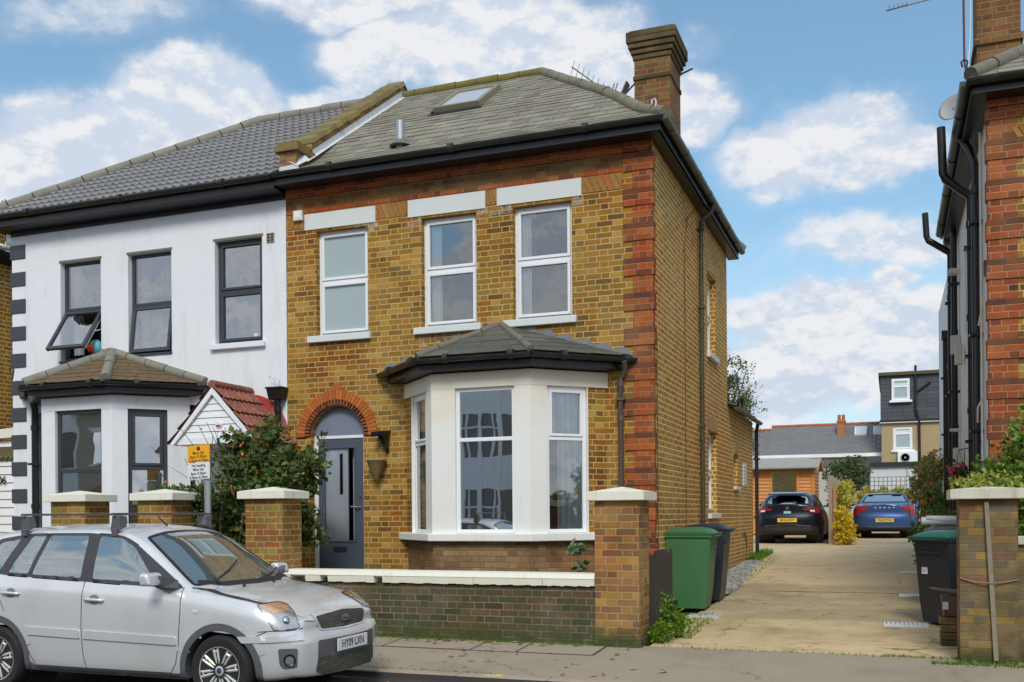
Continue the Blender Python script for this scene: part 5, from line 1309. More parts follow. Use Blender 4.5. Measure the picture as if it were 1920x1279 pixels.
mb = MB(); mb.box(-9,-.5,60.9,61.15,4.80,5.0); build(mb, 'fascia', M['upvc'], tr_)
mb = MB(); mb.box(-1.3,-.5,60.4,61.5,3.2,4.75); rear = build(mb, 'rear_window', M['glassdark'], tr_)
dh = thing('rendered_house', 'beige rendered house with grey hung slate loft storey in the distance', 'house', (1.2, 60, .9))
mb = MB(); wins_ = [(-.05,1.0,5.12-.0,6.35)]
wall_holes(mb, (0,59.9), FX, FN, -.50, 5.5, .8, 6.66, [(.10,1.12,5.05,6.35),(2.62,3.4,5.05,6.45)], .1)
mb.quad((-.5,68,.8),(-.5,59.9,.8),(-.5,59.9,6.66),(-.5,68,6.66)); build(mb, 'wall', plain('beige_render',(.42,.31,.17),.9,var=.12,scale=1.2,dirt=.2), dh)
wf = lambda a,b,c,d,zm: window(dh, (0,59.9), FX, FN, a,b,c,d,zm, back=.05, gm=M['frost'], fw=.08, sw=.07, sill=(a-.1,b+.1,c-.12,c,.1,M['upvc']))
wf(.10,1.12,5.05,6.35,6.02); wf(2.62,3.4,5.05,6.45,6.05)
mb = MB(); z = 6.70
while z < 9.2:
    x = -.55; 
    while x < 5.5: mb.box(x+.005,min(5.5,x+.6)-.005,59.80,59.84,z+.006,z+.22, r=R.random()); x += .6
    z += .225
mb.quad((-.55,68,6.7),(-.55,59.82,6.7),(-.55,59.82,9.15),(-.55,68,9.15)); mb.quad((-.55,59.841,6.66),(5.5,59.841,6.66),(5.5,59.841,9.2),(-.55,59.841,9.2))
lf = build(mb, 'loft_storey', slate_mat('slate_cladding',[(.07,.075,.09),(.085,.09,.105),(.06,.065,.08)],lamt=.05,mossamt=.02,rough=.6), dh)
w_ = window(dh, (0,59.74), FX, FN, .04,.98,7.80,9.0,8.62, back=-.04, gm=M['frost'], fw=.08, sw=.06, sill=(-.08,1.1,7.68,7.8,.15,M['upvc']))
mb = MB(); mb.box(-.65,5.6,59.6,68,9.2,9.38); build(mb, 'flat_roof_edge', plain('mossy_roof_edge',(.10,.085,.045),.9), dh)
mb = MB(); mb.box(-.6,5.5,59.70,59.8,6.62,6.74); build(mb, 'gutter', M['gutter'], dh); mb = MB(); mb.box(-.6,5.5,59.72,59.82,6.56,6.60); build(mb,'fascia',M['upvc'],dh)
pipe([(1.28,59.7,9.7),(1.28,59.7,7.3),(1.36,59.7,6.9),(1.45,59.75,6.6),(1.5,59.75,2)], .07, 'soil_pipe', M['black'], dh); pipe([(2.05,59.7,8.75),(1.3,59.7,8.2)], .05, 'waste_pipe', M['black'], dh)
ac = MB(); ac.box(.33,1.35,59.55,59.9,4.28,4.95); acm = build(ac, 'air_conditioner', M['upvc'], dh, bevel=.02)
mb = MB(); mb.lathe((.72,59.53,4.6),[(0,.02),(.05,.02),(.06,.0),(.2,.0),(.22,.02),(.25,.02),(.25,0)],20,ax='y'); build(mb, 'fan_grille', plain('fan_grey',(.3,.31,.32),.5), acm)
mb = MB(); mb.box(2.15-.4+.2,2.35-.4+.3,59.7,59.88,4.4,4.9); build(mb, 'vent_box', M['pipebrown'], dh)
ga_ = thing('garage', 'long white flat roofed garage behind the trellis', 'garage', (1,50,.9))
mb = MB(); mb.box(-.92,4,50,54,.8,3.72); build(mb, 'wall', plain('garage_white',(.62,.64,.66),.8,var=.05,dirt=.2,dirtcol=(.4,.42,.42)), ga_); mb = MB(); mb.box(-1.0,4,49.85,54.1,3.72,3.92); build(mb, 'roof_edge', M['blackrough'], ga_)

# timber shed
sh = thing('shed', 'orange stained timber shed with a window behind the small dark car', 'shed', (-3.6,35,.85))
OW = plain('orange_stained_wood', (.62,.24,.045), .55, var=.25, scale=5, dirt=.3, dirtcol=(.36,.14,.03))
mb = MB(); z = .9
while z < 3.0:
    for (x0,x1) in ((-6.2,-3.80),(-2.98,-2.42)) if 1.75 < z < 2.95 else ((-6.2,-2.42),):
        mb.hexa([(x0,34.97,z),(x1,34.97,z),(x1,35.02,z),(x0,35.02,z),(x0,35.0,z+.118),(x1,35.0,z+.118),(x1,35.02,z+.118),(x0,35.02,z+.118)])
    mb.hexa([(-2.44,35.02,z),(-2.40,35.02,z),(-2.40,37.2,z),(-2.44,37.2,z),(-2.44,35.02,z+.118),(-2.43,35.02,z+.118),(-2.43,37.2,z+.118),(-2.44,37.2,z+.118)]); z += .12
build(mb, 'board_wall', OW, sh)
mb = MB(); sash(mb, (0,35), FX, FN, -3.86,-2.92,1.74,3.0,.07,-.03,.04); mb.box(-2.50,-2.40,34.93,35.03,.85,3.05); mb.box(-3.86,-3.8,34.94,34.96,.9,1.74); mb.box(-4.75,-4.66,34.94,34.97,.85,3.0); build(mb, 'shed_frame', OW, sh)
mb = MB(); mb.quad((-3.8,35.0,1.8),(-2.98,35.0,1.8),(-2.98,35.0,2.94),(-3.8,35.0,2.94)); mb.quad((-3.8,35.3,1.8),(-2.98,35.3,1.8),(-2.98,35.3,2.94),(-3.8,35.3,2.94)); build(mb, 'shed_window', M['glassdark'], sh)
mb = MB(); mb.hexa([(-6.4,34.65,3.08),(-2.30,34.65,3.08),(-2.30,36.1,3.42),(-6.4,36.1,3.42),(-6.4,34.65,3.13),(-2.30,34.65,3.13),(-2.30,36.1,3.47),(-6.4,36.1,3.47)]); mb.hexa([(-6.4,36.1,3.42),(-2.30,36.1,3.42),(-2.30,37.5,3.06),(-6.4,37.5,3.06),(-6.4,36.1,3.47),(-2.30,36.1,3.47),(-2.30,37.5,3.11),(-6.4,37.5,3.11)]); build(mb, 'shed_roof', plain('grey_roofing_felt',(.33,.32,.29),.9,var=.15), sh)
mb = MB(); mb.prism([(34.6,3.0),(36.1,3.38),(37.55,2.98),(37.55,3.1),(36.1,3.52),(34.6,3.12)], 'x', -2.30, -2.26); mb.prism([(35,2.95),(37.2,2.95),(36.1,3.38)], 'x', -2.44, -2.40); build(mb, 'shed_bargeboard', plain('pale_wood',(.5,.33,.16),.7), sh)

# houses across the street, seen only as reflections in the window panes
def opp(x, first):
    o = thing('terrace_house', first, 'house', (x, -13, 0), 'houses across the street')
    mb = MB(); wall_holes(mb, (x-2.8,-13), (1,0), (0,1), 0, 5.6, 0, 6.6, [(3.9,4.8,.2,2.4),(3.9,4.8,4.1,5.6)], .1); build(mb, 'front_wall', MATS.get('opposite_brick') or plain('opposite_brick',(.42,.34,.25),.9,var=.25), o)
    mb = MB(); 
    for z0,z1 in ((0,.8),(2.6,3.9),(5.6,6.5)): mb.prism([(x-2.6,-13),(x-1.9,-12.2),(x-.3,-12.2),(x+.4,-13)], 'z', z0, z1)
    for px in ((x-2.55,-12.95),(x-1.88,-12.22),(x-1.1,-12.2),(x-.32,-12.22),(x+.33,-12.95)): mb.tube([(px[0],px[1],0),(px[0],px[1],6.4)], .09, 6)
    mb.prism([(x-2.7,6.5),(x+.5,6.5),(x-1.1,8.4)], 'y', -12.35, -12.25)
    mb.obox((x-2.8,-13),(1,0),(0,1),3.8,4.9,0,.06,5.6,5.85); mb.obox((x-2.8,-13),(1,0),(0,1),3.8,4.9,0,.06,4.0,4.1)
    build(mb, 'bay', M['upvc'], o)
    mb = MB(); mb.prism([(x-2.5,6.56),(x+.3,6.56),(x-1.1,8.2)], 'y', -12.24, -12.22); build(mb, 'gable_panel', plain('opposite_tile_red',(.3,.09,.05),.9), o)
    mb = MB()
    for z0,z1 in ((.8,2.6),(3.9,5.6)): mb.prism([(x-2.5,-13),(x-1.87,-12.27),(x-.33,-12.27),(x+.3,-13)], 'z', z0, z1)
    build(mb, 'bay_glass', plain('opposite_pane',(.07,.08,.085),.15), o)
    mb = MB()
    for z0,z1 in ((.8,2.6),(3.9,5.6)):
        for xx in (x-1.62,x-1.1,x-.58): mb.box(xx-.035,xx+.035,-12.27,-12.20,z0,z1)
        mb.box(x-1.9,x-.3,-12.27,-12.20,z0+(z1-z0)*.62,z0+(z1-z0)*.62+.07)
    build(mb, 'glazing_bars', M['upvc'], o)
    mb = MB(); mb.prism([(x+1.0,2.5),(x+2.1,2.5),(x+2.0,2.95),(x+1.55,3.2),(x+1.1,2.95)], 'y', -13, -12.94); build(mb, 'door_arch', M['red'], o)
    mb = MB(); mb.hexa([(x-2.8,-12.7,6.55),(x-2.8,-16,8.9),(x-2.8,-16.1,8.9),(x-2.8,-16.1,6.5),(x+2.8,-12.7,6.55),(x+2.8,-16,8.9),(x+2.8,-16.1,8.9),(x+2.8,-16.1,6.5)]); build(mb, 'roof', M['farslate'], o)
    mb = MB(); mb.box(x+2.2,x+3.2,-15.4,-14.7,6.6,9.9); c_ = build(mb, 'chimney', MATS['opposite_tile_red'], o)
    mb = MB()
    for i in range(4): mb.lathe((x+2.35+i*.23,-15.05,9.9),[(.09,0),(.08,.4),(.1,.42)],8)
    build(mb, 'chimney_pots', M['terracotta'], c_)
    return o
oh = opp(-14, 'gabled bay fronted house across the street, seen only as a reflection')
for i, x in enumerate((-8.4,-2.8,2.8,8.4,-19.6,-25.2,-30.8,-36.4,-42)): dup(oh, loc=(x,-13,0), label='gabled bay fronted house across the street, seen only as a reflection')
# ================================================================== GARDEN WALLS AND PIERS
def pier(label, x0, x1, y0, y1, ztop, mat, capmat, over=.075, peak=.06, group=None, capz=.095):
    t = thing('gate_pier', label, 'gate pier', ((x0+x1)/2, (y0+y1)/2, gz(y0)), group)
    mb = MB(); mb.box(x0,x1,y0,y1,gz(y0)-.08,ztop)
    o = build(mb, 'shaft', mat, t)
    mb = MB(); a,b,c,d = x0-over,x1+over,y0-over,y1+over; z = ztop+.001; z2 = ztop+capz
    mb.box(a,b,c,d,z,z2,skip='t'); ap = ((a+b)/2,(c+d)/2,z2+peak); cs = [(a,c,z2),(b,c,z2),(b,d,z2),(a,d,z2)]
    for i in range(4): mb.quad(cs[i],cs[(i+1)%4],ap)
    cp = build(mb, 'cap', capmat, t, bevel=.008)
    return t
G_ = 'brick gate piers with pale caps'
p1 = pier('brick gate pier between the low wall and the driveway with cream cap', -3.02,-2.53,10.5,10.98,1.745, M['pier'], M['cap'], group=G_)
mb = MB(); mb.box(-3.04,-2.51,10.48,11.0,.10,.27); build(mb, 'footing', M['garden'], p1, bevel=.02)
p2 = pier('brick gate pier in front of the grey door with red bricks near its cap', -7.53,-6.99,10.5,10.92,1.82, M['pier_red'], M['cap'], group=G_)
p3 = pier('leftmost brick gate pier in front of the white bay', -10.67,-10.08,10.5,10.95,1.82, M['pier_red'], M['cap'], group=G_)
p4 = pier('brick gate pier half covered by the rose bush beside the parking sign', -9.20,-8.66,10.5,10.92,1.82, M['pier_red'], M['cap'], group=G_)
p5 = pier('weathered brick pier on the right of the driveway with a batten on its face', .60,1.10,10.40,10.88,1.715, M['rpier'], M['capold'], over=.085, peak=.03, group=G_)
mb = MB(); mb.hexa([(.885,10.36,.20),(.925,10.36,.20),(.925,10.398,.20),(.885,10.398,.20),(.812,10.36,1.69),(.85,10.36,1.69),(.85,10.398,1.69),(.812,10.398,1.69)]); build(mb, 'batten', M['wood_old'], p5)
mb = MB(); mb.tube([(.60,10.385,.97),(.72,10.38,.935),(.87,10.355,.925),(1.0,10.38,.94),(1.10,10.385,.96)], .006, 5); build(mb, 'string', M['wood_old'], p5)

lw = thing('garden_wall', 'low dark brick front wall with broken cream coping stones', 'wall', (-5, 10.6, .15))
mb = MB(); mb.box(-6.985,-3.022,10.53,10.76,.05,.80); build(mb, 'brickwork', M['garden'], lw)
mb = MB(); xs = [-6.98,-5.72,-4.45,-3.62,-3.024]
for i,(a,b) in enumerate(zip(xs,xs[1:])):     # lower course: rounded stones, some broken back
    n = 12
    for k in range(n):
        xa, xb = a+.003+(b-a-.006)*k/n, a+.003+(b-a-.006)*(k+1)/n
        brk = (i == 0 and k in (1,2,5)) or (i == 1 and k in (0,)) 
        lo = .872 if brk else .815+.004*math.sin(k*2.1+i)
        ya = 10.505 if brk else 10.478
        mb.hexa([(xa,ya+.012,lo),(xb,ya+.012,lo),(xb,10.80,lo),(xa,10.80,lo),(xa,ya,.893),(xb,ya,.893),(xb,10.80,.893),(xa,10.80,.893)])
mb.hexa([(-6.98,10.472,.895),(-3.024,10.472,.895),(-3.024,10.81,.895),(-6.98,10.81,.895),(-6.98,10.50,.955),(-3.024,10.50,.948),(-3.024,10.78,.948),(-6.98,10.78,.955)])
build(mb, 'coping', M['cap'], lw)
wl_ = thing('garden_wall', 'low brick front wall of the white house behind the silver car', 'wall', (-9.6, 10.6, .15))
mb = MB(); mb.box(-13.5,-10.68,10.53,10.76,.05,.80); mb.box(-10.07,-9.21,10.53,10.76,.05,.80); build(mb, 'brickwork', M['garden'], wl_)
mb = MB(); mb.box(-13.5,-10.68,10.48,10.80,.802,.90); mb.box(-10.07,-9.21,10.48,10.80,.802,.90); build(mb, 'coping', M['cap'], wl_, bevel=.01)
rw = thing('garden_wall', 'mossy brick front wall under the hedge at the right edge', 'wall', (3, 10.6, .15))
mb = MB(); mb.box(1.102,6.5,10.52,10.75,.05,1.28); build(mb, 'brickwork', M['rpier'], rw); mb = MB(); mb.box(1.102,6.5,10.48,10.79,1.282,1.36); build(mb, 'coping', M['capold'], rw, bevel=.01)

# dark slatted garden gate by the corner
gg = thing('garden_gate', 'dark weathered slatted garden gate between the pier and the house corner', 'gate', (-2.62, 11.7, .2))
mb = MB(); y = 11.05
while y < 12.6: mb.box(-2.635,-2.61,y,y+.075,.3+R.uniform(-.02,.02),1.14+R.uniform(-.03,.03), r=R.random()); y += .10
build(mb, 'slats', M['wood_dark'], gg)
mb = MB(); mb.box(-2.665,-2.637,11.02,12.62,.45,.53); mb.box(-2.665,-2.637,11.02,12.62,.95,1.03); build(mb, 'rails', M['wood_dark'], gg)
hr = MB(); hr.tube([(-8.6,11.3,.4),(-8.6,11.3,1.42),(-7.5,11.3,1.40),(-7.5,11.3,.4)], .022, 8); hr.tube([(-8.3,11.32,1.2),(-7.9,11.32,1.52),(-7.7,11.32,1.5)],.014,6)
single(hr, 'handrail', M['steel'], 'grey tubular handrail half hidden behind the rose bush', 'handrail', (-8.0,11.3,.3), smooth=40)

# ------------------------------------------------------------------ parking sign
sg = thing('parking_sign', 'yellow and white parking restriction sign on a grey post behind the car', 'sign', (-8.0, 10.36, .16))
mb = MB(); mb.tube([(-7.985,10.37,.1),(-7.995,10.37,2.44)], .043, 14); post = build(mb, 'post', M['steel'], sg, smooth=40)
tl = rad(3.2); ct, st = math.cos(tl), math.sin(tl)
def sp(x, z): return (-8.085+x*ct, 10.31, 2.285+z*ct+x*st)
def plate(z0, z1, mat, nm):
    mb = MB(); hw = .165; rr_ = .02; pts = []
    for cx0, cz0, a0 in ((hw-rr_, z1-rr_, 0), (-hw+rr_, z1-rr_, 90), (-hw+rr_, z0+rr_, 180), (hw-rr_, z0+rr_, 270)):
        for k in range(5):
            a = rad(a0+k*22.5); x, z = cx0+rr_*math.cos(a), cz0+rr_*math.sin(a); pts.append((-8.085+x*ct-z*st*0, 2.285+z*ct+x*st))
    mb.prism(pts, 'y', 10.31, 10.322); return build(mb, nm, mat, sg)
pa = plate(.004, .215, M['signyellow'], 'yellow_plate'); pb = plate(-.215, -.002, M['signwhite'], 'white_plate')
tx, ty = (ct,0,st), (-st,0,ct)
mb = MB()
for s_, z, sz in (('Mon–Sat',.118,.052),('8am–9.30am',.070,.052),('4.30pm–6.30pm',.024,.052)): add_text(mb, s_, sz, (sp(0,z)[0],10.308,sp(0,z)[2]), tx, ty, sx=.86 if len(s_) > 10 else .95)
c_ = sp(0,.172); mb.lathe((c_[0],10.3085,c_[2]),[(.026,.0),(.026,.0015),(.019,.0015),(.019,.0)],20,ax='y')
mb.hexa([(c_[0]-.02,10.3065,c_[2]+.014),(c_[0]-.014,10.3065,c_[2]+.02),(c_[0]-.014,10.308,c_[2]+.02),(c_[0]-.02,10.308,c_[2]+.014),(c_[0]+.014,10.3065,c_[2]-.02),(c_[0]+.02,10.3065,c_[2]-.014),(c_[0]+.02,10.308,c_[2]-.014),(c_[0]+.014,10.308,c_[2]-.02)])
build(mb, 'yellow_plate_lettering', M['signbrown'], pa)
mb = MB()
for s_, z, sz in (('No loading',-.04,.048),('Mon–Sat',-.09,.048),('8am–9.30am',-.14,.048),('4.30pm–6.30pm',-.188,.050)): add_text(mb, s_, sz, (sp(0,z)[0],10.308,sp(0,z)[2]), tx, ty, sx=.86 if len(s_) > 10 else .95)
build(mb, 'white_plate_lettering', M['signblack'], pb)
mb = MB()
for z in (2.18,2.38): mb.box(-8.05,-7.94,10.322,10.42,z-.012,z+.012)
build(mb, 'clips', M['steel'], sg)

# ------------------------------------------------------------------ bins
def bin_mesh():
    P = {}
    mb = MB()   # body: faces -Y, wheels at the back
    def ring(w, d, z, y=0): return [(-w,-d+y,z),(w,-d+y,z),(w,d+y,z),(-w,d+y,z)]
    ls = [(.225,.235,.03,.03),(.24,.25,.25,.015),(.262,.285,.86,0),(.262,.285,.93,0)]
    for a, b in zip(ls, ls[1:]):
        A, B = ring(a[0],a[1],a[2],a[3]), ring(b[0],b[1],b[2],b[3])
        for i in range(4): mb.quad(A[i],A[(i+1)%4],B[(i+1)%4],B[i])
    mb.quad(*ring(.225,.235,.03,.03)[::-1])
    P['body'] = mb
    mb = MB(); mb.box(-.285,.285,-.315,.30,.93,.975); mb.box(-.18,.18,-.30,-.284,.80,.83); mb.tube([(-.2,.33,.945),(.2,.33,.945)], .016, 8); mb.box(-.2,-.17,.28,.34,.93,.96); mb.box(.17,.2,.28,.34,.93,.96)
    P['rim'] = mb
    mb = MB()
    def lid(u, v):
        x = (u-.5)*.60; y = -.36+.70*v
        z = .985+.065*(1-(2*u-1)**4)*(1-abs(2*v-1.0)**3)+.012
        if v < .12: z -= (.12-v)*.35
        return (x,y,z)
    mb.grid(lid, 10, 12)
    mb.box(-.298,.298,-.355,.335,.972,.992)
    P['lid'] = mb
    mb = MB()
    for s_ in (-1,1):
        mb.lathe((s_*.235,.24,.10),[(0,-.025),(.10,-.025),(.10,.025),(0,.025)],18,ax='x')
    mb.tube([(-.23,.24,.10),(.23,.24,.10)],.012,6)
    P['wheels'] = mb
    return P
def make_bin(label, loc, rot, bm, lm, rm, group):
    t = thing('wheelie_bin', label, 'wheelie bin', (0,0,0), group)
    P = bin_mesh()
    build(P['body'], 'bin_body', bm, t, bevel=.03, bseg=3, smooth=40); build(P['rim'], 'rim', rm, t, bevel=.008); build(P['lid'], 'lid', lm, t, smooth=50, bevel=.0); 
    mb = P['wheels']; build(mb, 'wheels', M['rubber'], t, smooth=40)
    t.location = loc; t.rotation_euler = (0,0,rot); t.scale = (1.05,1.05,1.06); return t
GRN = plain('green_bin_plastic', (.05,.16,.058), .42, var=.18, scale=3, dirt=.2, dirtcol=(.1,.16,.07)); BLK = plain('black_bin_plastic', (.022,.025,.035), .42, var=.25, scale=3, dirt=.15, dirtcol=(.07,.07,.07)); LGR = plain('teal_lid_plastic', (.02,.12,.075), .4, var=.2)
gb_ = 'wheelie bins by the driveway'
b1 = make_bin('green wheelie bin standing against the brick side wall', (-2.57,13.72,gz(13.7)), rad(90), GRN, GRN, GRN, gb_)
b2 = make_bin('black wheelie bin directly behind the green one', (-2.53,14.70,gz(14.6)), rad(90), BLK, BLK, BLK, gb_)
b3 = make_bin('black wheelie bin with a dark green lid and a sticker beside the right pier', (.66,12.92,gz(12.9)), rad(-50), BLK, LGR, BLK, gb_)
mb = MB(); mb.box(-.17,-.085,-.292,-.286,.56,.80); stk = build(mb, 'sticker', M['signwhite'], b3); stk.rotation_euler = (rad(-2.2),0,0)
mb = MB(); mb.box(-.168,-.087,-.2945,-.2925,.70,.79); 
for i in range(4): mb.box(-.16,-.095,-.2945,-.2925,.585+i*.024,.592+i*.024)
s2 = build(mb, 'sticker_print', plain('sticker_red',(.45,.12,.12),.5), stk)
b4 = make_bin('grey lidded bin behind the black one with a rolled sheet lying on it', (.78,14.4,gz(14.4)), rad(-90), BLK, plain('grey_lid',(.10,.105,.11),.5), BLK, gb_)
mb = MB(); mb.tube([(.36,14.15,1.475),(.6,14.17,1.48),(1.0,14.2,1.47)], [.055,.06,.058], 12); mb.tube([(.42,14.12,1.52),(.62,14.15,1.50),(1.0,14.18,1.49)], [.03,.05,.045], 10)
single(mb, 'rolled_sheet', plain('grey_white_sheet',(.45,.46,.48),.6,var=.2), 'rolled grey and white sheet lying across the grey bin lid', 'rolled sheet', (.7,14.2,1.42), smooth=50)
cd_ = thing('food_caddy', 'small brown food waste caddy with its lid up next to the right pier', 'food caddy', (.56,11.45,.5))
mb = MB(); mb.hexa([(.50,11.38,.50),(.66,11.38,.50),(.66,11.58,.50),(.50,11.58,.50),(.475,11.35,.72),(.69,11.35,.72),(.69,11.61,.72),(.475,11.61,.72)]); build(mb, 'caddy_body', plain('brown_plastic',(.17,.09,.055),.5,var=.15), cd_, bevel=.012)
mb = MB(); mb.hexa([(.36,11.36,.80),(.40,11.33,.785),(.70,11.33,.735),(.70,11.62,.735),(.355,11.36,.815),(.395,11.33,.80),(.70,11.33,.765),(.70,11.62,.765)]); build(mb, 'caddy_lid', plain('brown_lid',(.20,.14,.09),.6), cd_, bevel=.004)
mb = MB(); mb.box(.49,.545,11.347,11.352,.58,.66); lb = build(mb, 'caddy_label', M['signwhite'], cd_)
mb = MB()
for k in range(4): mb.box(.46+R.uniform(-.02,.02),.70,11.33+R.uniform(-.02,.02),11.6,.19+k*.078,.262+k*.078, r=R.random())
single(mb, 'brick_stack', M['rpier'], 'small stack of old bricks under the brown caddy', 'bricks', (.57,11.45,.19), bevel=.006)

# drain covers
def cover(x, y, w, d, rot, label, mat, slots=True):
    t = thing('drain_cover', label, 'drain cover', (x,y,gz(y)+.006), 'drain covers in the driveway'); sl = math.atan((gz(y+.3)-gz(y-.3))/.6)
    mb = MB(); mb.box(x-w/2,x+w/2,y-d/2,y+d/2,gz(y)-.02,gz(y)+.020); f = build(mb, 'cover_plate', mat, t, bevel=.004)
    if slots:
        mb = MB(); n = 9
        for i in range(n): mb.box(x-w/2+.03+i*(w-.06)/n, x-w/2+.03+i*(w-.06)/n+.007, y-d/2+.03, y+d/2-.03, gz(y)+.0205, gz(y)+.0225)
        build(mb, 'ribs', M['blackrough'], f)
    return t
MET = plain('worn_metal_cover', (.68,.69,.70), .6, .0, var=.2, scale=12)
cover(.15,12.78,.50,.34,0,'silver ribbed drain cover in the driveway nearest the street',MET)
cover(.30,15.7,.42,.30,0,'plain pale drain cover left of the black bin, second from the street',MET,False)
cover(.33,19.0,.42,.34,0,'plain pale drain cover in the driveway nearest the blue car',MET,False)
cover(-2.28,13.02,.42,.34,0,'worn grey drain cover in the driveway by the green bin',plain('stone_cover',(.5,.5,.48),.9,var=.25,scale=15),False)

# wall lamp bracket and wicker wall basket
mb = MB(); mb.hexa([(-6.90,12.58,2.72),(-6.70,12.58,2.74),(-6.70,12.80,2.78),(-6.90,12.80,2.76),(-6.89,12.57,2.79),(-6.69,12.57,2.80),(-6.69,12.80,2.82),(-6.89,12.80,2.80)])
mb.prism([(12.79,2.50),(12.79,2.78),(12.58,2.76)], 'x', -6.76,-6.72); mb.prism([(-6.86,2.76),(-6.70,2.76),(-6.735,2.52)], 'y', 12.70,12.78)
single(mb, 'wall_lantern', M['black'], 'black tapered lantern fixed to the wall right of the door arch', 'wall lamp', (-6.8,12.8,2.7))
wbk = thing('wall_basket', 'empty conical wicker basket on the wall beside the grey door', 'wall basket', (-6.87,12.7,2.25))
mb = MB(); mb.lathe((-6.87,12.68,2.12),[(.03,0),(.085,.12),(.135,.255),(.145,.27),(.13,.265),(.10,.2)],18); build(mb, 'basket_body', brick_mat('wicker',[(.38,.28,.14),(.30,.22,.11),(.42,.32,.17)],(.12,.09,.05),L=.03,course=.012,jw=.002), wbk, smooth=50)
mb = MB(); mb.tube([(-6.87+.14*math.cos(i*math.pi/9),12.68+.14*math.sin(i*math.pi/9),2.39) for i in range(19)],.01,6); build(mb, 'basket_rim', M['wood_old'], wbk)

# ------------------------------------------------------------------ plants
def plant(name, label, cat, loc, blobs, n, size, mat, rg, stems=None, sm=None, flowers=(), group=None, **k):
    t = thing(name, label, cat, loc, group)
    mb = MB(); leaves(mb, blobs, n, size, rg, **k); build(mb, 'foliage', mat, t)
    if stems:
        mb = MB()
        for p, r_ in stems: mb.tube(p, r_, 5)
        build(mb, 'stems', sm or M['bark'], t)
    for (pts, m_, s_) in flowers:
        for (x,y,z) in pts:
            mb = MB()
            for _ in range(7):
                d = Vector((rg.gauss(0,1),rg.gauss(0,1),rg.gauss(0,1))).normalized()*s_; e = d.cross(Vector((rg.random(),rg.random(),rg.random()))).normalized()*s_
                mb.quad((x,y,z),(x+d.x+e.x*.5,y+d.y+e.y*.5,z+d.z+e.z*.5),(x+d.x*1.2,y+d.y*1.2,z+d.z*1.2),(x+d.x-e.x*.5,y+d.y-e.y*.5,z+d.z-e.z*.5))
            build(mb, 'bloom', m_, t)
    return t
rg = random.Random(11)
def rnd_pts(n, x, y, z, dx, dy, dz): return [(x+rg.uniform(-dx,dx), y+rg.uniform(-dy,dy), z+rg.uniform(-dz,dz)) for _ in range(n)]
def stem(p, q, b=.1, r0=.014, r1=.004, n=5):
    p, q = Vector(p), Vector(q); m_ = Vector((rg.uniform(-b,b),rg.uniform(-b,b),rg.uniform(0,b)))
    return [tuple(p.lerp(q,i/n)+m_*math.sin(math.pi*i/n)) for i in range(n+1)], [r0+(r1-r0)*i/n for i in range(n+1)]
st_ = [stem((-8.0+rg.uniform(-.3,.4),11.4,.35),(-8.0+rg.uniform(-1.0,.95),11.3+rg.uniform(-.4,.4),rg.uniform(2.1,2.9)),.25) for _ in range(22)]
st_ += [stem((-7.3,11.3,2.2),(-6.85,11.25,2.62),.1,.006,.002), stem((-7.4,11.3,2.1),(-6.98,11.2,2.35),.05,.006,.002), stem((-8.6,11.1,1.9),(-9.15,11.0,2.3),.1,.006,.002)]
plant('rose_bush', 'large dark green rose bush with a few red and orange blooms between the two houses', 'bush', (-8.0,11.4,.3),
  [(-7.9,11.45,1.95,.72,.5,.48,1),(-7.42,11.4,2.12,.42,.38,.42,1.1),(-8.1,11.4,2.42,.42,.35,.34,.9),(-7.75,11.4,2.70,.25,.22,.25,.5),(-8.35,11.4,1.6,.6,.4,.42,1),(-8.8,11.15,1.72,.38,.3,.24,.8),(-7.7,11.45,1.45,.55,.4,.5,.9),(-9.05,11.0,1.93,.25,.2,.14,.6),(-7.0,11.3,2.35,.16,.14,.22,.35),(-6.9,11.25,2.6,.10,.08,.12,.3),(-8.2,11.4,.9,.7,.4,.5,.6)], 30000, .075, M['leaf_dark'], rg, st_, None,
  [(rnd_pts(8,-8.05,10.95,2.5,.6,.1,.28), M['petal_red'], .018), ([(-7.83,10.9,2.42),(-8.05,10.9,1.98),(-8.0,10.88,1.90),(-7.65,10.9,2.2),(-8.02,10.95,2.53),(-7.9,10.95,2.55),(-9.02,10.85,2.08),(-8.15,10.86,1.99)], M['petal_orange'], .035), ([(-9.1,10.85,1.96),(-9.12,10.85,1.90),(-9.08,10.85,1.87)], M['petal_pink'], .035)], noisy=.6, shell=.55)
plant('rose_bush', 'small sprigs of rose leaning over the left gate pier by the sign', 'bush', (-9.1,10.9,.3), [(-8.75,10.95,1.85,.28,.2,.15),(-8.45,10.95,1.62,.22,.2,.3)], 700, .055, M['leaf_dark'], rg, [stem((-8.7,11,.3),(-8.8,10.95,1.9),.1)])
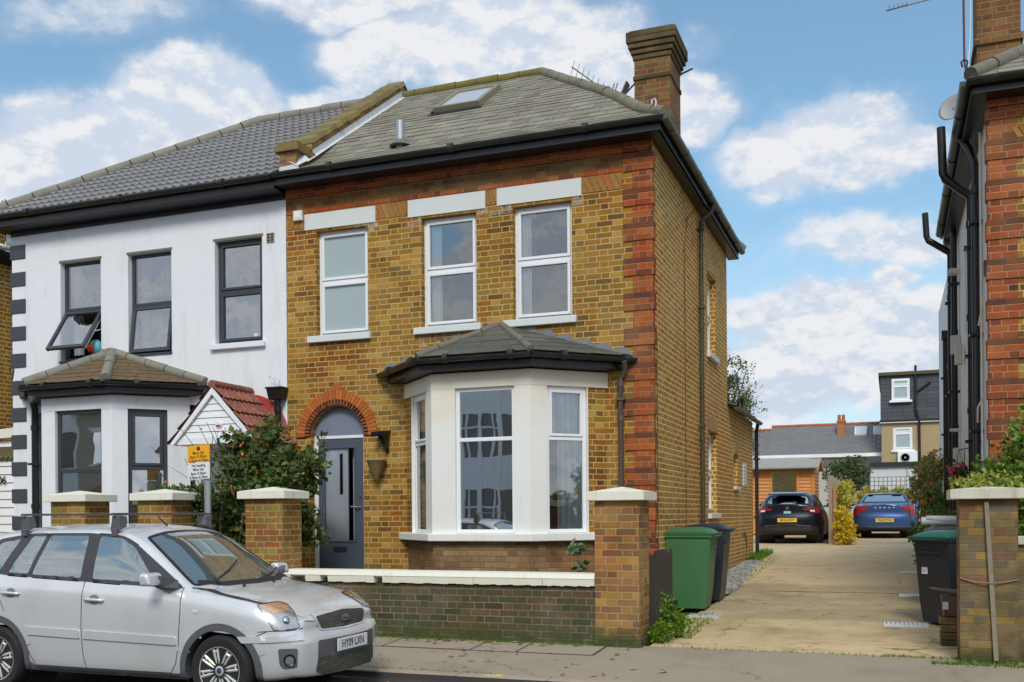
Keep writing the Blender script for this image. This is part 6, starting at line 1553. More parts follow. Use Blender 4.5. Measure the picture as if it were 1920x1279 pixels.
# hedge on the right
plant('hedge', 'bright green overgrown hedge behind the right gate pier', 'hedge', (1.8,11.3,.2),
  [(1.05,11.25,1.88,.34,.3,.28,1.2),(1.32,11.2,2.18,.30,.3,.34,1.2),(1.28,11.1,1.55,.25,.28,.45,1.2),(1.45,11.3,1.85,.45,.38,.5),(1.9,11.3,1.95,.5,.4,.5),(1.75,11.15,2.3,.4,.3,.3),(2.4,11.3,2.1,.6,.4,.6),(1.35,11.0,1.4,.25,.25,.35,1.1),(1.6,10.95,1.15,.4,.2,.3),(2.2,11.2,1.3,.7,.4,.6),(1.5,11.3,2.2,.25,.2,.2,.8)], 19000, .062, M['leaf_bright'], rg,
  [stem((1.6+rg.uniform(-.3,.6),11.35,.3),(1.6+rg.uniform(-.5,1),11.2,rg.uniform(1.6,2.6)),.2) for _ in range(14)], noisy=.8)
plant('creeper', 'pale green creeper trailing over the right pier cap', 'plant', (.85,10.6,1.8), [(.72,10.62,1.86,.20,.16,.05),(1.0,10.62,1.88,.22,.16,.06),(.85,10.8,1.9,.3,.15,.08)], 420, .05, leaf_mat('pale_creeper_leaf', [(.3,.34,.05),(.4,.42,.1),(.2,.28,.05)]), rg)
# right side planting along the white wall
plant('shrub', 'dark green low shrub behind the bins on the right', 'shrub', (.75,16.8,.4), [(.78,16.6,1.20,.34,.9,.46),(.62,17.8,1.15,.30,.6,.45),(.75,15.8,.95,.3,.5,.45)], 6200, .055, leaf_mat('green_shrub_leaf',[(.05,.11,.02),(.08,.15,.025),(.12,.2,.03),(.2,.24,.05)]), rg, [stem((.75,16.6+rg.uniform(-.6,.6),.4),(.75,16.6+rg.uniform(-.8,.8),1.4),.1) for _ in range(8)])
plant('shrub', 'yellow flecked shrub low behind the black bin', 'shrub', (.9,15.2,.35), [(.95,15.3,1.38,.22,.3,.14),(.95,15.3,.9,.22,.3,.4)], 900, .05, leaf_mat('yellow_fleck_leaf', [(.5,.4,.05),(.2,.26,.04),(.1,.2,.03),(.45,.3,.03)]), rg)
plant('shrub', 'rusty autumn shrub against the white side wall', 'shrub', (.6,25,.66), [(.78,25,2.40,.36,.5,.42),(.92,24,2.5,.28,.4,.4),(.85,25.5,1.6,.22,.5,.7)], 3200, .085, leaf_mat('rusty_leaf', [(.36,.18,.06),(.42,.24,.08),(.24,.22,.06),(.16,.22,.05),(.36,.34,.14),(.12,.18,.04)]), rg, [stem((.6,25,.6),(.6+rg.uniform(-.3,.3),25,2.6),.1) for _ in range(8)], noisy=.9)
plant('shrub', 'dark bushy shrub beside the blue car with pink and orange blooms', 'shrub', (.75,22,.6), [(.80,22,1.75,.24,.5,.40),(.88,21,1.55,.2,.5,.5),(.82,22,1.1,.22,.5,.4)], 3000, .07, leaf_mat('mixed_green_leaf',[(.06,.12,.03),(.1,.17,.04),(.2,.24,.06),(.05,.09,.03)]), rg, None, None, [(rnd_pts(10,.72,21.4,1.55,.15,.1,.3), M['petal_orange'], .05),(rnd_pts(6,.72,21.4,2.0,.15,.1,.2), M['petal_pink'], .04)])
hb = plant('hanging_basket', 'flowering hanging basket on the white side wall', 'hanging basket', (.93,16.0,2.1), [(.92,16,2.18,.16,.16,.13),(.92,16,2.02,.12,.12,.14)], 500, .05, M['leaf_mid'], rg, None, None, [(rnd_pts(9,.88,15.88,2.2,.12,.05,.1), M['petal_pink'], .035),(rnd_pts(8,.9,15.88,2.05,.1,.05,.1), M['petal_orange'], .035)])
mb = MB(); mb.lathe((.92,16,1.95),[(.02,0),(.10,.05),(.14,.14)],12); mb.tube([(.92,16,2.5),(1.06,16,2.52)],.008,5); 
for a in range(3): mb.tube([(.92+.13*math.cos(a*2.1),16+.13*math.sin(a*2.1),2.09),(.92,16,2.5)],.003,4)
build(mb, 'basket_body', M['wood_dark'], hb)
# weeds at the foot of the pier and walls
plant('weeds', 'bright green clump of weeds at the driveway foot of the gate pier', 'weeds', (-2.35,11.0,.2), [(-2.38,10.85,.30,.14,.14,.16),(-2.33,11.05,.42,.13,.16,.20),(-2.25,11.25,.34,.14,.14,.16),(-2.32,10.95,.60,.08,.10,.14,.6)], 2600, .035, M['leaf_weed'], rg, [stem((-2.35+rg.uniform(-.08,.08),11.0,.18),(-2.35+rg.uniform(-.12,.12),10.95,rg.uniform(.5,.85)),.04,.004,.001) for _ in range(12)], shell=.9)
plant('weeds', 'grey green self sown plant on the front garden side of the low wall', 'weeds', (-3.38,11.0,.3), [(-3.38,11,1.20,.10,.09,.07),(-3.36,11,1.02,.05,.05,.10)], 150, .07, leaf_mat('greygreen_leaf',[(.2,.28,.16),(.3,.36,.26),(.05,.14,.03)]), rg, [stem((-3.36,11,.3),(-3.37,11,1.2),.03,.006,.003)])
# ground cover strips: moss and grass tufts where surfaces meet
mb = MB()
def tufts(n, fx, fy, size, zoff=0, spreadz=.05):
    for _ in range(n):
        x, y = fx(rg), fy(rg); z = gz(y)+zoff
        for _k in range(4):
            a = rg.uniform(0,6.28); s_ = size*rg.uniform(.5,1.4); dx, dy = math.cos(a)*s_*.5, math.sin(a)*s_*.5
            mb.quad((x-dy*.2,y+dx*.2,z),(x+dy*.2,y-dx*.2,z),(x+dx,y+dy,z+s_*rg.uniform(.4,1)), r=rg.random())
tufts(700, lambda r_: r_.uniform(-7,-2.5), lambda r_: 10.5-abs(r_.gauss(0,.02)), .035)
tufts(420, lambda r_: r_.uniform(-2.3,1.2) if r_.random() < .5 else r_.uniform(-.1,1.2), lambda r_: 10.60+r_.gauss(0,.03), .03)
tufts(500, lambda r_: r_.uniform(.35,3), lambda r_: 10.36-abs(r_.gauss(0,.05)), .045)
tufts(250, lambda r_: r_.uniform(-5.2,-3.6), lambda r_: 8.88+abs(r_.gauss(0,.03)), .02)
tufts(500, lambda r_: r_.uniform(-2.72,-2.25), lambda r_: r_.uniform(16,23), .035)
tufts(500, lambda r_: r_.uniform(-2.9,-2.6), lambda r_: r_.uniform(21.5,24), .12)
tufts(400, lambda r_: r_.uniform(.9,1.1), lambda r_: r_.uniform(11,24), .08)
tufts(300, lambda r_: r_.uniform(-2.55,-2.1), lambda r_: r_.uniform(11.2,13.2), .05)
stuff(mb, 'grass_tufts', M['leaf_weed'], 'small tufts of grass and moss along the wall feet, kerb and driveway edges', 'grass')
mb = MB()
for _ in range(150):
    k = rg.random()
    if k < .35: x, y, z = rg.uniform(-5.2,-2), rg.uniform(8.9,10.45), 0
    elif k < .6: x, y, z = rg.uniform(-5.5,-3), rg.uniform(10.3,10.48), 0
    elif k < .8: x, y, z = rg.uniform(-4.9,-3), rg.uniform(8.3,8.7), 0
    else: x, y, z = rg.uniform(-2,.4), rg.uniform(10.7,16), 0
    z = gz(y)+.012 if y > 8.86 else .006
    a = rg.uniform(0,6.28); s_ = rg.uniform(.018,.05)*(1 if y<10.6 else .6); c, s2 = math.cos(a)*s_, math.sin(a)*s_
    mb.quad((x-c,y-s2,z),(x+s2*.6,y-c*.6,z+rg.uniform(0,.01)),(x+c,y+s2,z+rg.uniform(0,.02)),(x-s2*.6,y+c*.6,z+rg.uniform(0,.015)), r=rg.random())
stuff(mb, 'fallen_leaves', M['leaf_brown'], 'brown and yellow fallen leaves scattered on the pavement and in the gutter', 'fallen leaves')
# yellow paint dabs on the kerb
mb = MB(); mb.box(-3.52,-3.44,8.75,8.85,.0832,.0855); mb.box(-3.62,-3.52,8.755,8.80,.0832,.0855); struct(mb, 'kerb_marking', plain('yellow_road_paint',(.75,.5,.06),.8,var=.25,scale=30))

# far planting, fence, trellis
fn_ = thing('fence', 'close boarded fence with concrete posts between the two parked cars', 'fence', (-1.5,33,.75))
mb = MB()
for i in range(7): y = 28.4+i*1.85; mb.box(-1.60,-1.46,y,y+.12,.6,2.60)
islands(mb, 'post', plain('fence_post_concrete',(.34,.26,.19),.9,var=.2), fn_)
mb = MB(); y = 28.55
while y < 39.5: mb.box(-1.545,-1.52,y,y+.118,.75,2.42+R.uniform(-.02,.02), r=R.random()); mb.box(-1.56,-1.547,y+.1,y+.15,.75,2.42); y += .15
build(mb, 'boards', plain('fence_board',(.42,.22,.10),.85,var=.3,scale=3), fn_)
mb = MB(); mb.box(-1.47,-1.40,28.30,28.38,.62,2.30); build(mb, 'timber_stake', plain('orange_timber',(.5,.2,.08),.8,var=.3,scale=3), fn_)
bf = MB(); x = -1.4
while x < 2.2: bf.box(x,x+.11,42.0,42.03,.8,2.45,r=R.random()); x += .118
fb2 = single(bf, 'fence', plain('back_fence',(.33,.27,.20),.9,var=.2,scale=4), 'weathered board fence across the back of the driveway under the trellis', 'fence', (0,42,.9))
tl_ = MB(); 
for i in range(17): x = -.8+i*.16; tl_.box(x,x+.025,41.9,41.92,2.45,2.98)
for j in range(4): tl_.box(-.82,1.8,41.88,41.90,2.46+j*.165,2.485+j*.165)
single(tl_, 'trellis', plain('trellis_wood',(.20,.15,.09),.9), 'square wooden trellis in front of the long white garage', 'trellis', (.4,41.9,2.45))
g2 = 'yellow shrubs by the fence'
plant('shrub', 'bright yellow feathery shrub at the driveway end of the fence', 'shrub', (-1.25,28.3,.75), [(-1.2,28.2,1.25,.27,.3,.42),(-1.15,28.2,.95,.3,.3,.25),(-1.25,28.3,1.6,.14,.2,.16)], 2600, .07, M['leaf_yellow'], rg, group=g2)
plant('shrub', 'yellow green climbing shrub along the middle of the fence', 'shrub', (-1.25,32,.8), [(-1.32,31,2.05,.20,1.0,.40),(-1.3,33,2.2,.2,1.2,.42),(-1.3,30.5,1.3,.18,1,.5)], 4200, .085, leaf_mat('yellowgreen_leaf', [(.6,.5,.05),(.35,.36,.05),(.7,.55,.12),(.2,.25,.04),(.5,.45,.06)]), rg, group=g2)
plant('shrub', 'wide yellow flowering shrub behind the blue car', 'shrub', (.4,39.5,.85), [(-.3,39.5,2.0,.6,.5,.55),(.5,39.5,2.05,.7,.5,.55),(1.2,39.3,1.9,.5,.5,.6),(-.9,39.8,2.1,.35,.5,.5)], 5000, .10, leaf_mat('yellow_flower_leaf', [(.6,.45,.05),(.45,.4,.06),(.25,.28,.05),(.5,.3,.04),(.15,.2,.04)]), rg, group=g2)
plant('bush', 'white flowered climbing bush right of the trellis', 'bush', (1.3,38,.85), [(1.0,38,2.5,.5,.5,.45),(1.3,37,2.2,.4,.5,.8)], 2200, .09, M['leaf_mid'], rg, None, None, [(rnd_pts(22,.95,37.5,2.6,.4,.1,.35), M['upvc'], .05)])
def tree(label, x, y, z0, h, blobs, n, size, mat, cat='tree', name='tree', tr=.12, limbs=9, **k):
    t = thing(name, label, cat, (x,y,z0))
    mb = MB(); mb.tube([(x,y,z0-.1),(x+.05,y,z0+h*.3),(x-.05,y,z0+h*.6),(x,y,z0+h*.9)], [tr,tr*.75,tr*.5,tr*.15], 7)
    for _ in range(limbs):
        b = rg.choice(blobs); zz = z0+h*rg.uniform(.25,.7)
        mb.tube(*stem((x,y,zz),(b[0]+rg.uniform(-1,1)*b[3]*.8,b[1]+rg.uniform(-1,1)*b[4]*.8,b[2]+rg.uniform(-.3,.8)*b[5]),.3,tr*.4,.012))
    build(mb, 'trunk', M['bark'], t)
    mb = MB(); leaves(mb, blobs, n, size, rg, **k); build(mb, 'crown', mat, t); return t
tree('round dark green tree behind the fence next to the white garage', -1.8,46,.9,3.0, [(-1.8,46,3.1,.9,.8,.85),(-1.3,46,3.5,.55,.5,.5),(-2.3,46,3.3,.5,.5,.55),(-1.8,46,2.4,.9,.7,.6)], 6500, .10, leaf_mat('far_round_leaf',[(.06,.10,.03),(.1,.14,.04),(.16,.19,.06),(.04,.07,.025)]), noisy=.5)
tree('wispy thin leaved tree rising behind the rear extension', -6.3,42,.9,7.0, [(-6.2,42,7.3,.85,.8,1.0,.5),(-5.8,42,6.2,.75,.7,.9,.8),(-6.3,42,5.2,.8,.7,1.0,1.3),(-6.8,42,6.5,.8,.8,1.2,.6),(-5.9,42,4.6,.8,.7,.9,1.4)], 13000, .085, M['leaf_tree'], limbs=46, noisy=1.2, shell=.7)
# ================================================================== CARS
from mathutils.geometry import delaunay_2d_cdt
def pchip(tab):
    tab = sorted(tab); xs = [t[0] for t in tab]; ys = [t[1] for t in tab]; n = len(xs)
    h = [xs[i+1]-xs[i] for i in range(n-1)]; dl = [(ys[i+1]-ys[i])/h[i] for i in range(n-1)]
    m = [dl[0]]+[0 if dl[i-1]*dl[i] <= 0 else 2*dl[i-1]*dl[i]/(dl[i-1]+dl[i]) for i in range(1,n-1)]+[dl[-1]]
    def f(x):
        if x <= xs[0]: return ys[0]
        if x >= xs[-1]: return ys[-1]
        i = next(k for k in range(n-1) if x <= xs[k+1]); t = (x-xs[i])/h[i]
        return (2*t**3-3*t**2+1)*ys[i]+(t**3-2*t**2+t)*h[i]*m[i]+(-2*t**3+3*t**2)*ys[i+1]+(t**3-t**2)*h[i]*m[i+1]
    return f
def inpoly(p, poly):
    x, y = p; c = False; j = len(poly)-1
    for i in range(len(poly)):
        xi, yi = poly[i]; xj, yj = poly[j]
        if (yi > y) != (yj > y) and x < (xj-xi)*(y-yi)/(yj-yi)+xi: c = not c
        j = i
    return c
def densify(poly, step, closed=True):
    o = []
    n = len(poly)
    for i in range(n if closed else n-1):
        a, b = Vector(poly[i]), Vector(poly[(i+1)%n]); k = max(1, int((b-a).length/step))
        for q in range(k): o.append(tuple(a.lerp(b, q/k)))
    if not closed: o.append(tuple(poly[-1]))
    return o
def rounded(poly, r, n=4):
    o = []
    for i in range(len(poly)):
        p, a, b = Vector(poly[i]), Vector(poly[i-1]), Vector(poly[(i+1)%len(poly)])
        ra = min(r, (a-p).length*.45, (b-p).length*.45)
        s, e = p+(a-p).normalized()*ra, p+(b-p).normalized()*ra
        for k in range(n+1):
            t = k/n; o.append(tuple(s*(1-t)**2+p*2*t*(1-t)+e*t*t))
    return o
class Body:
    """body shell lofted from cross-sections; panels are cut as outlines laid onto the shell"""
    def __init__(s, spec):
        T = {k: pchip(spec[k]) for k in ('zb','W','zs','ws','zr','wr','ze')}
        s.T = T; s.spec = spec
        xr, xf = spec['x0'], spec['x1']; NS, NP = spec.get('ns', 110), 46
        mb = MB(); rings = []
        for i in range(NS+1):
            x = xr+(xf-xr)*i/NS
            zb, W, zs, ws, zr, wr, ze = (T[k](x) for k in ('zb','W','zs','ws','zr','wr','ze'))
            mid = .62 if 'mid' not in spec else spec['mid']
            key = [(0,zb),(W-.10,zb),(W-.035,zb+.02),(W-.008,zb+.10),(W,min(mid,(zb+zs)/2)),(W-.010,zs-.13*min(1,(zs-zb)/.7)),(ws,zs)]
            g1 = max(ze-zs, .004)
            for t in (.33,.66): key.append((ws+(wr-ws)*t+.018*math.sin(math.pi*t)*min(1,g1/.3), zs+g1*t))
            key.append((wr, ze))
            c = zr-ze
            for t in (.12,.3,.55,.8,1.0): key.append((wr*(1-t), ze+c*(1-(1-t)**2.6)))
            # arc-length resample with light smoothing
            d = [0]
            for a, b in zip(key, key[1:]): d.append(d[-1]+math.hypot(b[0]-a[0],b[1]-a[1])+1e-6)
            # fixed parameter so that features line up between rings
            fk = [0,3,4.5,6.5,11,14.5,18,22,26,30,32,34.5,38.5,42.5,46]
            py_ = pchip(list(zip(fk,[k[0] for k in key]))); pz_ = pchip(list(zip(fk,[k[1] for k in key])))
            rings.append([(x, py_(j), pz_(j)) for j in range(NP+1)])
        cap = spec['bulge']
        def capr(ring, sgn, bf):
            o = []
            zc = .5*(ring[0][2]+ring[-1][2])
            for k in (.93,.84,.7,.5,.27,.05):
                o.append([(p[0]+sgn*bf(p[2] if k > .1 else zc+(p[2]-zc))*((1-k*k)**.5), p[1]*k if False else p[1]*(k), p[2]) for p in ring])
            return o
        front = capr(rings[-1], 1, spec['bf']); back = capr(rings[0], -1, spec['bb'])
        allr = back[::-1]+rings+front
        n = len(allr)
        vs = []; fs = []
        for sgn in (1,-1):
            b0 = len(vs)
            for r in allr: vs += [(p[0], sgn*p[1], p[2]) for p in r]
            for i in range(n-1):
                for j in range(NP):
                    a = b0+i*(NP+1)+j; f = (a, a+1, a+NP+2, a+NP+1)
                    fs.append(f if sgn < 0 else f[::-1])
        # end slivers
        for r0 in (0, (n-1)*(NP+1)):
            for j in range(NP):
                a = r0+j; b = n*(NP+1)+r0+j; f = (a,a+1,b+1,b); fs.append(f if r0 else f[::-1])
        import bmesh
        me = bpy.data.meshes.new('b'); me.from_pydata(vs, [], fs); bm = bmesh.new(); bm.from_mesh(me)
        bmesh.ops.remove_doubles(bm, verts=bm.verts, dist=1e-4)
        bmesh.ops.dissolve_degenerate(bm, dist=1e-5, edges=bm.edges)
        bmesh.ops.recalc_face_normals(bm, faces=bm.faces)
        s.bvh = BVHTree.FromBMesh(bm); s.bm = bm; bpy.data.meshes.remove(me)
    def hit(s, o, d):
        r = s.bvh.ray_cast(Vector(o), Vector(d))
        return (r[0], r[1]) if r[0] is not None else (None, None)
    def patch(s, frame, outer, holes=(), off=.003, res=.04, mb=None, r=.5, lip=0):
        """frame = (origin, u, v, ray dir); outline in (u, v)"""
        O_, U, V, Dr = (Vector(q) for q in frame)
        loops = [densify(outer, res)]+[densify(h, res) for h in holes]
        pts = []; edges = []
        for L in loops:
            b = len(pts); pts += [Vector(p) for p in L]; edges += [(b+i, b+(i+1)%len(L)) for i in range(len(L))]
        us = [p.x for p in pts]; vs_ = [p.y for p in pts]
        y = min(vs_)+res*.5
        while y < max(vs_):
            x = min(us)+res*.5
            while x < max(us):
                if inpoly((x,y), outer) and not any(inpoly((x,y),h) for h in holes): pts.append(Vector((x,y)))
                x += res
            y += res
        vv, ee, ff, *_ = delaunay_2d_cdt(pts, edges, [], 0, 1e-5)
        out = MB() if mb is None else mb; b = len(out.v); ok = {}; base = {}
        for i, p in enumerate(vv):
            h, n = s.hit(O_+U*p.x+V*p.y-Dr*8, Dr)
            if h is None: ok[i] = False; out.v.append((0,0,0)); continue
            if n.dot(Dr) > 0: n = -n
            ok[i] = True; out.v.append(tuple(h+n*off)); base[i] = h-n*.003
        for f in ff:
            c = sum((vv[i] for i in f), Vector((0,0)))/len(f)
            if not inpoly(c, outer) or any(inpoly(c,h) for h in holes): continue
            if not all(ok[i] for i in f): continue
            a, b2, c2 = (Vector(out.v[b+i]) for i in f[:3])
            if max((a-b2).length,(b2-c2).length,(c2-a).length) > .35: continue
            f = tuple(b+i for i in f)
            if (b2-a).cross(c2-a).dot(Dr) > 0: f = f[::-1]
            out.f.append(f); out.r.append(r)
        if lip:
            nl = len(loops[0])
            for i in range(nl):
                j = (i+1)%nl
                if ok.get(i) and ok.get(j):
                    out.quad(out.v[b+i], out.v[b+j], base[j], base[i], r=r)
        return out
    def line(s, frame, pts, w=.006, off=.0015, mb=None):
        o = MB() if mb is None else mb
        O_, U, V, Dr = (Vector(q) for q in frame)
        P = [Vector(p) for p in densify(pts, .03, False)]; last = None
        for i, p in enumerate(P):
            t = (P[min(i+1,len(P)-1)]-P[max(i-1,0)]).normalized(); nn = Vector((-t.y,t.x))*w*.5
            pr = []
            for q in (p-nn, p+nn):
                h, n = s.hit(O_+U*q.x+V*q.y-Dr*8, Dr)
                if h is None: pr = None; break
                if n.dot(Dr) > 0: n = -n
                pr.append(h+n*off)
            if pr and last: o.quad(last[0], last[1], pr[1], pr[0])
            last = pr
        return o
    def shell(s, name, mat, dark, parent, arches, openings, cutmat=None):
        import bmesh
        bm = s.bm.copy()
        for (frame, poly, nd) in openings:
            O_, U, V, Dr = (Vector(q) for q in frame); dele = []
            for f in bm.faces:
                c = f.calc_center_median()-O_
                if f.normal.dot(-Dr) > nd and inpoly((c.dot(U), c.dot(V)), poly): dele.append(f)
            bmesh.ops.delete(bm, geom=dele, context='FACES')
        # wheel arches: cut away the skin inside each circle, then line with a dark well
        for (ax, az, ar) in arches:
            dele = []
            for f in bm.faces:
                c = f.calc_center_median()
                if abs(c.y) > .5 and math.hypot(c.x-ax, c.z-az) < ar: dele.append(f)
            bmesh.ops.delete(bm, geom=dele, context='FACES')
        me = bpy.data.meshes.new(name); bm.to_mesh(me); bm.free()
        for p in me.polygons: p.use_smooth = True
        o = bpy.data.objects.new(name, me); me.materials.append(mat); COL.objects.link(o); o.parent = parent
        return o
SIDE_R = ((0,0,0),(1,0,0),(0,0,1),(0,1,0))      # the side facing -Y
SIDE_L = ((0,0,0),(1,0,0),(0,0,1),(0,-1,0))
FRONT = ((0,0,0),(0,1,0),(0,0,1),(-1,0,0))
REAR = ((0,0,0),(0,1,0),(0,0,1),(1,0,0))
def arc(ax, az, r, a0, a1, n=24): return [(ax+r*math.cos(rad(a0+(a1-a0)*i/n)), az+r*math.sin(rad(a0+(a1-a0)*i/n))) for i in range(n+1)]
def wheel(parent, x, y, z, r, rr, face, spokes, tyre, rim, dark, width=.19, cover=False):
    """face = -1 looks toward -Y"""
    f = face
    mb = MB(); w = width/2
    prof = [(rr,-w*.9),(rr+.02,-w),(r-.03,-w),(r-.008,-w*.75),(r,-w*.4),(r,w*.4),(r-.008,w*.75),(r-.03,w),(rr+.02,w),(rr,w*.9)]
    mb.lathe((x,y,z), prof, 40, ax='y'); o = build(mb, 'wheel', tyre, parent, smooth=45)
    mb = MB(); mb.lathe((x,y,z), [(0,-f*w*-.2),(rr-.01,-f*w*-.2)] , 28, ax='y'); build(mb, 'brake_disc', dark, o)
    mb = MB()
    mb.lathe((x,y,z), [(rr-.018,-f*-w*.2),(rr-.012,f*-1*-w*.9*-1 if False else -f*w*.2*0+ (w*.86 if f < 0 else -w*.86)),(rr+.004,(w*.93 if f < 0 else -w*.93)),(rr+.006,(w*.80 if f < 0 else -w*.80))], 40, ax='y')
    ys = y+f*(w*.74)
    def P(a, rad_, d=0): return (x+rad_*math.cos(a), ys+f*d, z+rad_*math.sin(a))
    for i in range(spokes):
        a = 2*math.pi*i/spokes+.2
        for s_ in (-1,1):
            a0, a1 = a+s_*.20, a+s_*.115
            p0, p1 = Vector(P(a0*1.0, .055, .0)), Vector(P(a1, rr-.012, .012))
            mb.tube([p0, p0.lerp(p1,.5)+Vector((0,f*.006,0)), p1], [.015,.013,.012], 6)
        q0, q1 = P(a-.115, rr-.035, .012), P(a+.115, rr-.035, .012); mb.tube([q0,q1], .012, 5)
    mb.lathe((x,ys,z), [(0,-f*.02),(.03,-f*.019),(.058,-f*.010),(.068,f*.01),(.068,f*.03)], 24, ax='y')
    rm = build(mb, 'rim', rim, o, smooth=50)
    mb = MB(); mb.lathe((x,ys,z), [(0,-f*.023),(.024,-f*.022),(.026,-f*.018)], 16, ax='y'); build(mb, 'hub_badge', plain('badge_blue',(.03,.07,.2),.3), rm)
    return o

def car_paint(name, col, metal=.55, rough=.32, dirt=.2, dirtcol=(.2,.18,.14)):
    m, g, b = new_mat(name); p = g.obj()
    x, y, z = g.sep(p)
    d = g.m('MULTIPLY', g.step(g.noise(p, 2.2, 4, .55), .42, .75), dirt)
    d = g.m('ADD', d, g.m('MULTIPLY', g.step(z, .25, .62, 1, 0), dirt*.9), clamp=True)
    c = g.mix(d, col, dirtcol)
    pset(g, b, c, g.m('ADD', rough, g.m('MULTIPLY', d, .2)), metal, None, .5, .6)
    b.inputs['Coat Roughness'].default_value = .09
    return m
M['silver'] = car_paint('silver_car_paint', (.76,.76,.77), .35, .26, .2, (.42,.40,.37))
M['cladding'] = plain('dark_grey_cladding', (.10,.10,.115), .6, var=.15)
M['clear'] = glass_mat('lamp_lens', refl=.12, tint=(.9,.9,.92))
M['grillemesh'] = brick_mat('grille_mesh', [(.015,.017,.015),(.02,.022,.02)], (.13,.14,.12), L=.044, hw=.5, course=.02, jw=.004, bump=1)

spec = dict(x0=-3.13, x1=.60, ns=120, bulge=.1,
  bf=lambda z: .10+.075*max(0,min(1,(.62-z)/.05)) if z < .62 else .10-.35*max(0,z-.70),
  bb=lambda z: .07 if z > .6 else .10,
  zb=[(-3.13,.30),(-2.9,.24),(-2.0,.20),(-.3,.20),(.4,.22),(.60,.24)],
  W=[(-3.13,.73),(-3.0,.80),(-2.75,.845),(-2.2,.858),(-1.2,.86),(-.3,.858),(.1,.852),(.3,.835),(.42,.81),(.52,.77),(.60,.70)],
  zs=[(-3.13,1.04),(-2.8,1.085),(-2.4,1.065),(-1.4,1.02),(-.4,.965),(0,.92),(.3,.865),(.45,.81),(.60,.72)],
  ws=[(-3.13,.66),(-3.0,.72),(-2.7,.77),(-2.2,.80),(-1.2,.812),(-.35,.806),(0,.79),(.3,.765),(.45,.73),(.60,.64)],
  zr=[(-3.13,1.22),(-3.08,1.34),(-3.0,1.43),(-2.85,1.48),(-2.6,1.513),(-2.1,1.54),(-1.6,1.543),(-1.25,1.525),(-1.05,1.49),(-.9,1.425),(-.7,1.30),(-.5,1.165),(-.32,1.045),(-.26,1.0),(-.2,.985),(0,.962),(.2,.93),(.4,.875),(.52,.82),(.60,.765)],
  wr=[(-3.13,.50),(-3.0,.56),(-2.6,.60),(-2.1,.615),(-1.5,.622),(-1.15,.635),(-.9,.665),(-.6,.715),(-.35,.765),(-.22,.75),(0,.71),(.3,.68),(.45,.65),(.60,.57)],
  ze=[(-3.13,1.17),(-3.05,1.30),(-2.9,1.41),(-2.6,1.455),(-2.1,1.485),(-1.5,1.488),(-1.2,1.465),(-1.0,1.39),(-.8,1.27),(-.6,1.14),(-.4,1.01),(-.33,.978),(0,.93),(.3,.88),(.45,.825),(.60,.735)])
B_ = Body(spec)
car = thing('parked_car', 'silver five door car with roof bars parked at the kerb in the foreground', 'car', (0,0,0))
AR = ((0,.305,.355),(-2.485,.305,.355))
dlo = rounded([(-.40,.985),(-.98,1.35),(-1.16,1.435),(-1.55,1.462),(-2.3,1.455),(-2.66,1.405),(-2.98,1.14),(-2.45,1.075),(-1.45,1.028)], .04)
wf = rounded([(-.80,1.035),(-.745,1.07),(-1.0,1.325),(-1.17,1.415),(-1.43,1.438),(-1.40,1.055)], .035)
wr1 = rounded([(-1.53,1.06),(-1.56,1.44),(-2.02,1.44),(-2.12,1.085)], .03)
wr2 = rounded([(-2.165,1.09),(-2.07,1.44),(-2.24,1.435),(-2.42,1.10)], .025)
wq = rounded([(-2.52,1.12),(-2.38,1.41),(-2.62,1.375),(-2.86,1.15)], .03)
UV_ = Vector((-.72,0,.55)).normalized(); ND = Vector((-.55,0,-.72)).normalized()
SCR = ((-.30,0,1.02),(0,1,0),tuple(UV_),tuple(ND))
scr = rounded([(-.715,.03),(-.40,-.025),(0,-.04),(.40,-.025),(.715,.03),(.60,.62),(.56,.80),(.3,.835),(0,.845),(-.3,.835),(-.56,.80),(-.60,.62)], .05)
inset = lambda poly, k: [((sum(p[0] for p in poly)/len(poly))*(1-k)+p[0]*k, (sum(p[1] for p in poly)/len(poly))*(1-k)+p[1]*k) for p in poly]
def grow(poly, d):
    A = sum(poly[i][0]*poly[(i+1)%len(poly)][1]-poly[(i+1)%len(poly)][0]*poly[i][1] for i in range(len(poly))); o = []
    for i in range(len(poly)):
        a, b = Vector(poly[i-1]), Vector(poly[(i+1)%len(poly)]); t = (b-a)
        if t.length < 1e-6: o.append(poly[i]); continue
        t.normalize(); n = Vector((t.y,-t.x))*(1 if A > 0 else -1); p = Vector(poly[i])+n*d; o.append((p.x,p.y))
    return o
RW = ((-3.1,0,0),(0,1,0),(0,0,1),(1,0,0)); rwp = rounded([(-.50,1.12),(.50,1.12),(.46,1.40),(-.46,1.40)],.05)
ops = []
for fr in (SIDE_R, SIDE_L):
    for w_ in (wf, wr1, wr2, wq): ops.append((fr, grow(w_, .022), .2))
ops.append((SCR, grow(scr, -.012), .3)); ops.append((RW, rwp, .3))
B_.shell('body', M['silver'], None, car, AR, ops)
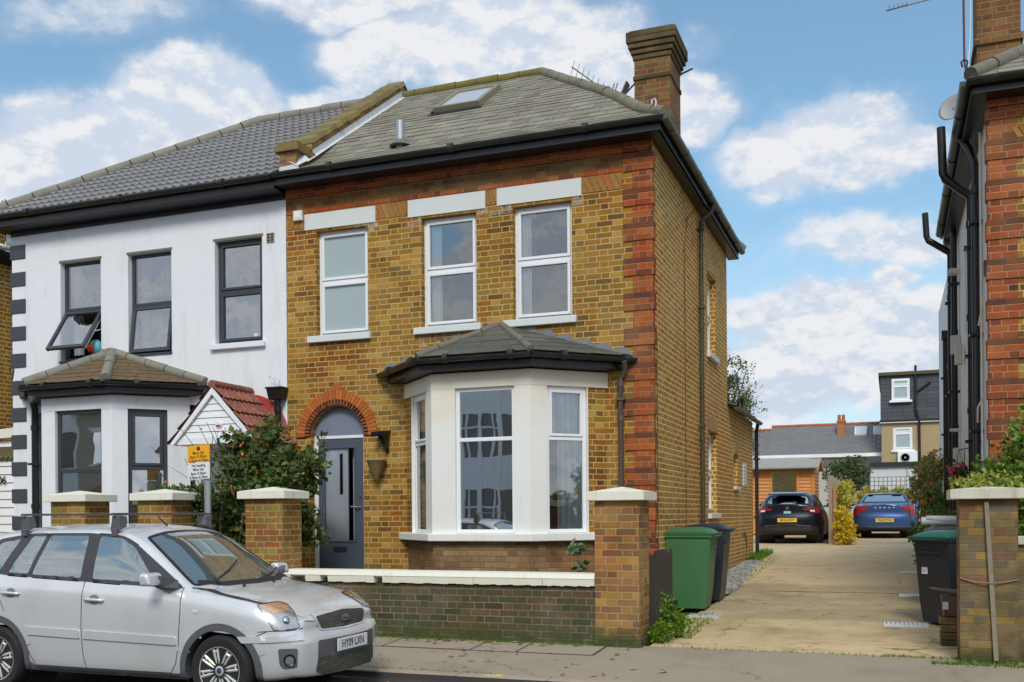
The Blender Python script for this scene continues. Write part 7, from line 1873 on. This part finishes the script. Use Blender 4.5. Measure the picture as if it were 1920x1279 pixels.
for fr, f in ((SIDE_R,-1),(SIDE_L,1)):
    mb = B_.patch(fr, dlo, (wf,wr1,wr2,wq), off=.003, res=.05); pl_ = build(mb, 'window_surround', M['antra'] if 0 else plain('satin_black_trim',(.045,.045,.05),.35), car, smooth=1)
    for w_ in (wf, wr1, wr2, wq):
        mb = B_.patch(fr, grow(w_, .012), off=.0005, res=.06); build(mb, 'side_window', M['carglass'], car, smooth=1)
    # doors: seams, handles, mouldings
    mb = MB()
    for pl in ([(-.41,1.00),(-.40,.80),(-.415,.5),(-.45,.34),(-.50,.265)], [(-1.475,1.03),(-1.475,.6),(-1.46,.4),(-1.43,.265)], [(-.50,.262),(-1.43,.262),(-2.02,.265)], [(-2.52,1.08),(-2.50,.95),(-2.40,.76),(-2.24,.62),(-2.14,.45),(-2.02,.27)],
               [(.34,.60),(.44,.645),(.58,.655),(.68,.66)], [(-.35,.99),(-.1,.945),(.2,.895),(.42,.85)]): B_.line(fr, pl, .007, mb=mb)
    build(mb, 'door_seams', M['blackrough'], car)
    for (a,b,hx) in ((-1.455,-.44,-1.34),(-2.14,-1.495,-2.31)):
        mb = B_.patch(fr, rounded([(a,.525),(b,.505),(b,.575),(a,.60)] if a > -2 else [(a+.05,.54),(b,.525),(b,.60),(a,.615)],.012), off=.014, res=.05, lip=1)
        build(mb, 'door_moulding', M['silver'], car, smooth=40)
    for hx, hz in ((-1.33,.875),(-2.31,.915)):
        mb = B_.patch(fr, [(hx-.055+.06*math.cos(t*.5236)*1.0+.05, hz+.045*math.sin(t*.5236)) for t in range(12)], off=.0022, res=.02); build(mb, 'handle_recess', plain('handle_shadow_cup',(.28,.28,.29),.4,.4), car, smooth=1)
        h0, n0 = B_.hit((hx,f*4,hz),(0,-f,0)); 
        mb = MB(); yy = h0.y+f*.022; mb.tube([(hx-.11,yy-f*.018,hz+.004),(hx-.095,yy,hz+.002),(hx,yy+f*.006,hz),(hx+.095,yy,hz-.004),(hx+.11,yy-f*.018,hz-.005)], [.008,.013,.0145,.013,.008], 8); build(mb, 'door_handle', M['silver'], car, smooth=1)
    # arch lips and dark sill
    for (ax, az, ar) in AR:
        mb = MB(); lo = 14 if ax > -1 else -8
        a0, a1 = (-14,194)
        outer = arc(ax,az,ar+.045,a0,a1); innr = arc(ax,az,ar-.012,a0,a1)
        B_.patch(fr, outer+innr[::-1], off=.010, res=.03, mb=mb)
        islands(mb, 'wheel_arch_trim', M['cladding'], car, smooth=1); mb = MB()
        for (p,q) in zip(innr, innr[1:]):
            y0 = (B_.hit((p[0],f*4,p[1]),(0,-f,0))[0] or Vector((0,f*.8,0))).y; mb.quad((p[0],y0+f*.01,p[1]),(q[0],y0+f*.01,q[1]),(q[0],y0-f*.08,q[1]),(p[0],y0-f*.08,p[1]))
        build(mb, 'arch_lip', M['cladding'], car, smooth=40)
        flare = arc(ax,az,ar+.10,20,160); fl2 = arc(ax,az,ar+.045,20,160)
        mb = B_.patch(fr, flare+fl2[::-1], off=.006, res=.03); build(mb, 'wing_flare', M['silver'], car, smooth=1)
        mb = MB()
        for (p,q) in zip(arc(ax,az,ar+.02,-20,200), arc(ax,az,ar+.02,-20,200)[1:]): mb.quad((p[0],f*.82,p[1]),(q[0],f*.82,q[1]),(q[0],f*.45,q[1]),(p[0],f*.45,p[1]))
        cc = arc(ax,az,ar+.02,0,360,28)[:-1]; mb.quad(*[(p[0],f*.45,p[1]) for p in cc]); build(mb, 'wheel_well', M['blackrough'], car)
    mb = B_.patch(fr, [(-2.12,.20),(-.36,.20),(-.37,.29),(-.42,.262),(-2.03,.27),(-2.10,.31)], off=.006, res=.05); build(mb, 'sill_trim', M['cladding'], car, smooth=1)
    mb = B_.patch(fr, rounded([(-.275,.79),(-.21,.785),(-.21,.815),(-.275,.82)],.01), off=.006, res=.02); build(mb, 'side_repeater', plain('repeater_lens',(.7,.62,.55),.2), car, smooth=1)
    # mirror
    mb = MB(); ya, yb = sorted((f*.86,f*1.06)); mb.hexa([(-.66,ya,1.015),(-.545,ya,1.02),(-.555,yb,1.02),(-.66,yb,1.015),(-.66,ya,1.125),(-.575,ya,1.12),(-.585,yb,1.115),(-.66,yb,1.12)] if 0 else [(-.66,ya,1.015),(-.545,ya,1.02),(-.545,yb,1.02),(-.66,yb,1.015),(-.66,ya,1.13),(-.575,ya,1.125),(-.575,yb,1.125),(-.66,yb,1.13)]); mi = build(mb, 'door_mirror', M['silver'], car, smooth=60, bevel=.028, bseg=4)
    mb = MB(); mb.hexa([(-.70,f*.80,1.0),(-.50,f*.80,1.0),(-.52,f*.90,1.02),(-.62,f*.90,1.02),(-.68,f*.80,1.06),(-.46,f*.80,1.06),(-.52,f*.93,1.10),(-.62,f*.93,1.10)]) if f > 0 else mb.hexa([(-.62,f*.90,1.0),(-.52,f*.90,1.0),(-.44,f*.80,.985),(-.68,f*.80,.985),(-.62,f*.93,1.10),(-.52,f*.93,1.10),(-.46,f*.80,1.06),(-.66,f*.80,1.06)])
    build(mb, 'mirror_arm', M['cladding'], mi, smooth=50)
    wheel(car, 0, f*.765, .305, .305, .200, f, 8, M['rubber'], plain('alloy_rim',(.70,.69,.66),.35,.4,var=.15,scale=20,dirt=.3,dirtcol=(.2,.18,.15)), M['blackrough']); wheel(car, -2.485, f*.765, .305, .305, .200, f, 8, M['rubber'], MATS['alloy_rim'], M['blackrough'])
    # roof bar feet
    for bx in (-1.27,-2.34):
        h0, n0 = B_.hit((bx,f*.60,3),(0,0,-1)); zz = 1.50
        mb = MB(); mb.hexa([(bx-.055,f*.66-f*.0,zz-.02),(bx+.055,f*.66,zz-.02),(bx+.055,f*.56,zz+.02),(bx-.055,f*.56,zz+.02),(bx-.035,f*.655,zz+.12),(bx+.035,f*.655,zz+.12),(bx+.035,f*.575,zz+.12),(bx-.035,f*.575,zz+.12)]); mb.box(bx-.03,bx+.03,min(f*.64,f*.675),max(f*.64,f*.675),1.43,1.50)
        build(mb, 'roof_bar_foot', M['cladding'], car, bevel=.008)
for bx in (-1.27,-2.34):
    mb = MB(); mb.box(bx-.018,bx+.018,-.69,.69,1.625,1.645); build(mb, 'roof_bar', plain('bar_steel',(.12,.11,.10),.5,.3), car, bevel=.006)
mb = B_.patch(SCR, scr, off=.001, res=.06); ws = build(mb, 'windscreen', M['carglass'], car, smooth=1)
mb = B_.patch(SCR, grow(scr,.004), (grow(scr,-.03),), off=.003, res=.03); build(mb, 'screen_edge', M['black'], ws, smooth=1)
mb = B_.patch(RW, rwp, off=0, res=.06); build(mb, 'rear_window', M['carglass'], car, smooth=1)
mb = MB(); 
for (a,b) in (((-.33,-.45,1.035),(-.50,.10,1.20)),((-.30,.25,1.03),(-.42,.62,1.10))): mb.tube([a, tuple(Vector(a).lerp(Vector(b),.5)+Vector((.02,0,.0))), b], .007, 5)
mb.tube([(-.28,-.47,1.02),(-.36,-.44,1.06)],.012,6)
islands(mb, 'wiper', M['black'], car)
TOPF = ((0,0,0),(1,0,0),(0,1,0),(0,0,-1))
mb = B_.patch(TOPF, rounded([(-.36,-.66),(-.24,-.42),(-.20,0),(-.24,.42),(-.36,.66),(-.40,.62),(-.30,.40),(-.265,0),(-.30,-.40),(-.40,-.62)],.01), off=.004, res=.05); build(mb, 'scuttle', M['blackrough'], car, smooth=1)
mb = MB(); mb.lathe((-.14,-.30,.985),[(.014,-.01),(.012,.012),(0,.016)],8); mb.lathe((-.14,.16,.995),[(.014,-.01),(.012,.012),(0,.016)],8); islands(mb, 'washer_jet', M['black'], car)
mb = MB()
for s_ in (-1,1): B_.line(TOPF, [(-.36,s_*.735),(-.1,s_*.715),(.2,s_*.675),(.42,s_*.62),(.56,s_*.56),(.63,s_*.50)], .0045, mb=mb)
B_.line(FRONT, [(-.56,.715),(-.44,.70)], .006, mb=mb)
islands(mb, 'bonnet_seam', M['blackrough'], car)
mb = MB(); mb.tube([(-1.22,-.02,1.525),(-1.32,-.02,1.60)], [.012,.005], 6); build(mb, 'aerial', M['black'], car)
# front: grille, badge, lamps, bumper intake, plate
gr = rounded([(-.42,.735),(0,.765),(.42,.735),(.36,.625),(0,.615),(-.36,.625)],.03)
mb = B_.patch(FRONT, gr, off=.004, res=.04); gm = build(mb, 'grille', M['grillemesh'], car, smooth=1)
mb = B_.patch(FRONT, rounded([(-.445,.75),(0,.782),(.445,.75),(.375,.61),(0,.60),(-.375,.61)],.03), (gr,), off=.008, res=.03); build(mb, 'grille_surround', plain('satin_silver',(.62,.62,.60),.35,.2), gm, smooth=1)
c0, n0 = B_.hit((4,0,.695),(-1,0,0)); oval = lambda a, b: [(a*math.cos(i*math.pi/12), .695+b*math.sin(i*math.pi/12)) for i in range(24)]
mb = B_.patch(FRONT, oval(.068,.030), off=.018, res=.03); bd = build(mb, 'badge', M['chrome'], car, smooth=1)
mb = B_.patch(FRONT, oval(.058,.023), off=.0195, res=.03); b3_ = build(mb, 'badge_face', plain('badge_grey_blue',(.20,.23,.30),.3,.3), bd, smooth=1)
mb = MB(); 
vs0, fs0 = text_mesh('Ford', .036, .0005); b = len(mb.v)
for v in vs0: mb.v.append((c0.x+.0225, v.x*1.15, .694+v.y))
for f_ in fs0: mb.f.append(tuple(b+i for i in f_)); mb.r.append(.5)
build(mb, 'badge_script', M['signwhite'], bd)
intake = rounded([(-.46,.47),(.46,.47),(.50,.28),(.42,.245),(-.42,.245),(-.50,.28)],.025)
mb = B_.patch(FRONT, intake, off=.004, res=.04); gi = build(mb, 'lower_grille', M['grillemesh'], car, smooth=1)
mb = B_.patch(FRONT, rounded([(-.47,.545),(.47,.545),(.48,.40),(-.48,.40)],.02), off=.0055, res=.04); build(mb, 'plate_recess', M['cladding'], gi, smooth=1)
xp = B_.hit((4,0,.48),(-1,0,0))[0].x
mb = MB(); mb.box(xp+.012,xp+.022,-.26,.26,.425,.535); np_ = build(mb, 'number_plate', M['signwhite'], car, bevel=.004)
mb = MB(); add_text(mb, 'HY09 LXN', .098, (xp+.0232,0,.480), (0,1,0), (0,0,1), sx=.86, ext=.0006, space=1.0); build(mb, 'plate_characters', M['signblack'], np_)
for s_ in (-1,1):
    u = Vector((.62,-s_*-.785*1.0,0)); u = Vector((.66,s_*-.75*-1,0)).normalized()
    # head lamp frame: looks in from the corner
    Dr = Vector((-.62,-s_*.78,0)).normalized(); U = Vector((.78,-s_*.62,0)).normalized()
    FR = ((.52,s_*.70,0),tuple(U),(0,0,1),tuple(Dr))
    lamp = rounded([(-.20,.862),(-.02,.872),(.06,.850),(.115,.78),(.145,.665),(.0,.648),(-.075,.655),(-.115,.74)],.02)
    if s_ > 0: pass
    mb = B_.patch(FR, lamp, off=.003, res=.03); hl = build(mb, 'headlight', plain('lamp_reflector',(.72,.72,.72),.3,.45,var=.25,scale=25), car, smooth=1)
    ind = rounded([(-.18,.856),(-.02,.866),(.055,.842),(.085,.795),(-.09,.79)],.012)
    mb = B_.patch(FR, ind, off=.005, res=.03); build(mb, 'indicator', plain('amber_lens',(.88,.56,.32),.2,var=.2,scale=20), hl, smooth=1)
    mb = B_.patch(FR, lamp, off=.009, res=.03); build(mb, 'lens', M['clear'], hl, smooth=1)
    mb = MB(); B_.line(FR, lamp+[lamp[0]], .006, off=.004, mb=mb); build(mb, 'lamp_seam', M['blackrough'], hl)
    mb = MB(); h0,_n = B_.hit(Vector(FR[0])+U*.03+Vector((0,0,.72))-Dr*4, Dr); 
    mb.ball(tuple(h0+Dr*.02),.04,.04,.045,14,8); build(mb, 'bulb_bowl', M['chrome'], hl, smooth=1)
    fog = rounded([(-.10,.50),(.065,.495),(.06,.335),(-.045,.325),(-.085,.36)],.02); fog = [(p[0]+.06,p[1]) for p in fog]
    mb = B_.patch(FR, fog, off=.004, res=.03); fg = build(mb, 'fog_lamp_panel', M['cladding'], car, smooth=1)
    h0,_n = B_.hit(Vector(FR[0])+U*.055+Vector((0,0,.40))-Dr*4, Dr)
    mb = MB(); n0 = -Dr; a_ = U; 
    for k, (r_, o_) in enumerate(((.052,.004),(.048,.018),(.036,.012),(.034,.010))):
        for i in range(20): 
            t = 2*math.pi*i/20; p = h0+n0*o_+a_*r_*math.cos(t)+Vector((0,0,r_*math.sin(t))); mb.v.append(tuple(p))
    for k in range(3):
        for i in range(20): j = (i+1)%20; mb.f.append((k*20+i,k*20+j,(k+1)*20+j,(k+1)*20+i)); mb.r.append(.5)
    build(mb, 'fog_lamp_ring', M['black'], fg, smooth=40)
    mb = MB(); mb.v = [tuple(h0+n0*.013+a_*.035*math.cos(2*math.pi*i/20)+Vector((0,0,.035*math.sin(2*math.pi*i/20)))) for i in range(20)]; mb.f = [tuple(range(20))]; mb.r=[.5]; build(mb, 'fog_lamp', plain('fog_lens',(.3,.33,.35),.1,.5), fg)
    mb = MB(); B_.line(FR, [(-.20,.640),(-.08,.648),(.05,.645),(.17,.655)], .007, mb=mb); build(mb, 'bumper_seam', M['blackrough'], car)
    mb = B_.patch(FR, rounded([(-.32,.545),(.17,.565),(.17,.615),(-.36,.60)],.012), off=.014, res=.04, lip=1); build(mb, 'bumper_moulding', M['silver'], car, smooth=40)
mb = B_.patch(FRONT, [(-.62,.20),(.62,.20),(.60,.242),(-.60,.242)], off=.006, res=.04); build(mb, 'chin_trim', M['cladding'], car, smooth=1)
# cabin
DK = plain('cabin_fabric', (.055,.06,.07), .9); 
mb = MB(); mb.hexa([(-.75,-.70,.80),(-.30,-.70,.80),(-.30,.70,.80),(-.75,.70,.80),(-.70,-.66,1.0),(-.34,-.68,.975),(-.34,.68,.975),(-.70,.66,1.0)]); build(mb, 'dashboard', DK, car, bevel=.02)
for y in (-.36,.36):
    mb = MB(); mb.hexa([(-1.75,y-.22,.5),(-1.2,y-.22,.5),(-1.2,y+.22,.5),(-1.75,y+.22,.5),(-1.78,y-.22,.72),(-1.2,y-.22,.68),(-1.2,y+.22,.68),(-1.78,y+.22,.72)]); mb.hexa([(-1.82,y-.23,.6),(-1.68,y-.22,.6),(-1.68,y+.22,.6),(-1.82,y+.23,.6),(-1.98,y-.18,1.2),(-1.90,y-.18,1.2),(-1.90,y+.18,1.2),(-1.98,y+.18,1.2)]); mb.box(-1.99,-1.90,y-.12,y+.12,1.24,1.40); build(mb, 'seat', DK, car, bevel=.03, bseg=3)
mb = MB(); mb.box(-2.75,-2.6,-.62,.62,.6,1.15); 
for y in (-.38,0,.38): mb.box(-2.76,-2.68,y-.12,y+.12,1.18,1.32)
build(mb, 'rear_seat', DK, car, bevel=.03); mb = MB(); mb.quad((-3,-.8,.55),(-.3,-.8,.55),(-.3,.8,.55),(-3,.8,.55)); build(mb, 'cabin_floor', M['blackrough'], car)
mb = MB(); n = 20
mb.tube([(-.93+.06*math.cos(i*2*math.pi/n)*.4, -.36+.18*math.cos(i*2*math.pi/n+1.57), 1.0+.17*math.sin(i*2*math.pi/n+1.57)) for i in range(n+1)], .014, 6); build(mb, 'steering_wheel', M['black'], car, smooth=1)
car.location = (-5.30, 7.86, 0); 

# ------------------------------------------------------------------ two cars on the drive, seen from behind (built nose toward +X, turned to face away)
def rear_car(label, sp_, paint, loc, kind, plate, half, belt):
    Bd = Body(sp_); t = thing('parked_car', label, 'car', (0,0,0)); x0 = sp_['x0']
    AR2 = ((sp_['fw'],.33,.37),(sp_['rw'],.33,.37))
    RWp, DL, SW = sp_['rearwin'], sp_['dlo'], sp_['sidewins']
    op = [(REAR, grow(RWp,-.005), .05)]
    for fr in (SIDE_R, SIDE_L):
        for w_ in SW: op.append((fr, grow(w_,.02), .2))
    Bd.shell('body', paint, None, t, AR2, op)
    for fr, f in ((SIDE_R,-1),(SIDE_L,1)):
        build(Bd.patch(fr, DL, SW, off=.003, res=.06), 'window_surround', M['black'], t, smooth=1)
        for w_ in SW: build(Bd.patch(fr, grow(w_,.012), off=.0005, res=.08), 'side_window', M['carglass'], t, smooth=1)
        mb = MB()
        for xx in sp_['seams']: Bd.line(fr, [(xx,belt),(xx,.6),(xx+.03,.3)], .008, mb=mb)
        build(mb, 'door_seams', M['blackrough'], t)
        mb = MB(); mx = sp_['mirror']; mb.ball((mx,f*(half+.09),belt+.08),.07,.10,.065,12,8); mb.hexa([(mx-.05,min(f*(half-.1),f*(half+.05)),belt+.0),(mx+.05,min(f*(half-.1),f*(half+.05)),belt),(mx+.05,max(f*(half-.1),f*(half+.05)),belt),(mx-.05,max(f*(half-.1),f*(half+.05)),belt),(mx-.03,min(f*(half-.1),f*(half+.05)),belt+.06),(mx+.03,min(f*(half-.1),f*(half+.05)),belt+.06),(mx+.03,max(f*(half-.1),f*(half+.05)),belt+.06),(mx-.03,max(f*(half-.1),f*(half+.05)),belt+.06)]); build(mb, 'door_mirror', paint, t, smooth=50)
        for (ax,az,ar) in AR2:
            mb = MB(); Bd.patch(fr, arc(ax,az,ar+.03,-12,192)+arc(ax,az,ar-.012,-12,192)[::-1], off=.006, res=.04, mb=mb); islands(mb, 'wheel_arch_trim', paint, t, smooth=40)
            mb = MB(); cc = arc(ax,az,ar+.02,0,360,24)
            for p,q in zip(cc,cc[1:]): mb.quad((p[0],f*(half-.04),p[1]),(q[0],f*(half-.04),q[1]),(q[0],f*.45,q[1]),(p[0],f*.45,p[1]))
            mb.quad(*[(p[0],f*.45,p[1]) for p in cc[:-1]]); build(mb, 'wheel_well', M['blackrough'], t)
            wheel(t, ax, f*(half-.11), .33, .33, .22, f, 5, M['rubber'], MATS['alloy_rim'], M['blackrough'], width=.21)
    rw_ = build(Bd.patch(REAR, RWp, off=.001, res=.08), 'rear_window', sp_['rwglass'], t, smooth=1)
    build(Bd.patch(REAR, RWp, (grow(RWp,-.03),), off=.004, res=.06), 'window_edge', M['black'], rw_, smooth=1)
    for s_ in (-1,1):
        lp = [(s_*a,b) for a,b in sp_['lamp']]
        l_ = build(Bd.patch(REAR, lp, off=.008, res=.05), 'tail_light', sp_['lampmat'], t, smooth=1)
        if sp_.get('lamp2'): build(Bd.patch(REAR, [(s_*a,b) for a,b in sp_['lamp2']], off=.011, res=.05), 'reversing_lens', M['signwhite'], l_, smooth=1)
    mb = MB()
    for L_ in sp_['rearlines']: Bd.line(REAR, L_, .012, off=.004, mb=mb)
    build(mb, 'boot_seam', M['blackrough'], t)
    if sp_.get('chrome'):
        mb = MB()
        for L_ in sp_['chrome']: Bd.line(REAR, L_, .018, off=.008, mb=mb)
        build(mb, 'bright_trim', M['chrome'], t)
    build(Bd.patch(REAR, sp_['diff'], off=.008, res=.06), 'lower_valance', M['blackrough'], t, smooth=1)
    pz = sp_['platez']; xp = Bd.hit((-9,0,pz),(1,0,0))[0].x; 
    mb = MB(); mb.box(xp-.022,xp-.010,-.26,.26,pz-.056,pz+.056); p_ = build(mb, 'number_plate', plain('plate_yellow',(.80,.50,.05),.45,var=.03), t)
    mb = MB(); add_text(mb, plate, .092, (xp-.0235,0,pz), (0,-1,0), (0,0,1), sx=.86, ext=.0006); build(mb, 'plate_characters', M['signblack'], p_)
    mb = MB(); mb.hexa([(sp_['fin'],-.012,sp_['finz']-.02),(sp_['fin']+.14,-.012,sp_['finz']-.02),(sp_['fin']+.14,.012,sp_['finz']-.02),(sp_['fin'],.012,sp_['finz']-.02),(sp_['fin'],-.006,sp_['finz']+.06),(sp_['fin']+.05,-.006,sp_['finz']+.05),(sp_['fin']+.05,.006,sp_['finz']+.05),(sp_['fin'],.006,sp_['finz']+.06)]); build(mb, 'roof_fin', M['black'], t)
    mb = MB(); mb.box(-2.6+ (x0+4.3),-2.4+(x0+4.3),-.6,.6,.6,1.0)
    for y in (-.38,.38): mb.box(x0+1.35,x0+1.45,y-.13,y+.13,1.0,1.18)
    build(mb, 'rear_seat', DK, t); mb = MB(); mb.quad((x0+.3,-.7,.55),(x0+3.3,-.7,.55),(x0+3.3,.7,.55),(x0+.3,.7,.55)); build(mb, 'cabin_floor', M['blackrough'], t)
    for o_ in sp_.get('extra', []): o_(t, Bd)
    t.location = loc; t.rotation_euler = (0,0,rad(90)); return t
# saloon
sal = dict(x0=-4.05, x1=.72, ns=90, bulge=.1, fw=0, rw=-2.94, bf=lambda z: .12, bb=lambda z: .10+.05*max(0,min(1,(.75-z)/.1)),
  zb=[(-4.05,.30),(-3.7,.22),(-.4,.2),(.72,.24)], W=[(-4.05,.80),(-3.9,.88),(-3.5,.93),(-1.5,.94),(0,.93),(.4,.90),(.72,.78)],
  zs=[(-4.05,.98),(-3.6,1.0),(-2.5,.99),(-1,.95),(0,.88),(.5,.80),(.72,.72)], ws=[(-4.05,.72),(-3.8,.80),(-3.3,.85),(-1.5,.87),(0,.84),(.72,.68)],
  zr=[(-4.05,1.045),(-3.85,1.065),(-3.62,1.075),(-3.5,1.10),(-3.1,1.25),(-2.7,1.38),(-2.3,1.43),(-1.7,1.44),(-1.2,1.40),(-.7,1.20),(-.35,1.02),(0,.97),(.5,.88),(.72,.80)],
  wr=[(-4.05,.66),(-3.6,.74),(-3.4,.72),(-2.7,.60),(-2.2,.57),(-1.4,.58),(-.9,.66),(-.4,.76),(0,.76),(.72,.6)],
  ze=[(-4.05,1.0),(-3.6,1.02),(-3.4,1.05),(-3.1,1.17),(-2.7,1.31),(-2.2,1.385),(-1.5,1.39),(-1.1,1.32),(-.7,1.12),(-.4,.98),(0,.90),(.72,.74)],
  rearwin=rounded([(-.62,1.10),(.62,1.10),(.66,1.12),(.54,1.34),(.48,1.385),(-.48,1.385),(-.54,1.34),(-.66,1.12)],.03), dlo=rounded([(-.55,.99),(-1.25,1.33),(-2.2,1.375),(-2.75,1.26),(-3.3,1.03),(-1.5,1.0)],.04),
  sidewins=[rounded([(-.85,1.03),(-1.3,1.30),(-1.75,1.34),(-1.75,1.04)],.03), rounded([(-1.83,1.04),(-1.83,1.34),(-2.2,1.34),(-2.85,1.10),(-2.7,1.05)],.03)], seams=(-.6,-1.8,-2.75), mirror=-.95,
  lamp=[(.86,.99),(.50,.985),(.44,.95),(.52,.88),(.66,.84),(.74,.72),(.86,.70),(.90,.85)], lampmat=plain('tail_red_dark',(.34,.025,.03),.2,var=.2,scale=12), rwglass=glass_mat('rear_glass_pale', refl=.6, tint=(.5,.55,.55), haze=.5, hazecol=(.55,.6,.6)),  # rear glass: pale diffuse film paints in the reflected sky
  rearlines=[[(-.9,.68),(.9,.68)],[(-.86,.99),(-.5,1.0),(.5,1.0),(.86,.99)]], chrome=[[(-.35,.935),(.35,.935)],[(-.75,.36),(.75,.36)]], diff=[(-.80,.22),(.80,.22),(.86,.34),(-.86,.34)], platez=.56, fin=-2.35, finz=1.43)
BLU = car_paint('blue_car_paint', (.05,.11,.30), .45, .30, .12, (.12,.13,.15))
def logo(t, Bd):
    xq = Bd.hit((-9,0,.955),(1,0,0))[0].x
    mb = MB()
    for i in range(5): mb.box(xq-.014,xq-.008,-.26+i*.13-.02,-.26+i*.13+.02,.93,.955)
    build(mb, 'boot_letters', M['upvc'], t)
sal['extra'] = [logo]
rear_car('metallic blue saloon parked at the far end of the driveway', sal, BLU, (-.20,32.4+4.05,gz(32.4)), 'saloon', 'YN69 ZYW', .94, 1.0)
# small hatchback
hat = dict(x0=-3.45, x1=.62, ns=90, bulge=.1, fw=0, rw=-2.64, bf=lambda z: .12, bb=lambda z: .09+.06*max(0,min(1,(.85-z)/.12)),
  zb=[(-3.45,.32),(-3.2,.24),(-.4,.2),(.62,.24)], W=[(-3.45,.78),(-3.3,.84),(-3.0,.885),(-1.5,.89),(0,.88),(.35,.86),(.62,.74)],
  zs=[(-3.45,1.0),(-3.2,1.04),(-2.4,1.02),(-1,.96),(0,.90),(.4,.82),(.62,.74)], ws=[(-3.45,.68),(-3.3,.74),(-2.9,.80),(-1.5,.83),(0,.80),(.62,.66)],
  zr=[(-3.45,1.12),(-3.36,1.20),(-3.25,1.30),(-3.1,1.385),(-2.95,1.42),(-2.5,1.45),(-1.7,1.455),(-1.2,1.42),(-.7,1.22),(-.3,1.02),(0,.98),(.4,.88),(.62,.80)],
  wr=[(-3.45,.60),(-3.2,.58),(-2.9,.56),(-2.2,.58),(-1.4,.58),(-.9,.65),(-.35,.74),(0,.74),(.62,.58)],
  ze=[(-3.45,1.06),(-3.3,1.16),(-3.1,1.30),(-2.9,1.36),(-2.2,1.40),(-1.5,1.40),(-1.1,1.34),(-.7,1.14),(-.35,.98),(0,.92),(.62,.76)],
  rearwin=rounded([(-.60,1.09),(0,1.07),(.60,1.09),(.53,1.31),(.46,1.355),(-.46,1.355),(-.53,1.31)],.03), dlo=rounded([(-.5,1.0),(-1.2,1.34),(-2.2,1.39),(-2.9,1.33),(-3.1,1.14),(-1.5,1.02)],.04),
  sidewins=[rounded([(-.8,1.04),(-1.25,1.31),(-1.7,1.35),(-1.7,1.05)],.03), rounded([(-1.78,1.06),(-1.78,1.35),(-2.2,1.35),(-2.6,1.12)],.03)], seams=(-.55,-1.74,-2.6), mirror=-.9,
  lamp=[(.84,1.0),(.62,1.005),(.40,.965),(.44,.93),(.62,.92),(.66,.86),(.84,.85)], lamp2=[(.72,.93),(.60,.935),(.60,.895),(.72,.89)], lampmat=plain('tail_red',(.30,.02,.02),.2), rwglass=glass_mat('rear_glass_mid', refl=.5, tint=(.3,.33,.35)),
  rearlines=[[(-.62,.78),(-.5,.72),(.5,.72),(.62,.78)]], chrome=[[(-.62,.50),(-.3,.52),(-.2,.545),(.2,.545),(.3,.52),(.62,.50)]], diff=[(-.78,.24),(.78,.24),(.84,.48),(.25,.50),(-.25,.50),(-.84,.48)], platez=.66, fin=-2.8, finz=1.44)
def hx(t, Bd):
    mb = MB(); mb.hexa([(-3.50,-.52,1.375),(-3.15,-.50,1.40),(-3.15,.50,1.40),(-3.50,.52,1.375),(-3.50,-.52,1.40),(-3.12,-.50,1.445),(-3.12,.50,1.445),(-3.50,.52,1.40)]); build(mb, 'spoiler', NVY, t, bevel=.01)
    xq = Bd.hit((-9,0,.98),(1,0,0))[0].x; mb = MB(); mb.lathe((xq-.01,0,.99),[(.028,-.004),(.05,-.004),(.05,.006),(.028,.006)],20,ax='x'); mb.box(xq-.016,xq-.006,-.045,.045,.985,.998); build(mb, 'badge', M['chrome'], t, smooth=40)
    xq = Bd.hit((-9,0,.85),(1,0,0))[0].x; mb = MB(); mb.box(xq-.012,xq-.006,-.10,.10,.84,.91); s_ = build(mb, 'sticker', plain('sticker_blue',(.15,.45,.65),.5), t)
    mb = MB(); mb.box(xq-.0135,xq-.0125,-.07,-.02,.86,.89); mb.box(xq-.0135,xq-.0125,.02,.07,.86,.89); build(mb, 'sticker_print', M['signwhite'], s_)
    mb = MB(); mb.tube([(-3.46,0,1.09),(-3.44,.12,1.12),(-3.42,.3,1.12)],.009,5); build(mb, 'rear_wiper', M['black'], t)
NVY = car_paint('navy_car_paint', (.009,.011,.026), .4, .28, .08, (.06,.06,.07))
hat['extra'] = [hx]
rear_car('dark navy hatchback parked in front of the timber shed', hat, NVY, (-2.70,28.7+3.45,gz(29)), 'hatch', 'MC66 RKY', .89, 1.02)
